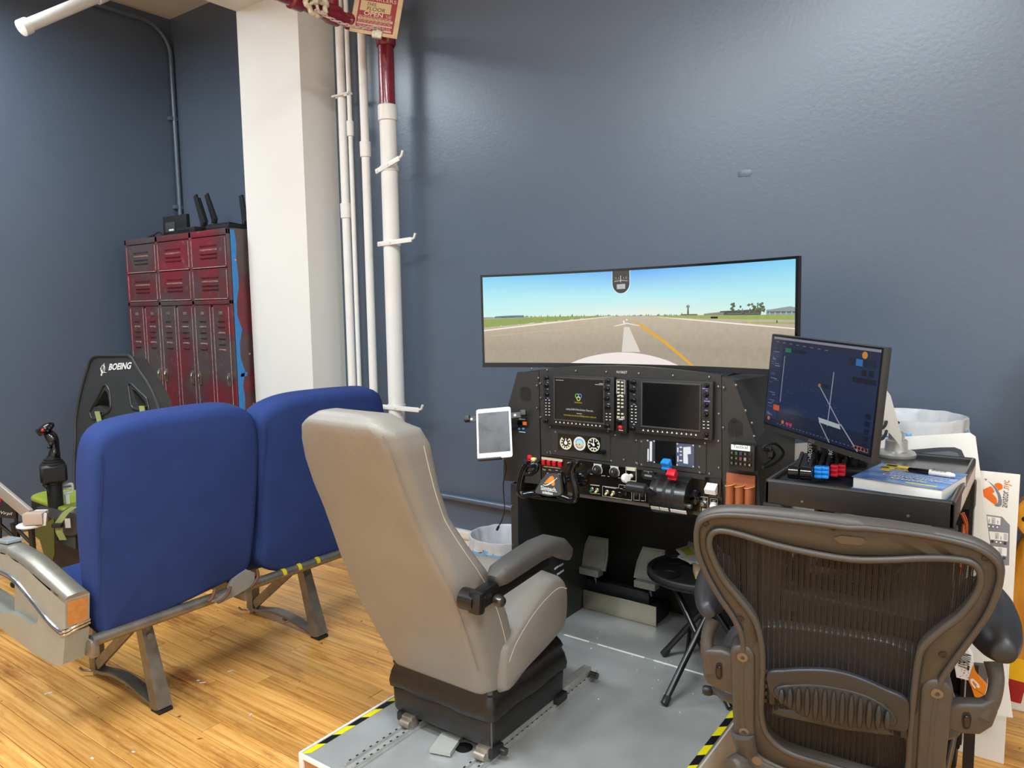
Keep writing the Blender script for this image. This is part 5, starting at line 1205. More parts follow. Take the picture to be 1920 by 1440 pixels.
for k in range(5): u = .925 + .016 * k; tp(g, 'a8afb4', ((u, .494), (u + .004, .494), (u + .004, .47), (u, .47)), .0015)
tp(g, '14130f', ((.751, .523), (.773, .524), (.773, .504), (.751, .504)), .0014); tp(g, '33302a', ((.947, .57), (.95, .57), (.95, .545), (.947, .545)), .0014)
obj('skyline_picture', g, TVM, t5, 0, stuff=True)
g = G(); U = [(.438, 0), (.438, .13)] + [(.466 - .028 * math.cos(a_), .13 + .11 * math.sin(a_)) for a_ in [PI * k / 16 for k in range(1, 16)]] + [(.494, .13), (.494, 0)]
tp(g, 'dff6fa', [(.466 + (a - .466) * 1.06, b * 1.03) for a, b in U], .0012); tp(g, '3b3a37', U, .0016)
tp(g, '5c5a54', ((.4445, .055), (.455, .07), (.477, .07), (.488, .055), (.488, .095), (.466, .088), (.4445, .097)), .0019); tp(g, '1d1c1a', ((.447, .066), (.485, .066), (.485, .084), (.447, .084)), .0021)
tp(g, 'b4b2aa', ((.4445, .108), (.466, .098), (.488, .106), (.488, .113), (.466, .105), (.4445, .116)), .002); tp(g, 'd8d6cc', ((.4645, .052), (.4665, .052), (.4665, .122), (.4645, .122)), .0024); tp(g, 'b9bab9', ((.4525, .142), (.480, .140), (.480, .192), (.4525, .194)), .002); tp(g, '8d8f90', ((.462, .166), (.471, .166), (.471, .170), (.462, .170)), .0023)
for u in (.4495, .4575, .4735, .4815): tp(g, 'a9a79d', ((u, .068), (u + .0025, .068), (u + .0025, .082), (u, .082)), .0023)
obj('compass_picture', g, TVM, t5, 0)
g = G(); c = TV(.465, 1 - bz * .45, .0046); text(g, 'SAMSUNG', .010, c, TV(.5, .97, .0046) - TV(.43, .97, .0046), ZD); obj('lettering', g, mat('grey_lettering', '6b6b6e', rough=.4), t5, 0)
g = G(); g.bar((TVC.x, TVC.y + sag + .08, TVC.z - .02), (TVC.x, TVC.y + sag + .1, zt - .02), .10, .04, up=(0, 1, 0), bev=.01); g.box((TVC.x, TVC.y + sag + .13, zt - .008), (.32, .2, .02), bev=.006); g.box((TVC.x, TVC.y + sag + .08, TVC.z), (.2, .09, .12), bev=.02); obj('stand', g, BLACKP, t5)

# ------------------------------------------------------------------ tablet on its bracket at the left
yaw_, tl_, rl_ = math.radians(26.26), math.radians(-26.68), math.radians(-5.94)
MT = Matrix.Translation((-1.693, 2.222, 1.024)) @ Matrix.Rotation(yaw_, 4, 'Z') @ Matrix.Rotation(tl_, 4, 'X') @ Matrix.Rotation(rl_, 4, 'Y')
t6 = thing('tablet', 'white-framed tablet with dark smudged screen clipped left of the console', 'tablet', M=MT)
def loc_slab(w, h, th, r, y0, bev): return G().slab([Vector((a, y0, b)) for a, b in rrect(w, h, r, 6)], (0, 1, 0), th, bev)
obj('body', loc_slab(.1347, .2, .0075, .009, 0, .002), mat('white_tablet_glass', 'eceae4', rough=.2), t6, 40, local=True)
g = G(); g.prism([Vector((a, -.0006, b + .002)) for a, b in ((-.060, -.079), (.060, -.079), (.060, .081), (-.060, .081))], (0, .0006, 0)); obj('screen', g, mat('smudged_screen', '3b3a3c', rough=.3, var=.25, vscale=18, rvar=.15), t6, 0, local=True)
g = G(); g.lathe([(.005, 0), (.005, .0006)], (0, 0, -.09), (0, -1, 0), 16); obj('home_button', g, mat('pale_home_button', 'd6d3cc', rough=.3), t6, local=True)
t7 = thing('tablet_bracket', 'black and steel spring bracket holding the white tablet', 'bracket', M=MT)
g = G(); g.bar((-.115, .014, .067), (.125, .014, .067), .022, .006, up=(0, 1, 0)); obj('bar', g, BLACKP, t7, local=True)
g = G()
for x in (-.105, .115): g.box((x, .006, .07), (.022, .026, .024), bev=.004)
g.box((-.02, .002, -.101), (.09, .022, .008), bev=.003); g.box((0, .014, 0), (.05, .012, .19), bev=.004)
obj('clip', g, BLACKP, t7, local=True)
g = G()
for x in (-.088, .082): g.lathe([(.006, 0), (.005, .003)], (x, .011, .066), (0, -1, 0), 12)
obj('rivet', g, WHITEINK, t7, local=True)
W7 = MT; a = W7 @ Vector((.03, .016, .0)); b = Vector((PP(958, 800).x + .03, YP + .004, a.z + .02)); g = G(); g.tube([a, a.lerp(b, .5) + Vector((-.01, -.01, .0)), b], .011, 10); obj('arm', g, BLACKP, t7)
g = G(); c0 = W7 @ Vector((.035, .006, -.104)); pts = [c0] + [ony(x, y, 2.30 + k * .004) for k, (x, y) in enumerate(((949, 880), (944, 905), (944.5, 930), (946, 955), (941, 975), (935, 987)))]
g.tube(smooth_open(pts), .0022, 6); g.cyl(pts[-1], pts[-1] + (pts[-1] - pts[-2]).normalized() * .02, .005, 8); single('charging_cable', g, RUBBER, 'thin black charging cable dangling from the tablet over the bin', 'cable')
# ------------------------------------------------------------------ waste bins
LINER = mat('white_bin_liner', 'e4e6e8', rough=.35, trans=.25, var=.04, vscale=30, bump=.5, bscale=25)
LINERB = mat('blue_tint_liner_band', '7ab4e2', rough=.4)
BINM = mat('grey_bin_plastic', '77756f', rough=.45, var=.05)
def bin_(c, r, h, label):
    t = thing('waste_bin', label, 'bin', (c[0], c[1], 0))
    g = G(); c = Vector((c[0], c[1], 0)); g.lathe([(r * .78, .004), (r * .8, 0), (r * .985, h - .012), (r * .98, h - .004), (r * .972, h - .01), (r * .785, .015)], c, seg=40); obj('bin_body', g, BINM, t)
    g = G(); rr = []
    random.seed(2); ph = [random.uniform(0, 6) for _ in range(6)]
    def wob(a_, k): return sum(math.sin(a_ * (5 + 4 * j) + ph[j]) for j in range(4)) * k
    for rad, z, k in ((.02, h - .30, 0), (.60, h - .29, .002), (.76, h - .2, .0035), (.85, h - .1, .003), (.925, h - .012, .0012), (.985, h + .006, .0006), (1.03, h + .004, .001), (1.035, h - .012, .0015), (1.025, h - .03, .002), (1.035, h - .05, .004)):
        rr.append([c + Vector((math.cos(a_) * (r * rad + wob(a_, k)), math.sin(a_) * (r * rad + wob(a_, k)), z + wob(a_ + 2, k * .8))) for a_ in [2 * PI * j / 72 for j in range(72)]])
    g.loft(rr, False); obj('liner', g, LINER, t, 60)
    g = G(); rr = []
    for rad, z, k in ((1.028, h - .044, .002), (1.035, h - .06, .003), (1.02, h - .078, .004)): rr.append([c + Vector((math.cos(a_) * (r * rad + wob(a_, k)), math.sin(a_) * (r * rad + wob(a_, k)), z + wob(a_ + 3, k * 1.5))) for a_ in [2 * PI * j / 72 for j in range(72)]])
    g.loft(rr, False); obj('liner_band', g, LINERB, t, 60, label='pale blue gathered hem of the liner')
    return t
a = ony(883, 1003, 2.97); b = ony(945, 998, 2.97)
bin_((b.x + .01, 2.95), .168, onp(940, 998, (0, 2.95, 0), (0, 1, 0)).z - .01, 'small grey waste bin with white liner between the leather seat and the console')
c = ony(1705, 777, 2.995); bin_((c.x, 2.995), .178, c.z - .006, 'tall waste bin with white liner and blue hem behind the silver monitor stand')

# ------------------------------------------------------------------ small folding tray table
t = thing('tray_table', 'black plastic tray table with cup wells on crossed tube legs beside the mesh chair', 'table', (-1.05, 2.62, ZP))
zt_ = .50
c = (onz(1240, 1045, zt_) + onz(1335, 1085, zt_)) / 2
c = Vector((-1.035, 2.62, zt_)); rt = .185
outl = [c + Vector((math.cos(a_) * rt * 1.05, math.sin(a_) * rt * .98, 0)) for a_ in [2 * PI * k / 56 for k in range(56)]]
BLT = mat('black_tray_plastic', '1f1f20', rough=.5, bump=.3, bscale=600)
g = G(); g.slab([p - Vector((0, 0, .03)) for p in outl], (0, 0, 1), .022, .006); tt = obj('tray', g, BLT, t)
g = G(); inn = [c + (p - c) * .90 for p in outl]; g.ringslab([p - Vector((0, 0, .03)) for p in outl], [p - Vector((0, 0, .03)) for p in inn], (0, 0, 1), .032, .005); obj('rim', g, BLT, t)
for dx, dy in ((-.12, .05), (-.08, -.10)):
    g = G(); g.lathe([(.038, -.007), (.042, -.003), (.042, .001), (.036, .0015), (.034, -.006)], c + Vector((dx, dy, -.002)), seg=24, caps=False); g.lathe([(.035, -.006), (.001, -.0062)], c + Vector((dx, dy, 0)), caps=False); obj('cup_well', g, DARK, tt)
f1, f2 = onz(1245, 1325, ZP), onz(1243, 1231, ZP)
TB = mat('black_tube', '161616', rough=.3, spec=.5)
rA, rB = c + Vector((.10, -.03, -.03)), c + Vector((.11, .10, -.03))
for f, r_ in ((f1, rA), (f2, rB)):
    g = G(); g.tube([f + Vector((0, 0, .011)), r_ + Vector((0, 0, 0))], .0115, 12); lg = obj('leg', g, TB, t); g = G(); d = (r_ - f).normalized(); g.cyl(f + Vector((0, 0, .008)), f + Vector((0, 0, .008)) + d * .03, .0135, 12); obj('foot', g, RUBBER, lg)
m1, m2 = f1.lerp(rA, .38), f2.lerp(rB, .38); g = G(); g.tube([m1, m2], .008, 10); obj('leg_brace', g, TB, t)
g1, g2 = Vector((c.x + .22, f1.y + .10, ZP)), Vector((c.x + .20, f2.y + .08, ZP))
for f, r_ in ((g1, c + Vector((-.10, -.04, -.03))), (g2, c + Vector((-.09, .08, -.03)))):
    g = G(); g.tube([f + Vector((0, 0, .011)), r_], .0115, 12); obj('leg', g, TB, t)
t = thing('papers', 'white sheets printed with yellow-green charts lying on the tray table', 'papers', c)
PP_ = [Vector((p.x, p.y, zt_ + .004)) for p in [onz(*q_, zt_) for q_ in px('1270,1047 1306,1018 1350,1040 1324,1072')]]
for k, (dx, dy, rz, h) in enumerate(((0, 0, 0, .004), (.015, -.012, .25, .010), (-.006, .02, -.35, .016))):
    M = Matrix.Rotation(rz, 3, 'Z'); cc = sum(PP_, Vector()) / 4; pts = [cc + M @ ((p - cc) * 1.0) + Vector((dx, dy, h - .004)) for p in PP_]
    g = G(); g.prism(pts, (0, 0, .004)); sh = obj('sheet', g, mat('white_paper', 'eeece4', rough=.6), t, 0)
    u_, v_ = (pts[3] - pts[0]), (pts[1] - pts[0]); g = G(); z = Vector((0, 0, .0046))
    for (ua, ub, va, vb, cc_) in ((.08, .55, .08, .3, 'c5cf3a'), (.1, .8, .4, .55, 'd8dd6a'), (.3, .9, .65, .8, 'c9d24a')): g.col(cc_); g.poly([pts[0] + u_ * ua + v_ * va + z, pts[0] + u_ * ub + v_ * va + z, pts[0] + u_ * (ub + .1) + v_ * vb + z, pts[0] + u_ * ua + v_ * vb + z])
    obj('chart_print', g, PRINT, sh, 0)
g = G(); b = onz(1312, 1080, zt_); g.box((b.x + .03, b.y + .03, zt_ + .012), (.12, .08, .03), Matrix.Rotation(.5, 3, 'Z'), bev=.002); single('paper_pad', g, mat('tan_pad', 'c9b08e', rough=.6), 'tan folded pad under the chart sheets at the tray edge', 'pad')

# ------------------------------------------------------------------ black utility cart
CX0, CX1, CY0, CY1, CZ = -.622, -.166, 2.055, 2.672, 1.008
t = thing('utility_cart', 'black metal utility cart with rimmed top carrying the tilted monitor', 'cart', ((CX0 + CX1) / 2, (CY0 + CY1) / 2, 0))
CB = mat('black_cart_metal', '1c1c1d', rough=.33, bump=.08, bscale=300, spec=.5); EDGE = mat('cart_rim', '3a3a3a', rough=.25, metal=.3)
def shelf(z, d, nm):
    g = G(); g.box(((CX0 + CX1) / 2, (CY0 + CY1) / 2, z - .012), (CX1 - CX0 - .01, CY1 - CY0 - .01, .006)); s = obj(nm, g, mat('cart_top', '2a2a2c', rough=.22, spec=.5), t, 0)
    for c_, dd in ((((CX0 + CX1) / 2, CY0 + .006, z - d / 2), (CX1 - CX0, .012, d)), (((CX0 + CX1) / 2, CY1 - .006, z - d / 2), (CX1 - CX0, .012, d)), ((CX0 + .006, (CY0 + CY1) / 2, z - d / 2), (.012, CY1 - CY0, d)), ((CX1 - .006, (CY0 + CY1) / 2, z - d / 2), (.012, CY1 - CY0, d))):
        g = G(); g.box(c_, dd, bev=.003); obj('apron', g, CB, s)
    g = G(); r4 = [Vector((CX0 + .006, CY0 + .006, z)), Vector((CX1 - .006, CY0 + .006, z)), Vector((CX1 - .006, CY1 - .006, z)), Vector((CX0 + .006, CY1 - .006, z))]
    for k in range(4): g.tube([r4[k], r4[(k + 1) % 4]], .0065, 8)
    obj('rim', g, EDGE, s)
shelf(CZ, .062, 'top_shelf'); shelf(.70, .05, 'lower_shelf'); shelf(.24, .05, 'bottom_shelf')
for x, sx_ in ((CX0, 1), (CX1, -1)):
    for y, sy_ in ((CY0, 1), (CY1, -1)):
        g = G(); g.prism([Vector((x - sx_ * .003, y - sy_ * .003, .1)), Vector((x + sx_ * .05, y - sy_ * .003, .1)), Vector((x + sx_ * .05, y + sy_ * .006, .1)), Vector((x + sx_ * .008, y + sy_ * .006, .1)), Vector((x + sx_ * .008, y + sy_ * .05, .1)), Vector((x - sx_ * .003, y + sy_ * .05, .1))], (0, 0, CZ - .165)); po = obj('corner_post', g, CB, t, 20)
        g = G(); g.box((x + sx_ * .022, y + sy_ * .022, CZ - .105), (.055, .055, .09), bev=.008); obj('post_bracket', g, BLACKP, po)
        g = G(); g.cyl((x + sx_ * .022 - .012, y + sy_ * .022, .055), (x + sx_ * .022 + .012, y + sy_ * .022, .055), .05, 20, .006); g.box((x + sx_ * .022, y + sy_ * .022, .095), (.04, .05, .03), bev=.006); obj('caster', g, RUBBER, po)
g = G()
for x, z in ((CX0 + .10, CZ - .045), (CX1 - .10, CZ - .045), (CX0 + .02, CZ - .085), (CX0 + .02, CZ - .105)): g.lathe([(.004, 0), (.003, .002)], (x, CY0 - (.0 if z > CZ - .07 else .006), z), OUT, 8)
obj('screws', g, SCREW, t, stuff=True)
g = G(); g.prism([Vector((CX1 + .0005, y, z)) for y, z in ((CY0 + .15, CZ - .05), (CY1 - .05, CZ - .05), (CY1 - .04, CZ - .012), (CY0 + .18, CZ - .012))], (.001, 0, 0)); obj('label', g, mat('pinkish_label', 'cfc3b8', rough=.5, var=.08, vscale=60), t, 0, label='pale label on the right apron')
g = G(); g.box((CX0 + .17, 2.3, .73), (.24, .3, .06), bev=.004); single('electronics_box', g, BLACKG, 'glossy black box lying on the cart lower shelf', 'box')
t = thing('computer_tower', 'black computer tower standing on the cart bottom shelf behind the mesh chair', 'computer', (-.39, 2.36, .23))
g = G(); g.box((-.39, 2.36, .455), (.34, .50, .44), bev=.006); obj('case', g, BLACKP, t)
g = G(); g.box((-.39, 2.108, .455), (.30, .006, .40), bev=.002); obj('front_panel', g, BLACKM, t)
g = G(); g.box((CX1 - .01, 2.125, .86), (.006, .045, .14)); single('circuit_board', g, mat('blue_circuit_board', '27357f', rough=.4), 'blue circuit board standing at the right front post of the cart', 'board')
g = G(); q = Vector((CX1 + .004, 2.2, .92)); g.tube(smooth_open([q + Vector((0, 0, .03)), q + Vector((.008, .02, .0)), q + Vector((.004, .05, -.03)), q + Vector((0, .02, -.045)), q + Vector((.006, -.01, -.02)), q + Vector((.002, .03, -.01)), q + Vector((0, .03, -.12))]), .0035, 6); g.tube(smooth_open([q + Vector((.003, .012, .03)), q + Vector((.01, .05, -.02)), q + Vector((.0, .06, -.15))]), .003, 6); single('wire_bundle', g, mat('orange_brown_wire', '9c4a26', rough=.5), 'knotted orange-brown wires hanging below the cart right apron', 'wires')
g = G(); g.box((CX1 - .004, 2.27, .80), (.012, .03, .16), bev=.003); single('power_brick', g, BLACKP, 'narrow black power brick hanging under the orange wires on the cart side', 'brick')

# lever unit under the monitor
t = thing('lever_quadrant', 'desktop throttle quadrant with black cylinder, blue and red levers on the cart', 'throttle', (-.5, 2.34, CZ))
KZ = CZ + .022
def onk(x, y, z=KZ): return onz(x, y, z)
a, b = onk(1478, 885), onk(1523, 889)
for k, (u0, u1) in enumerate(((0, .46), (.50, 1.0))): g = G(); p, q = a.lerp(b, u0), a.lerp(b, u1); g.cyl(p, q, .0185, 20, .002); obj('throttle_knob', g, BLACKG, t, label='black cylinder knob')
dirx = (b - a).normalized(); diry = Vector((-dirx.y, dirx.x, 0))
lv = []
for x, y, m_, nm in ((1534.5, 885, mat('blue_lever_plastic', '1f86d8'), 'blue_knob'), (1547.5, 885.5, mat('blue_lever_plastic', '1f86d8'), 'blue_knob'), (1564.5, 882, mat('red_lever_plastic', 'c4182a'), 'red_knob'), (1578.5, 881, mat('red_lever_plastic', 'c4182a'), 'red_knob')):
    c = onk(x, y); M = Matrix((dirx, diry, Vector((0, 0, 1)))).transposed(); g = G(); w = .0195
    g.box(c, (w, .022, .034), M, bev=.004)
    for dz in (-.011, .002, .013): g.box(c + Vector((0, 0, dz)) - diry * .006, (w, .018, .008), M, bev=.003)
    obj(nm, g, m_, t, label=nm.replace('_', ' ')); lv.append(c)
for c in [a.lerp(b, .3), a.lerp(b, .8)] + lv:
    e = c + diry * .13 + Vector((0, 0, .03)); g = G(); g.bar(c + diry * .01, e, .009, .014, bev=.002); obj('lever', g, BLACKP, t)
c = (a + lv[-1]) / 2 + diry * .17 + dirx * .045; M = Matrix((dirx, diry, Vector((0, 0, 1)))).transposed()
g = G(); g.box(c + Vector((.0, 0, .035)), (.16, .13, .105), M, bev=.02); obj('housing', g, BLACKP, t)
g = G(); g.box(c + Vector((0, 0, -.008)), (.22, .2, .012), M, bev=.004); obj('base', g, BLACKP, t)
for k in range(6):
    cc = c + dirx * (-.068 + .027 * k) - diry * .066 + Vector((0, 0, .035)); g = G(); g.box(cc, (.022, .006, .09), M, bev=.002); obj('slot_plate', g, BLACKG, t)
g = G()
for k, s in enumerate(('THROTTLE', 'PROP', 'MIX')): cc = c + dirx * (-.066 + .055 * k) - diry * .0705 + Vector((0, 0, .04)); text(g, s, .015, cc, Vector((0, 0, 1)), -dirx)
obj('lettering', g, WHITEINK, t, 0)

# tilted monitor and its silver arm
W2, H2 = .458, .289
M2 = Matrix.Translation((-.5095, 2.128, 1.254)) @ Matrix.Rotation(math.radians(-39.15), 4, 'Z') @ Matrix.Rotation(math.radians(-3.37), 4, 'X') @ Matrix.Rotation(math.radians(2.28), 4, 'Y')
t = thing('desk_monitor', 'thin-bezelled black monitor with dark blue map screen held above the cart', 'monitor', M=M2)
g = G(); g.box((0, .0115, 0), (W2, .023, H2), bev=.003); obj('housing', g, mat('dark_grey_monitor_case', '2b2a29', rough=.4), t, local=True)
g = G(); g.box((0, .037, 0), (.2, .02, .16), bev=.008); obj('back_hump', g, BLACKP, t, local=True)
sx0, sx1, sz0, sz1 = -W2 / 2 + .006, W2 / 2 - .006, -H2 / 2 + .02, H2 / 2 - .006
g = G(); g.box((0, -.0004, (sz0 + sz1) / 2), (W2 - .004, .0012, sz1 - sz0 + .008)); obj('black_border', g, BLACKG, t, 0, local=True)
MSC = attr_mat('map_screen', .12, .75)
def mp(g, c, pts, d=.0016):       # u,v 0..1 from the upper left of the lit area
    g.col(c); P = [Vector((sx0 + (sx1 - sx0) * u, -d, sz1 + (sz0 - sz1) * v)) for u, v in pts]
    tr = tessellate_polygon([P]); g.add(P, [list(i) for i in tr])
def mr(g, c, u0, v0, u1, v1, d=.0019): mp(g, c, ((u0, v0), (u0, v1), (u1, v1), (u1, v0)), d)
def ml(g, c, a, b, w=.004, d=.0022):
    dx, dy = b[0] - a[0], (b[1] - a[1]) * .58; L_ = math.hypot(dx, dy); nx, ny = -dy / L_ * w / 2, dx / L_ * w / 2 / .58
    mp(g, c, ((a[0] + nx, a[1] + ny), (b[0] + nx, b[1] + ny), (b[0] - nx, b[1] - ny), (a[0] - nx, a[1] - ny)), d)
g = G(); mr(g, '1e2c49', 0, 0, 1, 1, .0014); obj('map_picture', g, MSC, t, 0, local=True)
g = G(); mr(g, '8d8a94', 0.02, .005, 1, .03); mr(g, '262b42', 0, .03, 1, .1); mr(g, '262f4c', 0, .1, .13, .92); mr(g, '171f34', 0, .93, 1, 1); mr(g, '1b2338', .12, .82, 1, .93)
mr(g, '27754a', .155, .115, .215, .16, .0021); mr(g, '19202f', .225, .12, .29, .155, .0021); mr(g, '19202f', .30, .12, .36, .155, .0021)
mr(g, '1a2334', .755, .12, .97, .185, .0021); mr(g, '2f6fae', .815, .12, .87, .185, .0024); mr(g, '10141e', .87, .215, .905, .275, .0021); mr(g, '10141e', .925, .215, .96, .275, .0021); mr(g, '12151f', .80, .295, .985, .345, .0021)
mp(g, 'd08a3a', [(.88 + .022 * math.cos(a_), .075 + .035 * math.sin(a_)) for a_ in [2 * PI * k / 14 for k in range(14)]], .0024)
for k in range(5): mr(g, '11172a', .935, .62 + .072 * k, .975, .67 + .072 * k, .0021)
mr(g, 'c2562f', .085, .765, .15, .825, .0023)
for u in (.045, .20): mp(g, 'c46a2c', [(u + .014 * math.cos(a_), .935 + .022 * math.sin(a_)) for a_ in [2 * PI * k / 12 for k in range(12)]], .0024)
for u in (.235, .27): mr(g, 'c22a5c', u, .925, u + .028, .955, .0024)
mr(g, 'a85a3a', .875, .945, .985, .985, .0021)
for k in range(4): mp(g, '141a2c', [(.888 + .028 * k + .011 * math.cos(a_), .965 + .016 * math.sin(a_)) for a_ in [2 * PI * j / 10 for j in range(10)]], .0024)
random.seed(12)
for k in range(26):
    u = random.choice((.02, .03, .025, .06)) ; v = random.uniform(.11, .9); mr(g, random.choice(('6f7aa0', '55608a', '8088a8')), u, v, u + random.uniform(.02, .07), v + .006, .0024)
for k in range(30): u, v = random.uniform(.17, .85), random.uniform(.42, .9); mr(g, '3a4a72', u, v, u + random.uniform(.01, .04), v + .005, .0021)
for k in range(22): u = .14 + .034 * k; mr(g, '5b678a', u, .965, u + .016, .972, .0024)
mr(g, '303a5a', .0, .18, .115, .235, .0021); mr(g, '303a5a', .01, .26, .07, .30, .0021)
for k in range(8): u = .05 + .07 * k; mr(g, '6f7590', u, .055 + .003 * k, u + .03, .062 + .003 * k, .0024)
for s in ((.545, .428), (.565, .425), (.585, .43), (.555, .447), (.578, .45), (.6, .45)): mr(g, '0f1420', s[0], s[1], s[0] + .016, s[1] + .014, .0023)
mp(g, 'b06a3a', [(.525 + .012 * math.cos(a_), .447 + .02 * math.sin(a_)) for a_ in [2 * PI * j / 10 for j in range(10)]], .0024)
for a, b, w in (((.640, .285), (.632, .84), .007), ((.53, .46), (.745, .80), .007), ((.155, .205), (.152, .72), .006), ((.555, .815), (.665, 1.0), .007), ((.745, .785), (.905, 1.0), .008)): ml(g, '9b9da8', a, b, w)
mp(g, 'aeb6b8', ((.545, .775), (.735, .79), (.75, .835), (.56, .825)), .0026)  # pale parallelogram: reflection in the glass, painted into the screen picture
obj('map_and_reflection', g, MSC, t, 0, local=True)
g = G(); text(g, 'ASUS', .012, Vector((0, -.0006, -H2 / 2 + .005)), XD, ZD, shear=.1); obj('lettering', g, mat('grey_lettering', '6b6b6e'), t, 0, local=True)
SIL = mat('satin_silver', 'b9b7b2', rough=.35, metal=.55, var=.03)
bc = Vector((onz(1680, 850, CZ).x, onz(1680, 850, CZ).y, CZ - .009))
t = thing('monitor_stand', 'satin silver monitor arm with round base standing on the cart', 'monitor arm', bc)
g = G(); g.lathe([(.058, 0), (.06, .003), (.06, .010), (.054, .017), (.030, .02)], bc, seg=36); obj('round_base', g, SIL, t)
g = G(); g.lathe([(.036, .018), (.034, .024), (.033, .052), (.030, .055)], bc, seg=32); obj('collar', g, SIL, t)
g = G(); g.lathe([(.024, .05), (.024, .076), (.018, .08)], bc, seg=28); obj('post', g, SIL, t)
mb = M2 @ Vector((.03, .045, -.005)); hp = bc + Vector((0, 0, .115))
d = (mb - hp); g = G(); dn = d.normalized(); up = Vector((0, 0, 1)); sd = dn.cross(up).normalized(); upn = sd.cross(dn)
pa = [hp - dn * .03 - upn * .02, hp + dn * .02 - upn * .032, mb - dn * .06 + Vector((0, 0, .02)) - upn * .02, mb - dn * .02 + upn * .0, mb - dn * .03 + upn * .03, hp + dn * .02 + upn * .035, hp - dn * .03 + upn * .025]
vd = Vector((CF.x, CF.y, 0)).normalized(); g.prism([atd(x, y, 2.26) for x, y in px('1650,768 1663,732 1670,742 1691,818 1689,838 1680,826 1664,808 1650,806')], (atd(1680, 800, 2.26) - CP).normalized() * .05); obj('swing_arm', g, SIL, t, 30)
g = G(); g.bar(mb - dn * .06, mb + Vector((0, 0, 0)), .05, .05, bev=.006); obj('tilt_head', g, BLACKP, t)
g = G(); q = M2 @ Vector((.10, .045, -.06)); g.tube(smooth_open([q, q + Vector((.05, .1, -.03)), hp + Vector((-.02, -.04, .01)), hp + Vector((0, .03, -.01))]), .0045, 8); g.tube(smooth_open([q + Vector((0, 0, -.02)), q + Vector((.05, .1, -.06)), hp + Vector((-.02, -.03, -.015)), hp + Vector((.0, .02, -.01))]), .0045, 8); single('monitor_cable', g, RUBBER, 'pair of black cables running from the desk monitor to the silver post', 'cable')

# book and marker
zb_ = 1.031
P4 = [onz(*p, zb_) for p in px('1597,893 1768,918 1785,888 1643,872')]
e1 = (P4[1] - P4[0]); bw = e1.length; e1.normalize(); e2 = Vector((-e1.y, e1.x, 0)); bh = .225
o_ = P4[0]; BK = lambda u, v, h=0.0: o_ + e1 * (u * bw) + e2 * (v * bh) + Vector((0, 0, h))
t = thing('book', 'thick flight training paperback with blue sky cover and yellow titles on the cart', 'book', BK(.5, .5, -.046))
hb = zb_ - (CZ - .009)
g = G(); g.box(BK(.5, .5, -hb / 2 - .0005), (bw - .006, bh - .006, hb - .003), Matrix((e1, e2, Vector((0, 0, 1)))).transposed(), bev=.002); obj('pages', g, mat('book_pages', 'e6e2d8', rough=.7, bump=.3, bscale=500, stretch=(1, 1, 30)), t)
g = G(); M_ = Matrix((e1, e2, Vector((0, 0, 1)))).transposed(); g.box(BK(.5, .5, -.0006), (bw, bh, .0012), M_); g.box(BK(.5, .5, -hb + .0006), (bw, bh, .0012), M_); obj('cover', g, mat('blue_sky_cover', '2a5aa0', rough=.22, col2='7fa6d8', vscale=9, stretch=(1, 3, 1)), t, 0)
g = G(); bx = lambda c0, u0, v0, u1, v1: (g.col(c0), g.poly([BK(u0, v0, .0006), BK(u1, v0, .0006), BK(u1, v1, .0006), BK(u0, v1, .0006)]))
bx('e8c81e', .08, .84, .42, .985); bx('c9402c', .09, .88, .22, .96); bx('e8c81e', .07, .70, .86, .80); bx('cc5a28', .07, .73, .17, .79); bx('e0b81e', .12, .56, .24, .68); bx('9db4dc', .28, .44, 1.0, .62); bx('e8cf3a', .58, .06, .92, .11)
obj('cover_print', g, PRINT, t, 0)
g = G(); text(g, 'EXPLAINED', .024, BK(.52, .72, .0010), e1, e2, width=bw * .55); text(g, 'FOR AIRPLANE AND HELICOPTER', .016, BK(.62, .585, .001), e1, e2, width=bw * .68); text(g, 'FLYING LICENCES', .014, BK(.62, .49, .001), e1, e2, width=bw * .62); obj('cover_lettering', g, mat('navy_ink', '2b2f6a', rough=.5), t, 0)
g = G(); text(g, 'Conversation', .042, BK(.56, .31, .001), e1, e2, bold=.0006, width=bw * .66, shear=.2); text(g, 'Guide', .035, BK(.56, .18, .001), e1, e2, bold=.0006, width=bw * .4, shear=.2); obj('cover_lettering', g, mat('silver_ink', 'd2d2d6', rough=.4), t, 0, label='silver italic title')
ma, mb_ = onz(1703, 880, zb_ + .008), onz(1791, 892, zb_ + .008)
dm = (mb_ - ma).normalized(); t = thing('marker', 'black and white permanent marker lying across the back of the book', 'marker', ma)
LM = (mb_ - ma).length
g = G(); g.lathe([(.004, 0), (.0072, .004), (.0072, LM * .46)], ma, dm, 14); obj('cap', g, BLACKG, t)
g = G(); g.lathe([(.0078, LM * .46), (.0078, LM * .90), (.0062, LM * .91), (.0062, LM * .96), (.003, LM)], ma, dm, 14); obj('barrel', g, mat('white_knob', 'e8e6e0'), t)
g = G(); sdm = dm.cross(Vector((0, 0, 1))).normalized(); text(g, 'Sharpie', .012, ma + dm * LM * .67 + sdm * .0055 + Vector((0, 0, .0058)), dm, (Vector((0, 0, 1)) - sdm).normalized(), ext=.0006, shear=.2); obj('lettering', g, mat('black_ink', '241d1a'), t, 0)

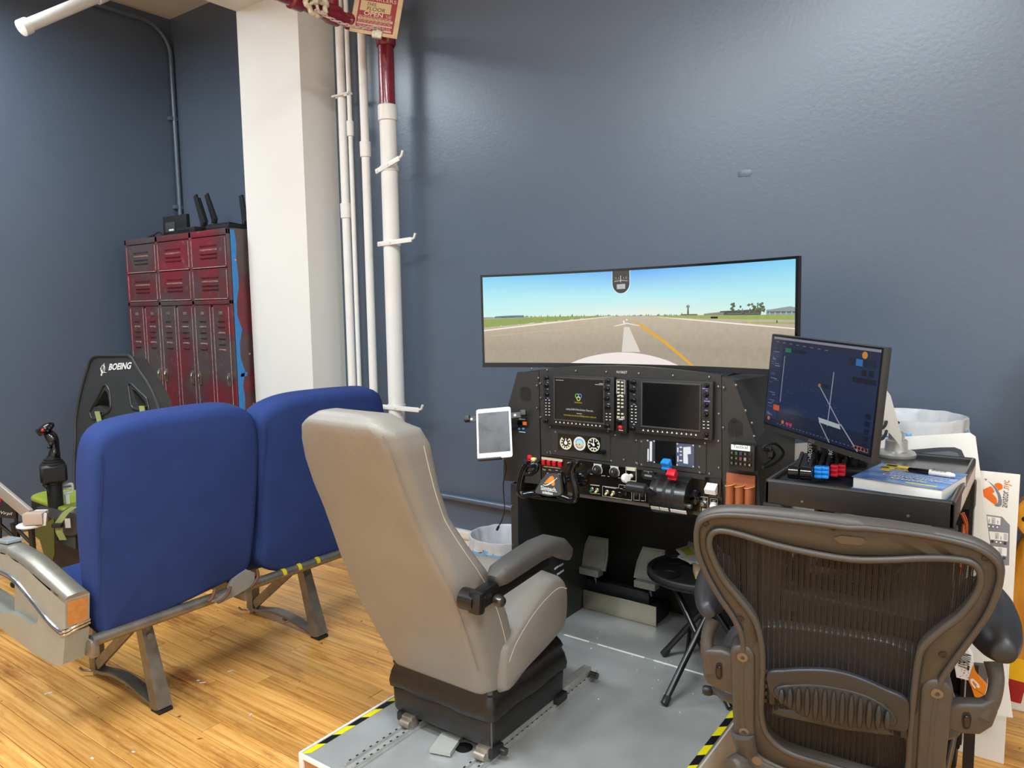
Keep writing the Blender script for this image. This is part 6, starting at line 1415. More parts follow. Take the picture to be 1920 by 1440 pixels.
# ------------------------------------------------------------------ leaning boards, propeller, model aircraft
YB1 = 2.745
tr, br = ony(1828, 811, YB1), ony(1899, 1346, YB1 - .06)
dn_ = (tr - br); lf = Vector((-dn_.z, 0, dn_.x)).normalized()
if lf.x > 0: lf = -lf
wB = .69; hB = dn_.length
FOAM = mat('white_foam_board', 'e9e6dd', rough=.6, var=.02, vscale=4)
t = thing('foam_board', 'large white foam board leaning askew behind the cart, dark curved print at its top', 'board', br + lf * wB)
def FB(u, v, h=0): return br + lf * (u * wB) + (tr - br) * v + Vector((0, -h, 0))
g = G(); g.slab([FB(0, 0), FB(1, -.0), FB(1, 1), FB(.02, 1), FB(0, .985)], (0, 1, 0), .006, .001); obj('board', g, FOAM, t, 0)
g = G(); K_ = [ony(x, y, YB1 - .002) for x, y in px('1705,843 1760,838.5 1790,838 1803,843 1811,860 1803,862 1796,849 1780,845 1760,846.5 1705,851')]; g.prism([FB(0, 0, .001) * 0 + Vector((p.x, p.y - .006, p.z)) for p in K_], (0, .0006, 0)); obj('dark_print', g, mat('charcoal_print', '46484c', rough=.6), t, 0, label='charcoal curved band')
g = G(); K_ = [ony(x, y, YB1 - .0022) for x, y in px('1705,851 1760,846.5 1780,845 1796,849 1803,862 1760,858 1705,856')]; g.prism([Vector((p.x, p.y - .0062, p.z)) for p in K_], (0, .0006, 0)); obj('grey_print', g, mat('slate_print', '6b7077', rough=.6), t, 0)
YPo = 2.765
q = [ony(*p, YPo) for p in px('1838,883 1914,890 1882,1416 1838,1400')]
zt2 = (q[0].z + q[1].z) / 2; x1_ = (q[1].x + q[2].x) / 2; W3 = .34
t = thing('poster_board', 'white poster board with orange aircraft logo reading aviator.nyc sideways, behind the foam board', 'poster', (x1_ - W3 / 2, YPo, 0))
g = G(); g.box((x1_ - W3 / 2, YPo + .003, zt2 / 2), (W3, .006, zt2), bev=.001, seg=1); obj('board', g, FOAM, t, 0)
Zp = lambda x, y, d=.0008: ony(1830 + .13196 * x, 870 + .13194 * y, YPo - d)
g = G()
def pq(c, pts, d=.0008): g.col(c); P = [Zp(*p, d) for p in pts]; g.add(P, [list(i) for i in tessellate_polygon([P])])
pq('e8701e', ((98, 365), (208, 315), (240, 345), (265, 395), (232, 420), (290, 480), (300, 520), (298, 560), (270, 582), (110, 460)))
pq('e8701e', ((255, 300), (285, 272), (320, 268), (360, 280), (380, 310), (378, 345), (355, 365), (315, 378), (300, 340)))
pq('7b7f84', ((160, 235), (215, 285), (265, 350), (305, 430), (320, 500), (310, 550), (262, 588), (300, 605), (340, 603), (368, 575), (368, 510), (345, 430), (290, 340), (225, 280)), .0014)
pq('5d6166', ((122, 207), (165, 215), (148, 222), (145, 240)), .0014)
pq('83858a', ((148, 718), (372, 750), (482, 868), (470, 1440), (330, 1440), (205, 1165)))
for x0, y0, x1, y1 in ((155, 738, 350, 870), (185, 955, 457, 1100), (210, 1165, 440, 1310)):
    pq('eceae4', ((x0, y0), (x1, y0 + 28), (x1 - 4, y1), (x0 + 18, y1 - 28)), .0012)
for x0, y0, x1, y1 in ((222, 757, 275, 855), (272, 975, 325, 1070), (395, 985, 445, 1085), (318, 1190, 370, 1290)): pq('c3c1bd', ((x0, y0), (x1, y0 + 7), (x1 - 2, y1), (x0 - 2, y1 - 7)), .0015)
for x, y, c in ((185, 885, 'e8e8e4'), (243, 890, 'e8e8e4'), (303, 898, 'e8e8e4'), (232, 1100, '3a3b3e'), (292, 1107, 'e8e8e4'), (350, 1117, 'e8e8e4'), (412, 1127, '3a3b3e'), (398, 1338, '3a3b3e')):
    for r_, cc, d in ((24, '3a3b3e', .0012), (16, c, .0016)): pq(cc, [(x + r_ * math.cos(a_), y + r_ * .95 * math.sin(a_)) for a_ in [2 * PI * k / 14 for k in range(14)]], d)
for x, y in ((188, 810), (240, 820), (310, 830), (290, 1045), (355, 1055), (342, 1265)): pq('8a8a8c', ((x - 5, y - 25), (x + 5, y - 24), (x + 5, y + 20), (x - 5, y + 20)), .0018)
obj('print', g, PRINT, t, 0)
p0_, p1_ = Zp(445, 625), Zp(478, 235); dd = (p1_ - p0_).normalized(); rr_ = Vector((-dd.z, 0, dd.x)); rr_ = -rr_ if rr_.x > 0 else rr_
L_ = (p1_ - p0_).length
g = G(); text(g, 'aviator', .030, p0_ + dd * L_ * .31, dd, rr_, width=L_ * .61); obj('lettering', g, mat('grey_ink', '55555a'), t, 0)
g = G(); text(g, '.nyc', .030, p0_ + dd * L_ * .82, dd, rr_, width=L_ * .36); obj('lettering', g, mat('orange_ink', 'cf8030', rough=.6), t, 0, label='orange letters')
# wooden propeller
YPr = 3.02
tip = onp(1897, 1314, (0, YPr, 0), (0, 1, 0)); hub = onp(1956, 968, (0, YPr, 0), (0, 1, 0)); tip.z = max(tip.z, .004)
ax = (hub - tip); HL = ax.length; ax.normalize(); sd_ = Vector((ax.z, 0, -ax.x))
t = thing('propeller', 'varnished wooden propeller with yellow and red tips leaning at the right edge', 'propeller', tip)
def blade(s):
    rr = []
    for k in range(16):
        f = k / 15; w = .045 + (.038) * math.sin(PI * min(1, f * 1.05)) ** .8; th = .045 * (1 - f) ** .8 + .010; w *= (1 if f < .93 else .6)
        c = hub + ax * s * (.06 + (HL - .06) * f); tw = .9 - .8 * f
        rr.append([c + (sd_ * math.cos(a_) * w + Vector((0, 1, 0)) * math.sin(a_) * th * .5) * 1.0 + Vector((0, math.cos(a_) * w * math.tan(tw * .35), 0)) for a_ in [2 * PI * j / 14 for j in range(14)]])
    return rr
VAR = mat('varnished_wood', 'b5720f', rough=.22, coat=.6, col2='cf8c1c', vscale=4, stretch=(12, 12, 1.2)); YT = mat('yellow_tip', 'e8b51a', rough=.3); RT = mat('red_tip', '9c1c22', rough=.3)
for s in (-1, 1):
    rr = blade(s)
    g = G(); g.loft(rr[:12]); bl = obj('blade', g, VAR, t, 60); g = G(); g.loft(rr[11:14]); obj('yellow_band', g, YT, bl, 60, label='yellow painted band'); g = G(); g.loft(rr[13:]); obj('red_tip', g, RT, bl, 60, label='red painted tip')
g = G(); g.lathe([(.075, -.05), (.08, -.045), (.08, .045), (.075, .05)], hub, (0, 1, 0), 28); obj('hub', g, VAR, t)
g = G()
for k in range(6): a_ = 2 * PI * k / 6 + .2; g.lathe([(.009, 0), (.009, .001)], hub + sd_ * math.cos(a_) * .05 + ax * math.sin(a_) * .05 + Vector((0, -.0505, 0)), OUT, 10)
obj('bolt_holes', g, DARK, t)
# model aircraft standing on its nose
YM = 2.55
Zm = lambda x, y, d=0.0: ony(1800 + x / 6, 1200 + y / 6, YM - d)
foot = onz(1835, 1330, 0)
t = thing('model_aircraft', 'white and orange model aircraft fin with N106ST lettering wedged behind the mesh chair', 'model', Vector((Zm(150, 500).x, YM, Zm(150, 700).z)))
g = G(); g.prism([Zm(*p) for p in ((55, 50), (-60, 300), (-40, 420), (95, 455), (150, 280), (130, 180))], (0, .03, 0)); g.prism([Zm(*p, -.004) for p in ((55, 50), (-60, 300), (-100, 40))], (0, .022, 0)); obj('fuselage', g, mat('white_gloss_shell', 'e9e6e2', rough=.3, var=.03), t, 20)
g = G(); g.prism([Zm(*p, .002) for p in ((150, 285), (160, 350), (185, 400), (302, 525), (278, 620), (125, 522), (95, 455))], (0, .02, 0)); obj('orange_fin', g, mat('orange_shell', 'e8861e', rough=.35), t, 20, label='orange tail fin')
g = G(); g.prism([Zm(*p, .002) for p in ((128, 530), (275, 628), (262, 672), (165, 640))], (0, .02, 0)); obj('orange_rudder', g, mat('orange_shell', 'e8861e'), t, 20)
g = G(); g.prism([Zm(*p, -.02) for p in ((150, 280), (290, 290), (310, 350), (302, 520), (185, 400), (160, 350))], (0, .02, 0)); obj('grey_panel', g, mat('dark_grey_panel', '5a5a5e', rough=.5), t, 20)
g = G(); g.col('f0e4d8'); P = [Zm(*p, .003) for p in ((112, 445), (135, 432), (160, 445), (215, 500), (226, 530), (205, 545), (180, 520), (190, 505), (150, 460), (135, 470), (150, 500), (180, 540), (165, 548), (125, 490))]; g.add(P, [list(i) for i in tessellate_polygon([P])]); obj('emblem', g, PRINT, t, 0)
d_ = (Zm(55, 330) - Zm(85, 155)).normalized(); u_ = Vector((-d_.z, 0, d_.x)); u_ = -u_ if u_.x < 0 else u_
g = G(); text(g, 'N106ST', .042, (Zm(72, 330, .002) + Zm(98, 155, .002)) / 2 - u_ * .022 + Vector((0, 0, 0)), d_, u_, bold=.0008, shear=.15, width=(Zm(55, 330) - Zm(85, 155)).length); obj('lettering', g, mat('black_ink', '241d1a'), t, 0)
g = G(); random.seed(8)
for k in range(26): x, y = random.uniform(-20, 100), random.uniform(290, 440); c_ = random.choice(('d8452c', 'e8b030', 'b84a3a')); pq2 = [Zm(x, y, .001), Zm(x + 14, y + 4, .001), Zm(x + 8, y + 14, .001)]; g.col(c_); g.poly(pq2)
obj('speckle_print', g, PRINT, t, 0)
g = G(); g.bar(Zm(140, 300) + Vector((0, .02, 0)), Vector((Zm(140, 300).x, YM + .03, .003)), .03, .01); obj('support_stick', g, BLACKP, t)
# ------------------------------------------------------------------ mesh office chair, seen from behind
AC = Vector((-.305, 1.469, 1.032)); ua = math.radians(13.86)
AU = Vector((math.cos(ua), math.sin(ua), 0)); AF = Vector((-AU.y, AU.x, 0)); le = math.radians(14)
AUP = Vector((0, 0, 1)) * math.cos(le) - AF * math.sin(le); AN = AU.cross(AUP)       # AN looks back at the room
def A(x, y, off=0.0): return onp(x, y, AC - AN * off, AN)
root = AC + AF * .22; root.z = 0
t = thing('office_chair', 'grey-brown mesh-backed office chair with ribbed lumbar pad in the foreground', 'chair', (root.x, root.y, 0))
FR = mat('taupe_chair_plastic', '443f3a', rough=.42, var=.04, vscale=14, bump=.12, bscale=700, spec=.45)
GP = mat('graphite_soft_pad', '252628', rough=.4, bump=.1, bscale=600, spec=.5)
MESHM = mat('dark_woven_mesh', '2a231f', rough=.75)
outer = px('1590,977 1500,966 1400,957 1345,958 1315,968 1301,990 1304,1035 1322,1080 1347,1124 1374,1166 1388,1205 1386,1260 1384,1330 1390,1385 1412,1425 1470,1452 1560,1474 1650,1496 1720,1500 1748,1470 1752,1400 1758,1330 1772,1276 1800,1240 1836,1195 1866,1148 1884,1098 1886,1066 1872,1042 1830,1018 1760,1001 1680,988')
inner = px('1595,1049 1520,1037 1450,1021 1390,1003 1355,996 1338,1002 1333,1022 1342,1052 1362,1090 1390,1124 1415,1158 1428,1196 1432,1245 1430,1300 1430,1335 1440,1373 1478,1406 1560,1432 1640,1455 1682,1462 1700,1440 1704,1375 1710,1310 1718,1245 1728,1212 1762,1180 1795,1155 1820,1125 1834,1095 1832,1070 1815,1054 1780,1048 1730,1047 1660,1050')
NO = 180
Oc = smooth_closed([A(*p) for p in outer], 8); Ic = smooth_closed([A(*p) for p in inner], 8)
g = G(); g.ringslab(Oc, Ic, -AN, .034, .011); fr = obj('back_frame', g, FR, t, 60)
cenI = sum(Ic, Vector()) / len(Ic)
g = G(); g.tube([p + (p - cenI) * .012 + AN * .003 for p in Ic], .0065, 8, closed=True); g.tube([p + (i - p) * .16 + AN * .002 for p, i in zip(Oc, Ic)], .006, 8, closed=True); obj('frame_ridge', g, FR, fr, 60)
g = G(); q = [A(*p) + AN * .0015 for p in px('1562,1008 1578,1003 1618,1008 1624,1015 1612,1022 1575,1018')]; g.prism(q, AN * .0006); obj('badge', g, mat('taupe_badge', '4e473f', rough=.35), fr, 0)
g = G()
for p in px('1322,982 1563,989 1850,1047 1388,1160 1768,1228'):
    c = A(*p) + AN * .001; g.lathe([(.0075, 0), (.0075, .0015), (.004, .0016), (.004, .0005)], c, AN, 14)
obj('frame_screws', g, mat('screw_hole_brown', '2b2522', rough=.5), t, stuff=True)
# woven strands clipped to the opening
def to2(p): d = p - AC; return d.dot(AU), d.dot(AUP)
I2 = [to2(p) for p in Ic]
def fr3_(a, b, off): return AC + AU * a + AUP * b - AN * off
g = G(); a = min(p[0] for p in I2) + .003; amax = max(p[0] for p in I2); k = 0
def bulge(a, b): return .016 + .010 * math.cos(min(1, abs(a) / .24) * PI / 2)
while a < amax - .002:
    ys = []
    for (x0, y0), (x1, y1) in zip(I2, I2[1:] + I2[:1]):
        if (x0 - a) * (x1 - a) < 0: ys.append(y0 + (y1 - y0) * (a - x0) / (x1 - x0))
    ys.sort()
    for lo, hi in zip(ys[::2], ys[1::2]):
        w = .00125 if k % 3 else .0009; n = 5
        L_ = [fr3_(a - w, lo - .012 + (hi - lo + .024) * j / n, bulge(a, 0)) for j in range(n + 1)]; R_ = [fr3_(a + w, lo - .012 + (hi - lo + .024) * j / n, bulge(a, 0)) for j in range(n + 1)]; Mi = [(l + r) / 2 + AN * .0009 for l, r in zip(L_, R_)]
        g.add(L_ + Mi + R_, [[j, j + 1, n + 2 + j, n + 1 + j] for j in range(n)] + [[n + 1 + j, n + 2 + j, 2 * n + 3 + j, 2 * n + 2 + j] for j in range(n)])
    a += .0029 if k % 3 != 2 else .0052; k += 1
obj('mesh_strands', g, MESHM, t, 0, stuff=True)
g = G(); b = min(p[1] for p in I2) + .004; bmax = max(p[1] for p in I2); k = 0
while b < bmax:
    xs_ = []
    for (x0, y0), (x1, y1) in zip(I2, I2[1:] + I2[:1]):
        if (y0 - b) * (y1 - b) < 0: xs_.append(x0 + (x1 - x0) * (b - y0) / (y1 - y0))
    xs_.sort()
    for lo, hi in zip(xs_[::2], xs_[1::2]):
        w = .0007; n = 6; T_ = [fr3_(lo + (hi - lo) * j / n, b + w, bulge(lo + (hi - lo) * j / n, 0) + .001) for j in range(n + 1)]; B_ = [fr3_(lo + (hi - lo) * j / n, b - w, bulge(lo + (hi - lo) * j / n, 0) + .001) for j in range(n + 1)]
        g.add(T_ + B_, [[j, j + 1, n + 2 + j, n + 1 + j] for j in range(n)])
    b += .0031; k += 1
obj('mesh_weft', g, MESHM, t, 0, stuff=True)
# lumbar pad
lb = smooth_closed([A(*p, -.012) for p in px('1440,1262 1470,1259 1500,1257 1560,1259 1610,1272 1660,1294 1700,1313 1706,1340 1700,1374 1668,1370 1620,1374 1570,1368 1520,1352 1480,1330 1446,1304 1438,1282')], 4)
g = G(); g.slab(resample(lb, 90), -AN, .014, .005, dome=.006); lp = obj('lumbar_pad', g, GP, t, 60)
el = [A(1448, 1292, -.018), A(1482, 1284, -.020)]
eo = smooth_closed([A(*p, -.018) for p in px('1450,1296 1465,1288 1510,1284 1560,1288 1610,1300 1650,1318 1676,1340 1683,1358 1664,1366 1620,1368 1570,1362 1520,1348 1480,1328 1458,1312')], 4)
g = G(); g.slab(resample(eo, 80), -AN, .01, .006, dome=.008); obj('pad_swelling', g, GP, lp, 60)
E2 = [to2(p) for p in eo]
for k in range(13):
    a_ = min(p[0] for p in E2) + (max(p[0] for p in E2) - min(p[0] for p in E2)) * (k + 1) / 14.2; ys = []
    for (x0, y0), (x1, y1) in zip(E2, E2[1:] + E2[:1]):
        if (x0 - a_) * (x1 - a_) < 0: ys.append(y0 + (y1 - y0) * (a_ - x0) / (x1 - x0))
    if len(ys) < 2: continue
    lo, hi = min(ys), max(ys); g = G(); n = 8; m_ = (lo + hi) / 2; hh = (hi - lo) / 2 * .86
    pts = [fr3_(a_ , m_ - hh + 2 * hh * j / n, -.0225 - .0055 * math.sin(PI * (j / n))) for j in range(n + 1)]
    g.tube(pts, [.0025 + .0035 * math.sin(PI * j / n) ** .5 for j in range(n + 1)], 8); obj('rib', g, GP, lp, 60)
for pp, sgn in (((1436, 1290), -1), ((1706, 1352), 1)):
    for k in range(5):
        c = A(pp[0] - k * 1.2, pp[1] - 32 + k * 13.5 + (8 if sgn > 0 else 0), -.002); g = G(); g.box(c, (.014, .006, .009), Matrix((AU, AF, Vector((0, 0, 1)))).transposed(), bev=.002); obj('adjuster_tooth', g, BLACKP, lp)
    g = G(); a0_ = A(pp[0] + sgn * -10, pp[1] - 32, -.004); b0_ = A(pp[0] + sgn * -12, pp[1] + 28, -.004); g.bar(a0_, b0_, .012, .012, up=AN, bev=.003); obj('adjuster_slide', g, BLACKP, lp)
# side supports
def support(top, bot, wpx, name='side_support'):
    a_, b_ = A(*top, -.006), A(*bot, -.006); g = G(); d = (b_ - a_).normalized(); s_ = d.cross(AN).normalized(); w = wpx
    out = []
    L_ = (b_ - a_).length
    for k in range(13): th = PI * k / 12; out.append(a_ - d * math.sin(th) * w + s_ * math.cos(th) * w)
    for k in range(13): th = PI + PI * k / 12; out.append(b_ - d * math.sin(th) * w * .9 + s_ * math.cos(th) * w * .9)
    g.slab(out, -AN, .05, .009); o = obj(name, g, FR, t, 60)
    for c in (a_, b_):
        g = G(); g.lathe([(.011, 0), (.011, .002), (.005, .0025), (.005, .001)], c - AN * .0, AN, 18); obj('pivot_screw', g, mat('dull_screw', '7a7268', rough=.35, metal=.7), o)
    return o
s1 = support((1392, 1232), (1395, 1372), .0255); s2 = support((1757, 1300), (1742, 1475), .0285)
for pts in (((1393, 1372), (1402, 1408), (1422, 1428), (1450, 1440)), ):
    g = G(); g.tube(smooth_open([A(*p, .004) for p in pts], 4), [.026 - .0006 * k for k in range(13)], 12); obj('support_foot', g, FR, s1, 60)
    g = G(); g.lathe([(.011, 0), (.011, .002), (.005, .0025)], A(1420, 1426, -.026), AN, 18); obj('pivot_screw', g, mat('dull_screw', '7a7268'), s1)
# armrests
def arm(pad, r_, plate, slot, stem, padoff, side):
    pc = A(*pad, padoff); M = Matrix((AU, AF, Vector((0, 0, 1)))).transposed()
    g = G(); rr = []
    L_ = .25
    for k in range(17):
        f = k / 16; w = r_[0] * (math.sin(PI * min(.985, max(.03, f * .8 + .015))) ** .45); h = r_[1] * (math.sin(PI * min(.98, max(.03, f * .82 + .02))) ** .5)
        y = -r_[2] + L_ * f
        rr.append([pc + M @ Vector((w * math.cos(a_), y, h * math.sin(a_) * (1 if math.sin(a_) > 0 else .75) + .02 * f)) for a_ in [2 * PI * j / 20 for j in range(20)]])
    g.loft(rr); ar = obj('armrest', g, GP, t, 70)
    pl = [A(*p, .0) for p in px(plate)]
    g = G(); g.slab(pl, -AN, .028, .008); obj('arm_bracket', g, FR, ar, 45)
    st = [A(*p, o_) for p, o_ in stem]
    g = G(); g.tube(smooth_open(st, 5), [.0165 - .003 * math.sin(PI * k / (5 * (len(st) - 1))) for k in range(5 * (len(st) - 1) + 1)], 12); obj('arm_stem', g, FR, ar, 60)
    sl = [A(*p, -.001) for p in px(slot)]; g = G(); g.slab(resample(smooth_closed(sl, 4), 30), -AN, .006, .002); sb = obj('adjust_slot', g, DARK, ar, 50)
    c = sum(sl, Vector()) / len(sl); g = G(); g.slab(resample([c + (p - c) * .62 + AN * .004 for p in smooth_closed(sl, 4)], 30), -AN, .006, .003); obj('adjust_lever', g, BLACKG, sb, 50)
    return ar
arm((1333, 1130), (.044, .046, .06), '1322,1222 1352,1222 1366,1226 1378,1232 1379,1303 1350,1296 1326,1284 1318,1268 1318,1240', '1343,1244 1353,1243 1355,1262 1353,1274 1344,1273 1341,1260', (((1338, 1160), .05), ((1327, 1190), .03), ((1326, 1225), .014), ((1332, 1255), .012)), .075, -1)
arm((1868, 1200), (.052, .064, .07), '1774,1326 1800,1322 1840,1324 1868,1312 1872,1340 1862,1365 1838,1380 1800,1378 1772,1366', '1806,1336 1818,1336 1822,1350 1817,1368 1806,1366 1803,1350', (((1862, 1240), .05), ((1868, 1275), .03), ((1862, 1310), .016), ((1845, 1340), .012)), .07, 1)
# seat, column and base
M = Matrix((AU, AF, Vector((0, 0, 1)))).transposed(); sc = AC + AF * .10
def SP(a_, b_, z): return Vector((sc.x, sc.y, 0)) + AU * a_ + AF * b_ + Vector((0, 0, z))
o_ = [(-.22, 0), (-.255, .10), (-.25, .28), (-.22, .40), (-.12, .44), (.12, .44), (.22, .40), (.25, .28), (.255, .10), (.22, 0), (0, -.03)]
so = resample(smooth_closed([SP(a_, b_, .605) + AF * .05 for a_, b_ in o_], 5), 70); ce = sum(so, Vector()) / len(so)
g = G(); si = [ce + (p - ce) * .82 for p in so]; g.ringslab(so, si, (0, 0, 1), .035, .01); obj('seat_frame', g, mat('graphite_frame', '34383a', rough=.35), t, 60)
g = G(); sm_ = [ce + (p - ce) * .84 + Vector((0, 0, .02)) for p in so]; g.slab(sm_, (0, 0, 1), .006, .002); obj('seat_mesh', g, MESHM, t, 60)
for sgn in (-1, 1):
    a_, b_ = SP(sgn * .2, -.10, .50), SP(sgn * .08, .12, .40); g = G(); g.tube(smooth_open([A(1400, 1425) if sgn < 0 else A(1744, 1475), SP(sgn * .19, .0, .49), SP(sgn * .10, .1, .47), SP(0, .15, .46)], 5), .022, 12); obj('tilt_arm', g, FR, t, 60)
g = G(); g.box(SP(0, .19, .52), (.20, .22, .12), M, bev=.02); obj('tilt_box', g, FR, t)
g = G(); q = SP(.22, .12, .46); g.cyl(SP(.1, .12, .47), q, .008, 8); g.lathe([(.008, 0), (.014, .01), (.014, .035), (.01, .04)], q, AU, 16); obj('tilt_knob', g, BLACKP, t)
g = G(); g.cyl(SP(-.1, .18, .56), SP(-.26, .2, .55), .008, 8); g.lathe([(.008, 0), (.012, .008), (.012, .02), (.009, .025)], SP(-.26, .2, .55), -AU, 16); obj('tilt_knob', g, BLACKP, t)
g = G(); g.cyl(SP(0, .17, .12), SP(0, .17, .25), .03, 18); g.cyl(SP(0, .17, .25), SP(0, .17, .5), .018, 18); obj('gas_column', g, BLACKP, t)
for k in range(5):
    th = 2 * PI * k / 5 + .4; d = Vector((math.cos(th), math.sin(th), 0)); c0 = SP(0, .17, .13); e = c0 + d * .30 - Vector((0, 0, .045))
    g = G(); sd_ = Vector((-d.y, d.x, 0)); g.loft([[p + sd_ * w - Vector((0, 0, h)), p - sd_ * w - Vector((0, 0, h)), p - sd_ * w * .7 + Vector((0, 0, h)), p + sd_ * w * .7 + Vector((0, 0, h))] for p, w, h in ((c0 + d * .015, .035, .03), (c0.lerp(e, .5) + Vector((0, 0, .01)), .027, .022), (e, .02, .016))]); lg = obj('base_leg', g, GP, t, 50)
    g = G(); w_ = e - Vector((0, 0, e.z - .028))
    for s_ in (-1, 1): g.cyl(w_ + sd_ * s_ * .008, w_ + sd_ * s_ * .026, .028, 18, .004)
    g.cyl(w_ + Vector((0, 0, .015)), e, .010, 8); g.box(w_ + Vector((0, 0, .03)), (.03, .03, .025), bev=.008); obj('caster', g, BLACKP, lg)

# ------------------------------------------------------------------ racing-seat flight rig at the far left
r_h = Vector((CR.x, CR.y, 0)).normalized(); f_h = Vector((CF.x, CF.y, 0)).normalized()
RF = (-f_h * math.cos(.60) - r_h * math.sin(.60)).normalized()      # the way the seat faces
RS = Vector((-RF.y, RF.x, 0)); PB = atd(215, 770, 4.35)
RB = (RF + Vector((0, 0, .16))).normalized()
def RP(x, y, off=0.0): return onp(x, y, PB + RB * off, RB)
VINY = mat('black_seat_vinyl', '2f302f', rough=.42, bump=.25, bscale=500, var=.06)
STRAP = mat('green_strap', '8f9a5c', rough=.8, bump=.3, bscale=700)
LIME = mat('lime_green_fabric', '8d9b2e', rough=.85, bump=.2, bscale=900, var=.06)
base_ = Vector((PB.x, PB.y, 0)) + RF * .1
t = thing('racing_seat', 'black high-backed racing seat with BOEING headrest and lime cushion by the lockers', 'seat', base_)
outl = [RP(*p) for p in px('176,669 210,667 243,667 249,672 262,695 278,718 290,742 298,765 302,790 306,840 306,960 304,1010 160,1010 146,960 141,910 141,860 143,826 143,790 150,748 158,715 166,690')]
outl = resample(smooth_closed(outl, 3), 90)
hl = [RP(*p) for p in px('196,731 201,736 207,765 200,768 187,760 176,764')]; h2 = [RP(*p) for p in px('247,729 254,733 272,752 276,764 262,766 258,758')]
g = G(); g.holed([outl, hl, h2], -RB * .085); bk = obj('seat_back', g, VINY, t, 30)
g = G(); g.tube([p + RB * .004 for p in outl], .009, 8, closed=True); obj('edge_piping', g, VINY, bk)
for s in ('168,772 185,742 194,723 199,721 206,733 208,765 204,772 178,786 172,785', '240,719 246,719 262,735 276,748 280,768 278,772 250,766 246,760'):
    q = [RP(*p, .001) for p in px(s)]; g = G(); g.tube(resample(q, 40), .008, 8, closed=True); obj('slot_surround', g, mat('dark_grey_surround', '262626', rough=.35), bk, 60)
bx_ = RP(211, 693, .003) - RP(188, 693, .003)
g = G(); xd_ = (RP(246, 688, 0) - RP(204, 691, 0)).normalized(); yd_ = RB.cross(xd_).normalized(); yd_ = yd_ if yd_.z > 0 else -yd_
text(g, 'BOEING', .052, RP(224, 692.5, .002), xd_, yd_, bold=.0016, shear=.25, width=(RP(246, 688) - RP(203, 691)).length, ext=.001)
c = RP(193, 692, .003); 
g.tube([c + xd_ * .021 * math.cos(a_) + yd_ * .024 * math.sin(a_) for a_ in [2 * PI * k / 20 for k in range(20)]], .0022, 5, closed=True); g.tube([c + xd_ * -.02 + yd_ * -.036, c + xd_ * .004 + yd_ * .0, c + xd_ * .012 + yd_ * .034], .002, 5); g.tube([c + xd_ * -.03 + yd_ * .006, c + xd_ * .0 + yd_ * -.02, c + xd_ * .04 + yd_ * -.022], .002, 5); g.tube([c + xd_ * -.012 + yd_ * -.04, c + xd_ * -.004 + yd_ * -.018], .004, 5)
obj('emblem', g, WHITEINK, bk, 0, label='white emblem and letters')
for s in (((183, 775), (190, 800), (196, 830)), ((267, 765), (270, 785), (272, 810))):
    p = [RP(*q, .012) for q in s]; g = G(); g.loft([[a_ - xd_ * .024, a_ + xd_ * .024, a_ + xd_ * .024 + RB * .006, a_ - xd_ * .024 + RB * .006] for a_ in [p[0] - RB * .05, p[0] + Vector((0, 0, .012)), p[1], p[2], p[2] - Vector((0, 0, .2))]]); obj('shoulder_strap', g, STRAP, t, 40)
zS = .43
cu_ = [onz(x, y, zS) for x, y in px('58,938 72,931 95,926 118,924 138,925 160,930 175,950 160,970 138,968 118,962 95,953 72,944')]
cu_ = resample(smooth_closed(cu_, 4), 60)
g = G(); g.slab([p - Vector((0, 0, .005)) for p in cu_], (0, 0, 1), .03, .012, dome2=.015); obj('seat_cushion', g, LIME, t, 60)
g = G(); g.slab([p - Vector((0, 0, .11)) for p in cu_], (0, 0, 1), .115, .02); obj('cushion_base', g, mat('black_seat_cloth', '121212', rough=.7), t, 60)
dep = (cu_[0] - CP).dot(CF)
def RD(x, y, d=0.0): return atd(x, y, 3.93 + d)
dk = RD(135, 980); g = G(); g.lathe([(.012, .03), (.062, .028), (.074, .015), (.078, 0), (.078, -.04)], dk, -f_h + r_h * .2, 32); rc = obj('recliner_cover', g, mat('charcoal_cover', '3a3a3a', rough=.4), t)
g = G(); g.box(RD(127, 981, -.036), (.028, .002, .05), Matrix((r_h, f_h, Vector((0, 0, 1)))).transposed()); obj('label', g, mat('white_label', 'ecebe6'), rc, 0)
g = G(); pts = [RD(x, y, -.02) for x, y in px('75,968 100,962 118,972 128,1000 118,1030')]; g.prism([RD(*p) for p in px('68,952 96,958 140,972 142,1030 118,1020 112,985 90,968')], f_h * .04); obj('seat_side', g, mat('charcoal_cover', '3a3a3a'), t, 20)
OL = mat('olive_bracket', '55561f', rough=.45, metal=.2)
g = G(); g.prism([RD(*p, -.06) for p in px('34,978 70,988 101,972 102,1040 96,1058 84,1046 74,1012 58,1000 40,990')], f_h * .01); obj('side_bracket', g, OL, t, 0); g = G(); g.prism([RD(*p, .25) for p in px('100,975 108,970 108,1050 100,1056')], f_h * .01); obj('side_bracket', g, OL, t, 0)
st = [RD(*p, -.09) for p in px('140,950 125,960 113,976 108,984')]; g = G(); g.loft([[p - r_h * .018, p + r_h * .018, p + r_h * .018 - f_h * .005, p - r_h * .018 - f_h * .005] for p in smooth_open(st, 4)]); s_ = obj('lap_strap', g, STRAP, t, 40)
g = G(); g.loft([[p - r_h * .018, p + r_h * .018, p + r_h * .018 - f_h * .005, p - r_h * .018 - f_h * .005] for p in [RD(*q, -.09) for q in ((110, 985), (112, 998), (119, 1012))]]); obj('lap_strap', g, STRAP, t, 40)
g = G(); g.box(RD(108, 985, -.1), (.05, .03, .022), Matrix((r_h, f_h, Vector((0, 0, 1)))).transposed(), bev=.005); obj('buckle', g, BLACKP, t)
fl = lambda x, y: onz(x, y, 0)
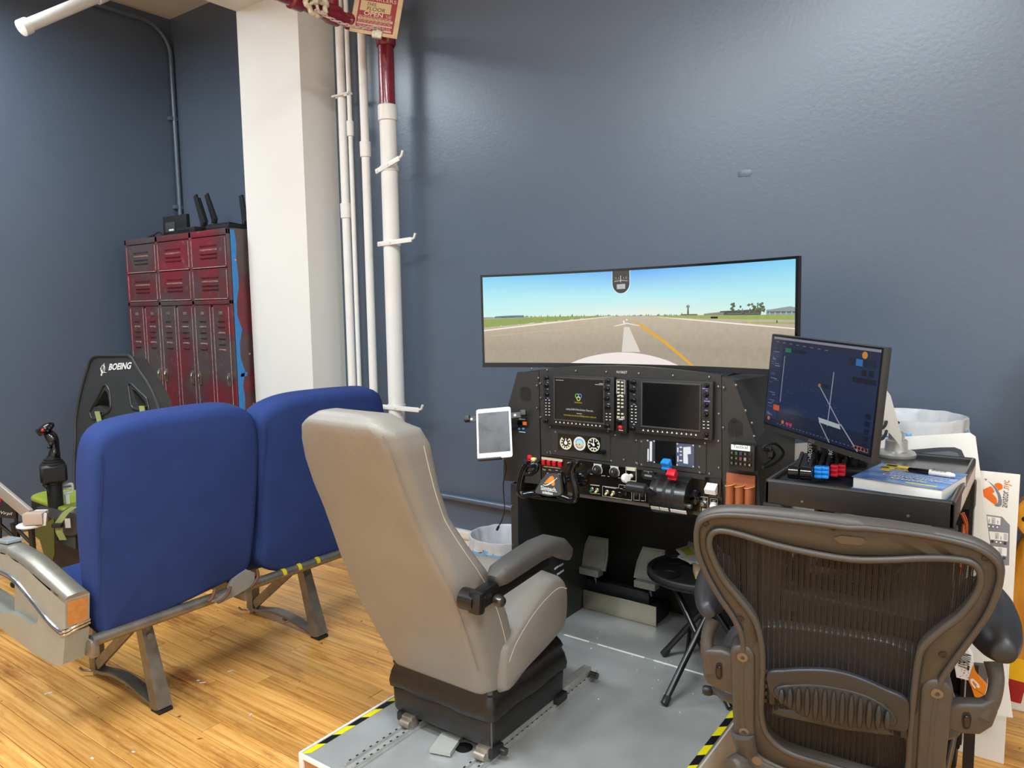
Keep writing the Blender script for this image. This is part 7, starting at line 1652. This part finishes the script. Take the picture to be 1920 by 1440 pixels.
b0_ = Vector((dk.x, dk.y, 0)) + f_h * .22
g = G(); Mr = Matrix((r_h, f_h, Vector((0, 0, 1)))).transposed(); g.box(b0_ + Vector((0, 0, .14)), (.32, .3, .26), Mr, bev=.01); g.box(b0_ + Vector((0, 0, .02)) , (.5, .5, .03), Mr, bev=.006); obj('seat_base', g, mat('dark_brown_base', '352a24', rough=.5), t)
g = G()
for off in (-.42, .10):
    a_ = b0_ + r_h * off - f_h * .1; g.tube([a_ + Vector((0, 0, .02)), a_ + f_h * .6 + Vector((0, 0, .02))], .02, 10)
g.tube([b0_ + r_h * -.42 + Vector((0, 0, .02)), b0_ + r_h * -.46 + Vector((0, 0, .34))], .018, 10); obj('frame_tubes', g, mat('black_tube', '161616'), t)
# joystick
jb = atd(100, 886, 4.05); jz = jb.z
t = thing('joystick', 'black flight joystick with red button on a boxed pedestal left of the racing seat', 'joystick', (jb.x, jb.y, 0))
Mj = Matrix((r_h, f_h, Vector((0, 0, 1)))).transposed() @ Matrix.Rotation(.6, 3, 'Z')
g = G(); g.box(jb, (.125, .125, .098), Mj, bev=.012, seg=1); obj('gimbal_box', g, BLACKP, t)
g = G(); g.lathe([(.028, -.01), (.045, 0), (.045, .01)], jb + Vector((0, 0, -.06)), seg=20); g.cyl(Vector((jb.x, jb.y, .0)), jb - Vector((0, 0, .05)), .038, 18); g.box(Vector((jb.x, jb.y, .01)), (.3, .3, .02), Mj, bev=.003); obj('pedestal', g, BLACKP, t)
g = G(); g.lathe([(.058, .048), (.056, .056), (.048, .058), (.050, .066), (.040, .068), (.042, .078), (.030, .08), (.026, .092)], jb, seg=28); obj('rubber_boot', g, RUBBER, t)
gp_ = smooth_open([atd(x, y, 4.05) for x, y in px('101,868 102,850 103,838 99,824 91,812 88,805')], 4)
g = G(); g.tube(gp_, [.026 + .004 * math.sin(k * .6) for k in range(len(gp_))], 12); obj('grip', g, BLACKG, t)
hc_ = atd(86, 803, 4.03); Mh = Mj @ Matrix.Rotation(-.5, 3, 'Y'); g = G(); g.ball(hc_, (.046, .034, .024), 16, 10, Mh); g.box(hc_ + Vector((-.0, 0, -.02)) - r_h * .035, (.03, .03, .04), Mh, bev=.008); obj('grip_head', g, BLACKG, t)
g = G(); g.ball(atd(80, 807, 3.99), .0085, 10, 6); obj('red_button', g, REDP, t, label='red thumb button')
g = G()
for x, y in px('88,800 93,803 90,808 96,799'): g.ball(atd(x, y, 3.995), .006, 8, 5)
for x, y in px('96,832 92,838'): g.ball(atd(x, y, 4.02), .011, 8, 5)
obj('hat_switches', g, mat('satin_black_knob', '242424'), t, stuff=True)
g = G(); p = [atd(x, y, 4.0) for x, y in px('78,898 82,908 89,914 92,925')]; g.tube(smooth_open(p), .004, 6); g.cyl(p[1], p[2], .010, 8); obj('lead', g, RUBBER, t)
g = G(); c = atd(124, 917, 4.12); g.ringslab([c + Mj @ Vector((a_, 0, b_)) for a_, b_ in rrect(.075, .06, .012, 4)], [c + Mj @ Vector((a_, 0, b_)) for a_, b_ in rrect(.052, .034, .004, 4)], Mj @ Vector((0, 1, 0)), .02, .004)
g.box(c + Mj @ Vector((0, .01, -.0)), (.055, .004, .01), Mj); g.bar(c - Vector((0, 0, .03)), Vector((c.x, c.y, .02)), .02, .02)
single('loop_bracket', g, mat('white_knob', 'e8e6e0'), 'white plastic loop handle between the joystick post and the racing seat', 'handle')
# button console, tray and mount at the frame's left edge
t = thing('button_console', 'black switch console with red and white buttons cut by the left frame edge', 'console', (atd(5, 945, 3.85).x, atd(5, 945, 3.85).y, 0))
cc = [atd(x, y, d_) for x, y, d_ in ((-40, 940, 3.75), (28, 948, 3.75), (33, 938, 3.95), (18, 920, 4.15), (-40, 915, 4.15))]
g = G(); g.prism(cc, Vector((0, 0, -.07))); obj('case', g, BLACKP, t, 0)
random.seed(21); up_ = (cc[1] - cc[0]).cross(cc[2] - cc[1]).normalized(); up_ = up_ if up_.z > 0 else -up_
for k in range(14):
    p = cc[0].lerp(cc[1], random.uniform(.5, .97)).lerp(cc[4].lerp(cc[3], random.uniform(.5, .95)), random.uniform(.1, .9)); m_ = (REDP, WHITEINK, SCREW, BLACKG, mat('cream_toggle', 'e2ddc8'))[k % 5]
    g = G(); g.lathe([(.007, -.004), (.006, .012), (.003, .018)], p, up_, 8); obj('button', g, m_, t, label=('red button', 'white button', 'metal toggle', 'black button', 'cream button')[k % 5])
fx = (cc[1] - cc[0]).normalized()
g = G(); text(g, 'Virpil', .022, cc[1].lerp(cc[0], .26) - Vector((0, 0, .05)) - f_h * .004, fx, (0, 0, 1), shear=.3, width=.06); obj('lettering', g, WHITEINK, t, 0)
g = G()
for a_, b_ in (((-30, 985), (35, 950)), ((30, 955), (32, 1050)), ((-20, 965), (30, 1010)), ((-20, 1010), (32, 1020)), ((30, 990), (60, 1020)), ((0, 960), (0, 1060))): g.tube([atd(*a_, 3.85), atd(*b_, 3.85)], .009, 8)
g.tube([atd(30, 1050, 3.85), Vector((atd(30, 1050, 3.85).x, atd(30, 1050, 3.85).y, .002))], .014, 8); g.tube([atd(-30, 1050, 3.85), Vector((atd(-30, 1050, 3.85).x, atd(-30, 1050, 3.85).y, .002))], .014, 8); g.tube([atd(-30, 985, 3.85), atd(-30, 1050, 3.85)], .009, 8)
obj('frame', g, mat('black_tube', '161616'), t)
a0_, a1_ = atd(-12, 908, 3.72), atd(57, 966, 3.60); SILV2 = mat('champagne_metal', 'a59d92', rough=.38, metal=.3)
t = thing('equipment_mount', 'champagne grey mounting arm ending in a round white plate at the left edge', 'arm', a1_)
d = (a1_ - a0_); g = G(); g.bar(a0_ - d * .5, a1_, .02, .062, up=Vector((0, 0, 1)), bev=.004); obj('arm', g, SILV2, t)
c = atd(58, 983, 3.60); g = G(); g.lathe([(.05, -.012), (.062, -.006), (.062, .0), (.056, .004)], c, seg=36); obj('round_plate', g, mat('white_plate', 'd8d8d6', rough=.35), t)
bc_ = atd(66, 971, 3.58); g = G(); g.box(bc_, (.088, .06, .055), Matrix((r_h, f_h, Vector((0, 0, 1)))).transposed() @ Matrix.Rotation(.15, 3, 'Z'), bev=.003); obj('end_block', g, mat('beige_block', 'b5a292', rough=.5), t)
g = G(); q = atd(74, 961, 3.63); g.box(q, (.06, .05, .02), Matrix((r_h, f_h, Vector((0, 0, 1)))).transposed(), bev=.005); g.bar(atd(82, 985, 3.58), atd(84, 962, 3.58), .02, .012); obj('clip', g, mat('white_knob', 'e8e6e0'), t)
g = G(); g.tube([c - Vector((0, 0, .01)), Vector((c.x, c.y, .002))], .014, 10); g.lathe([(.1, .0), (.1, .008), (.02, .014)], (c.x, c.y, 0)); obj('post', g, BLACKP, t)
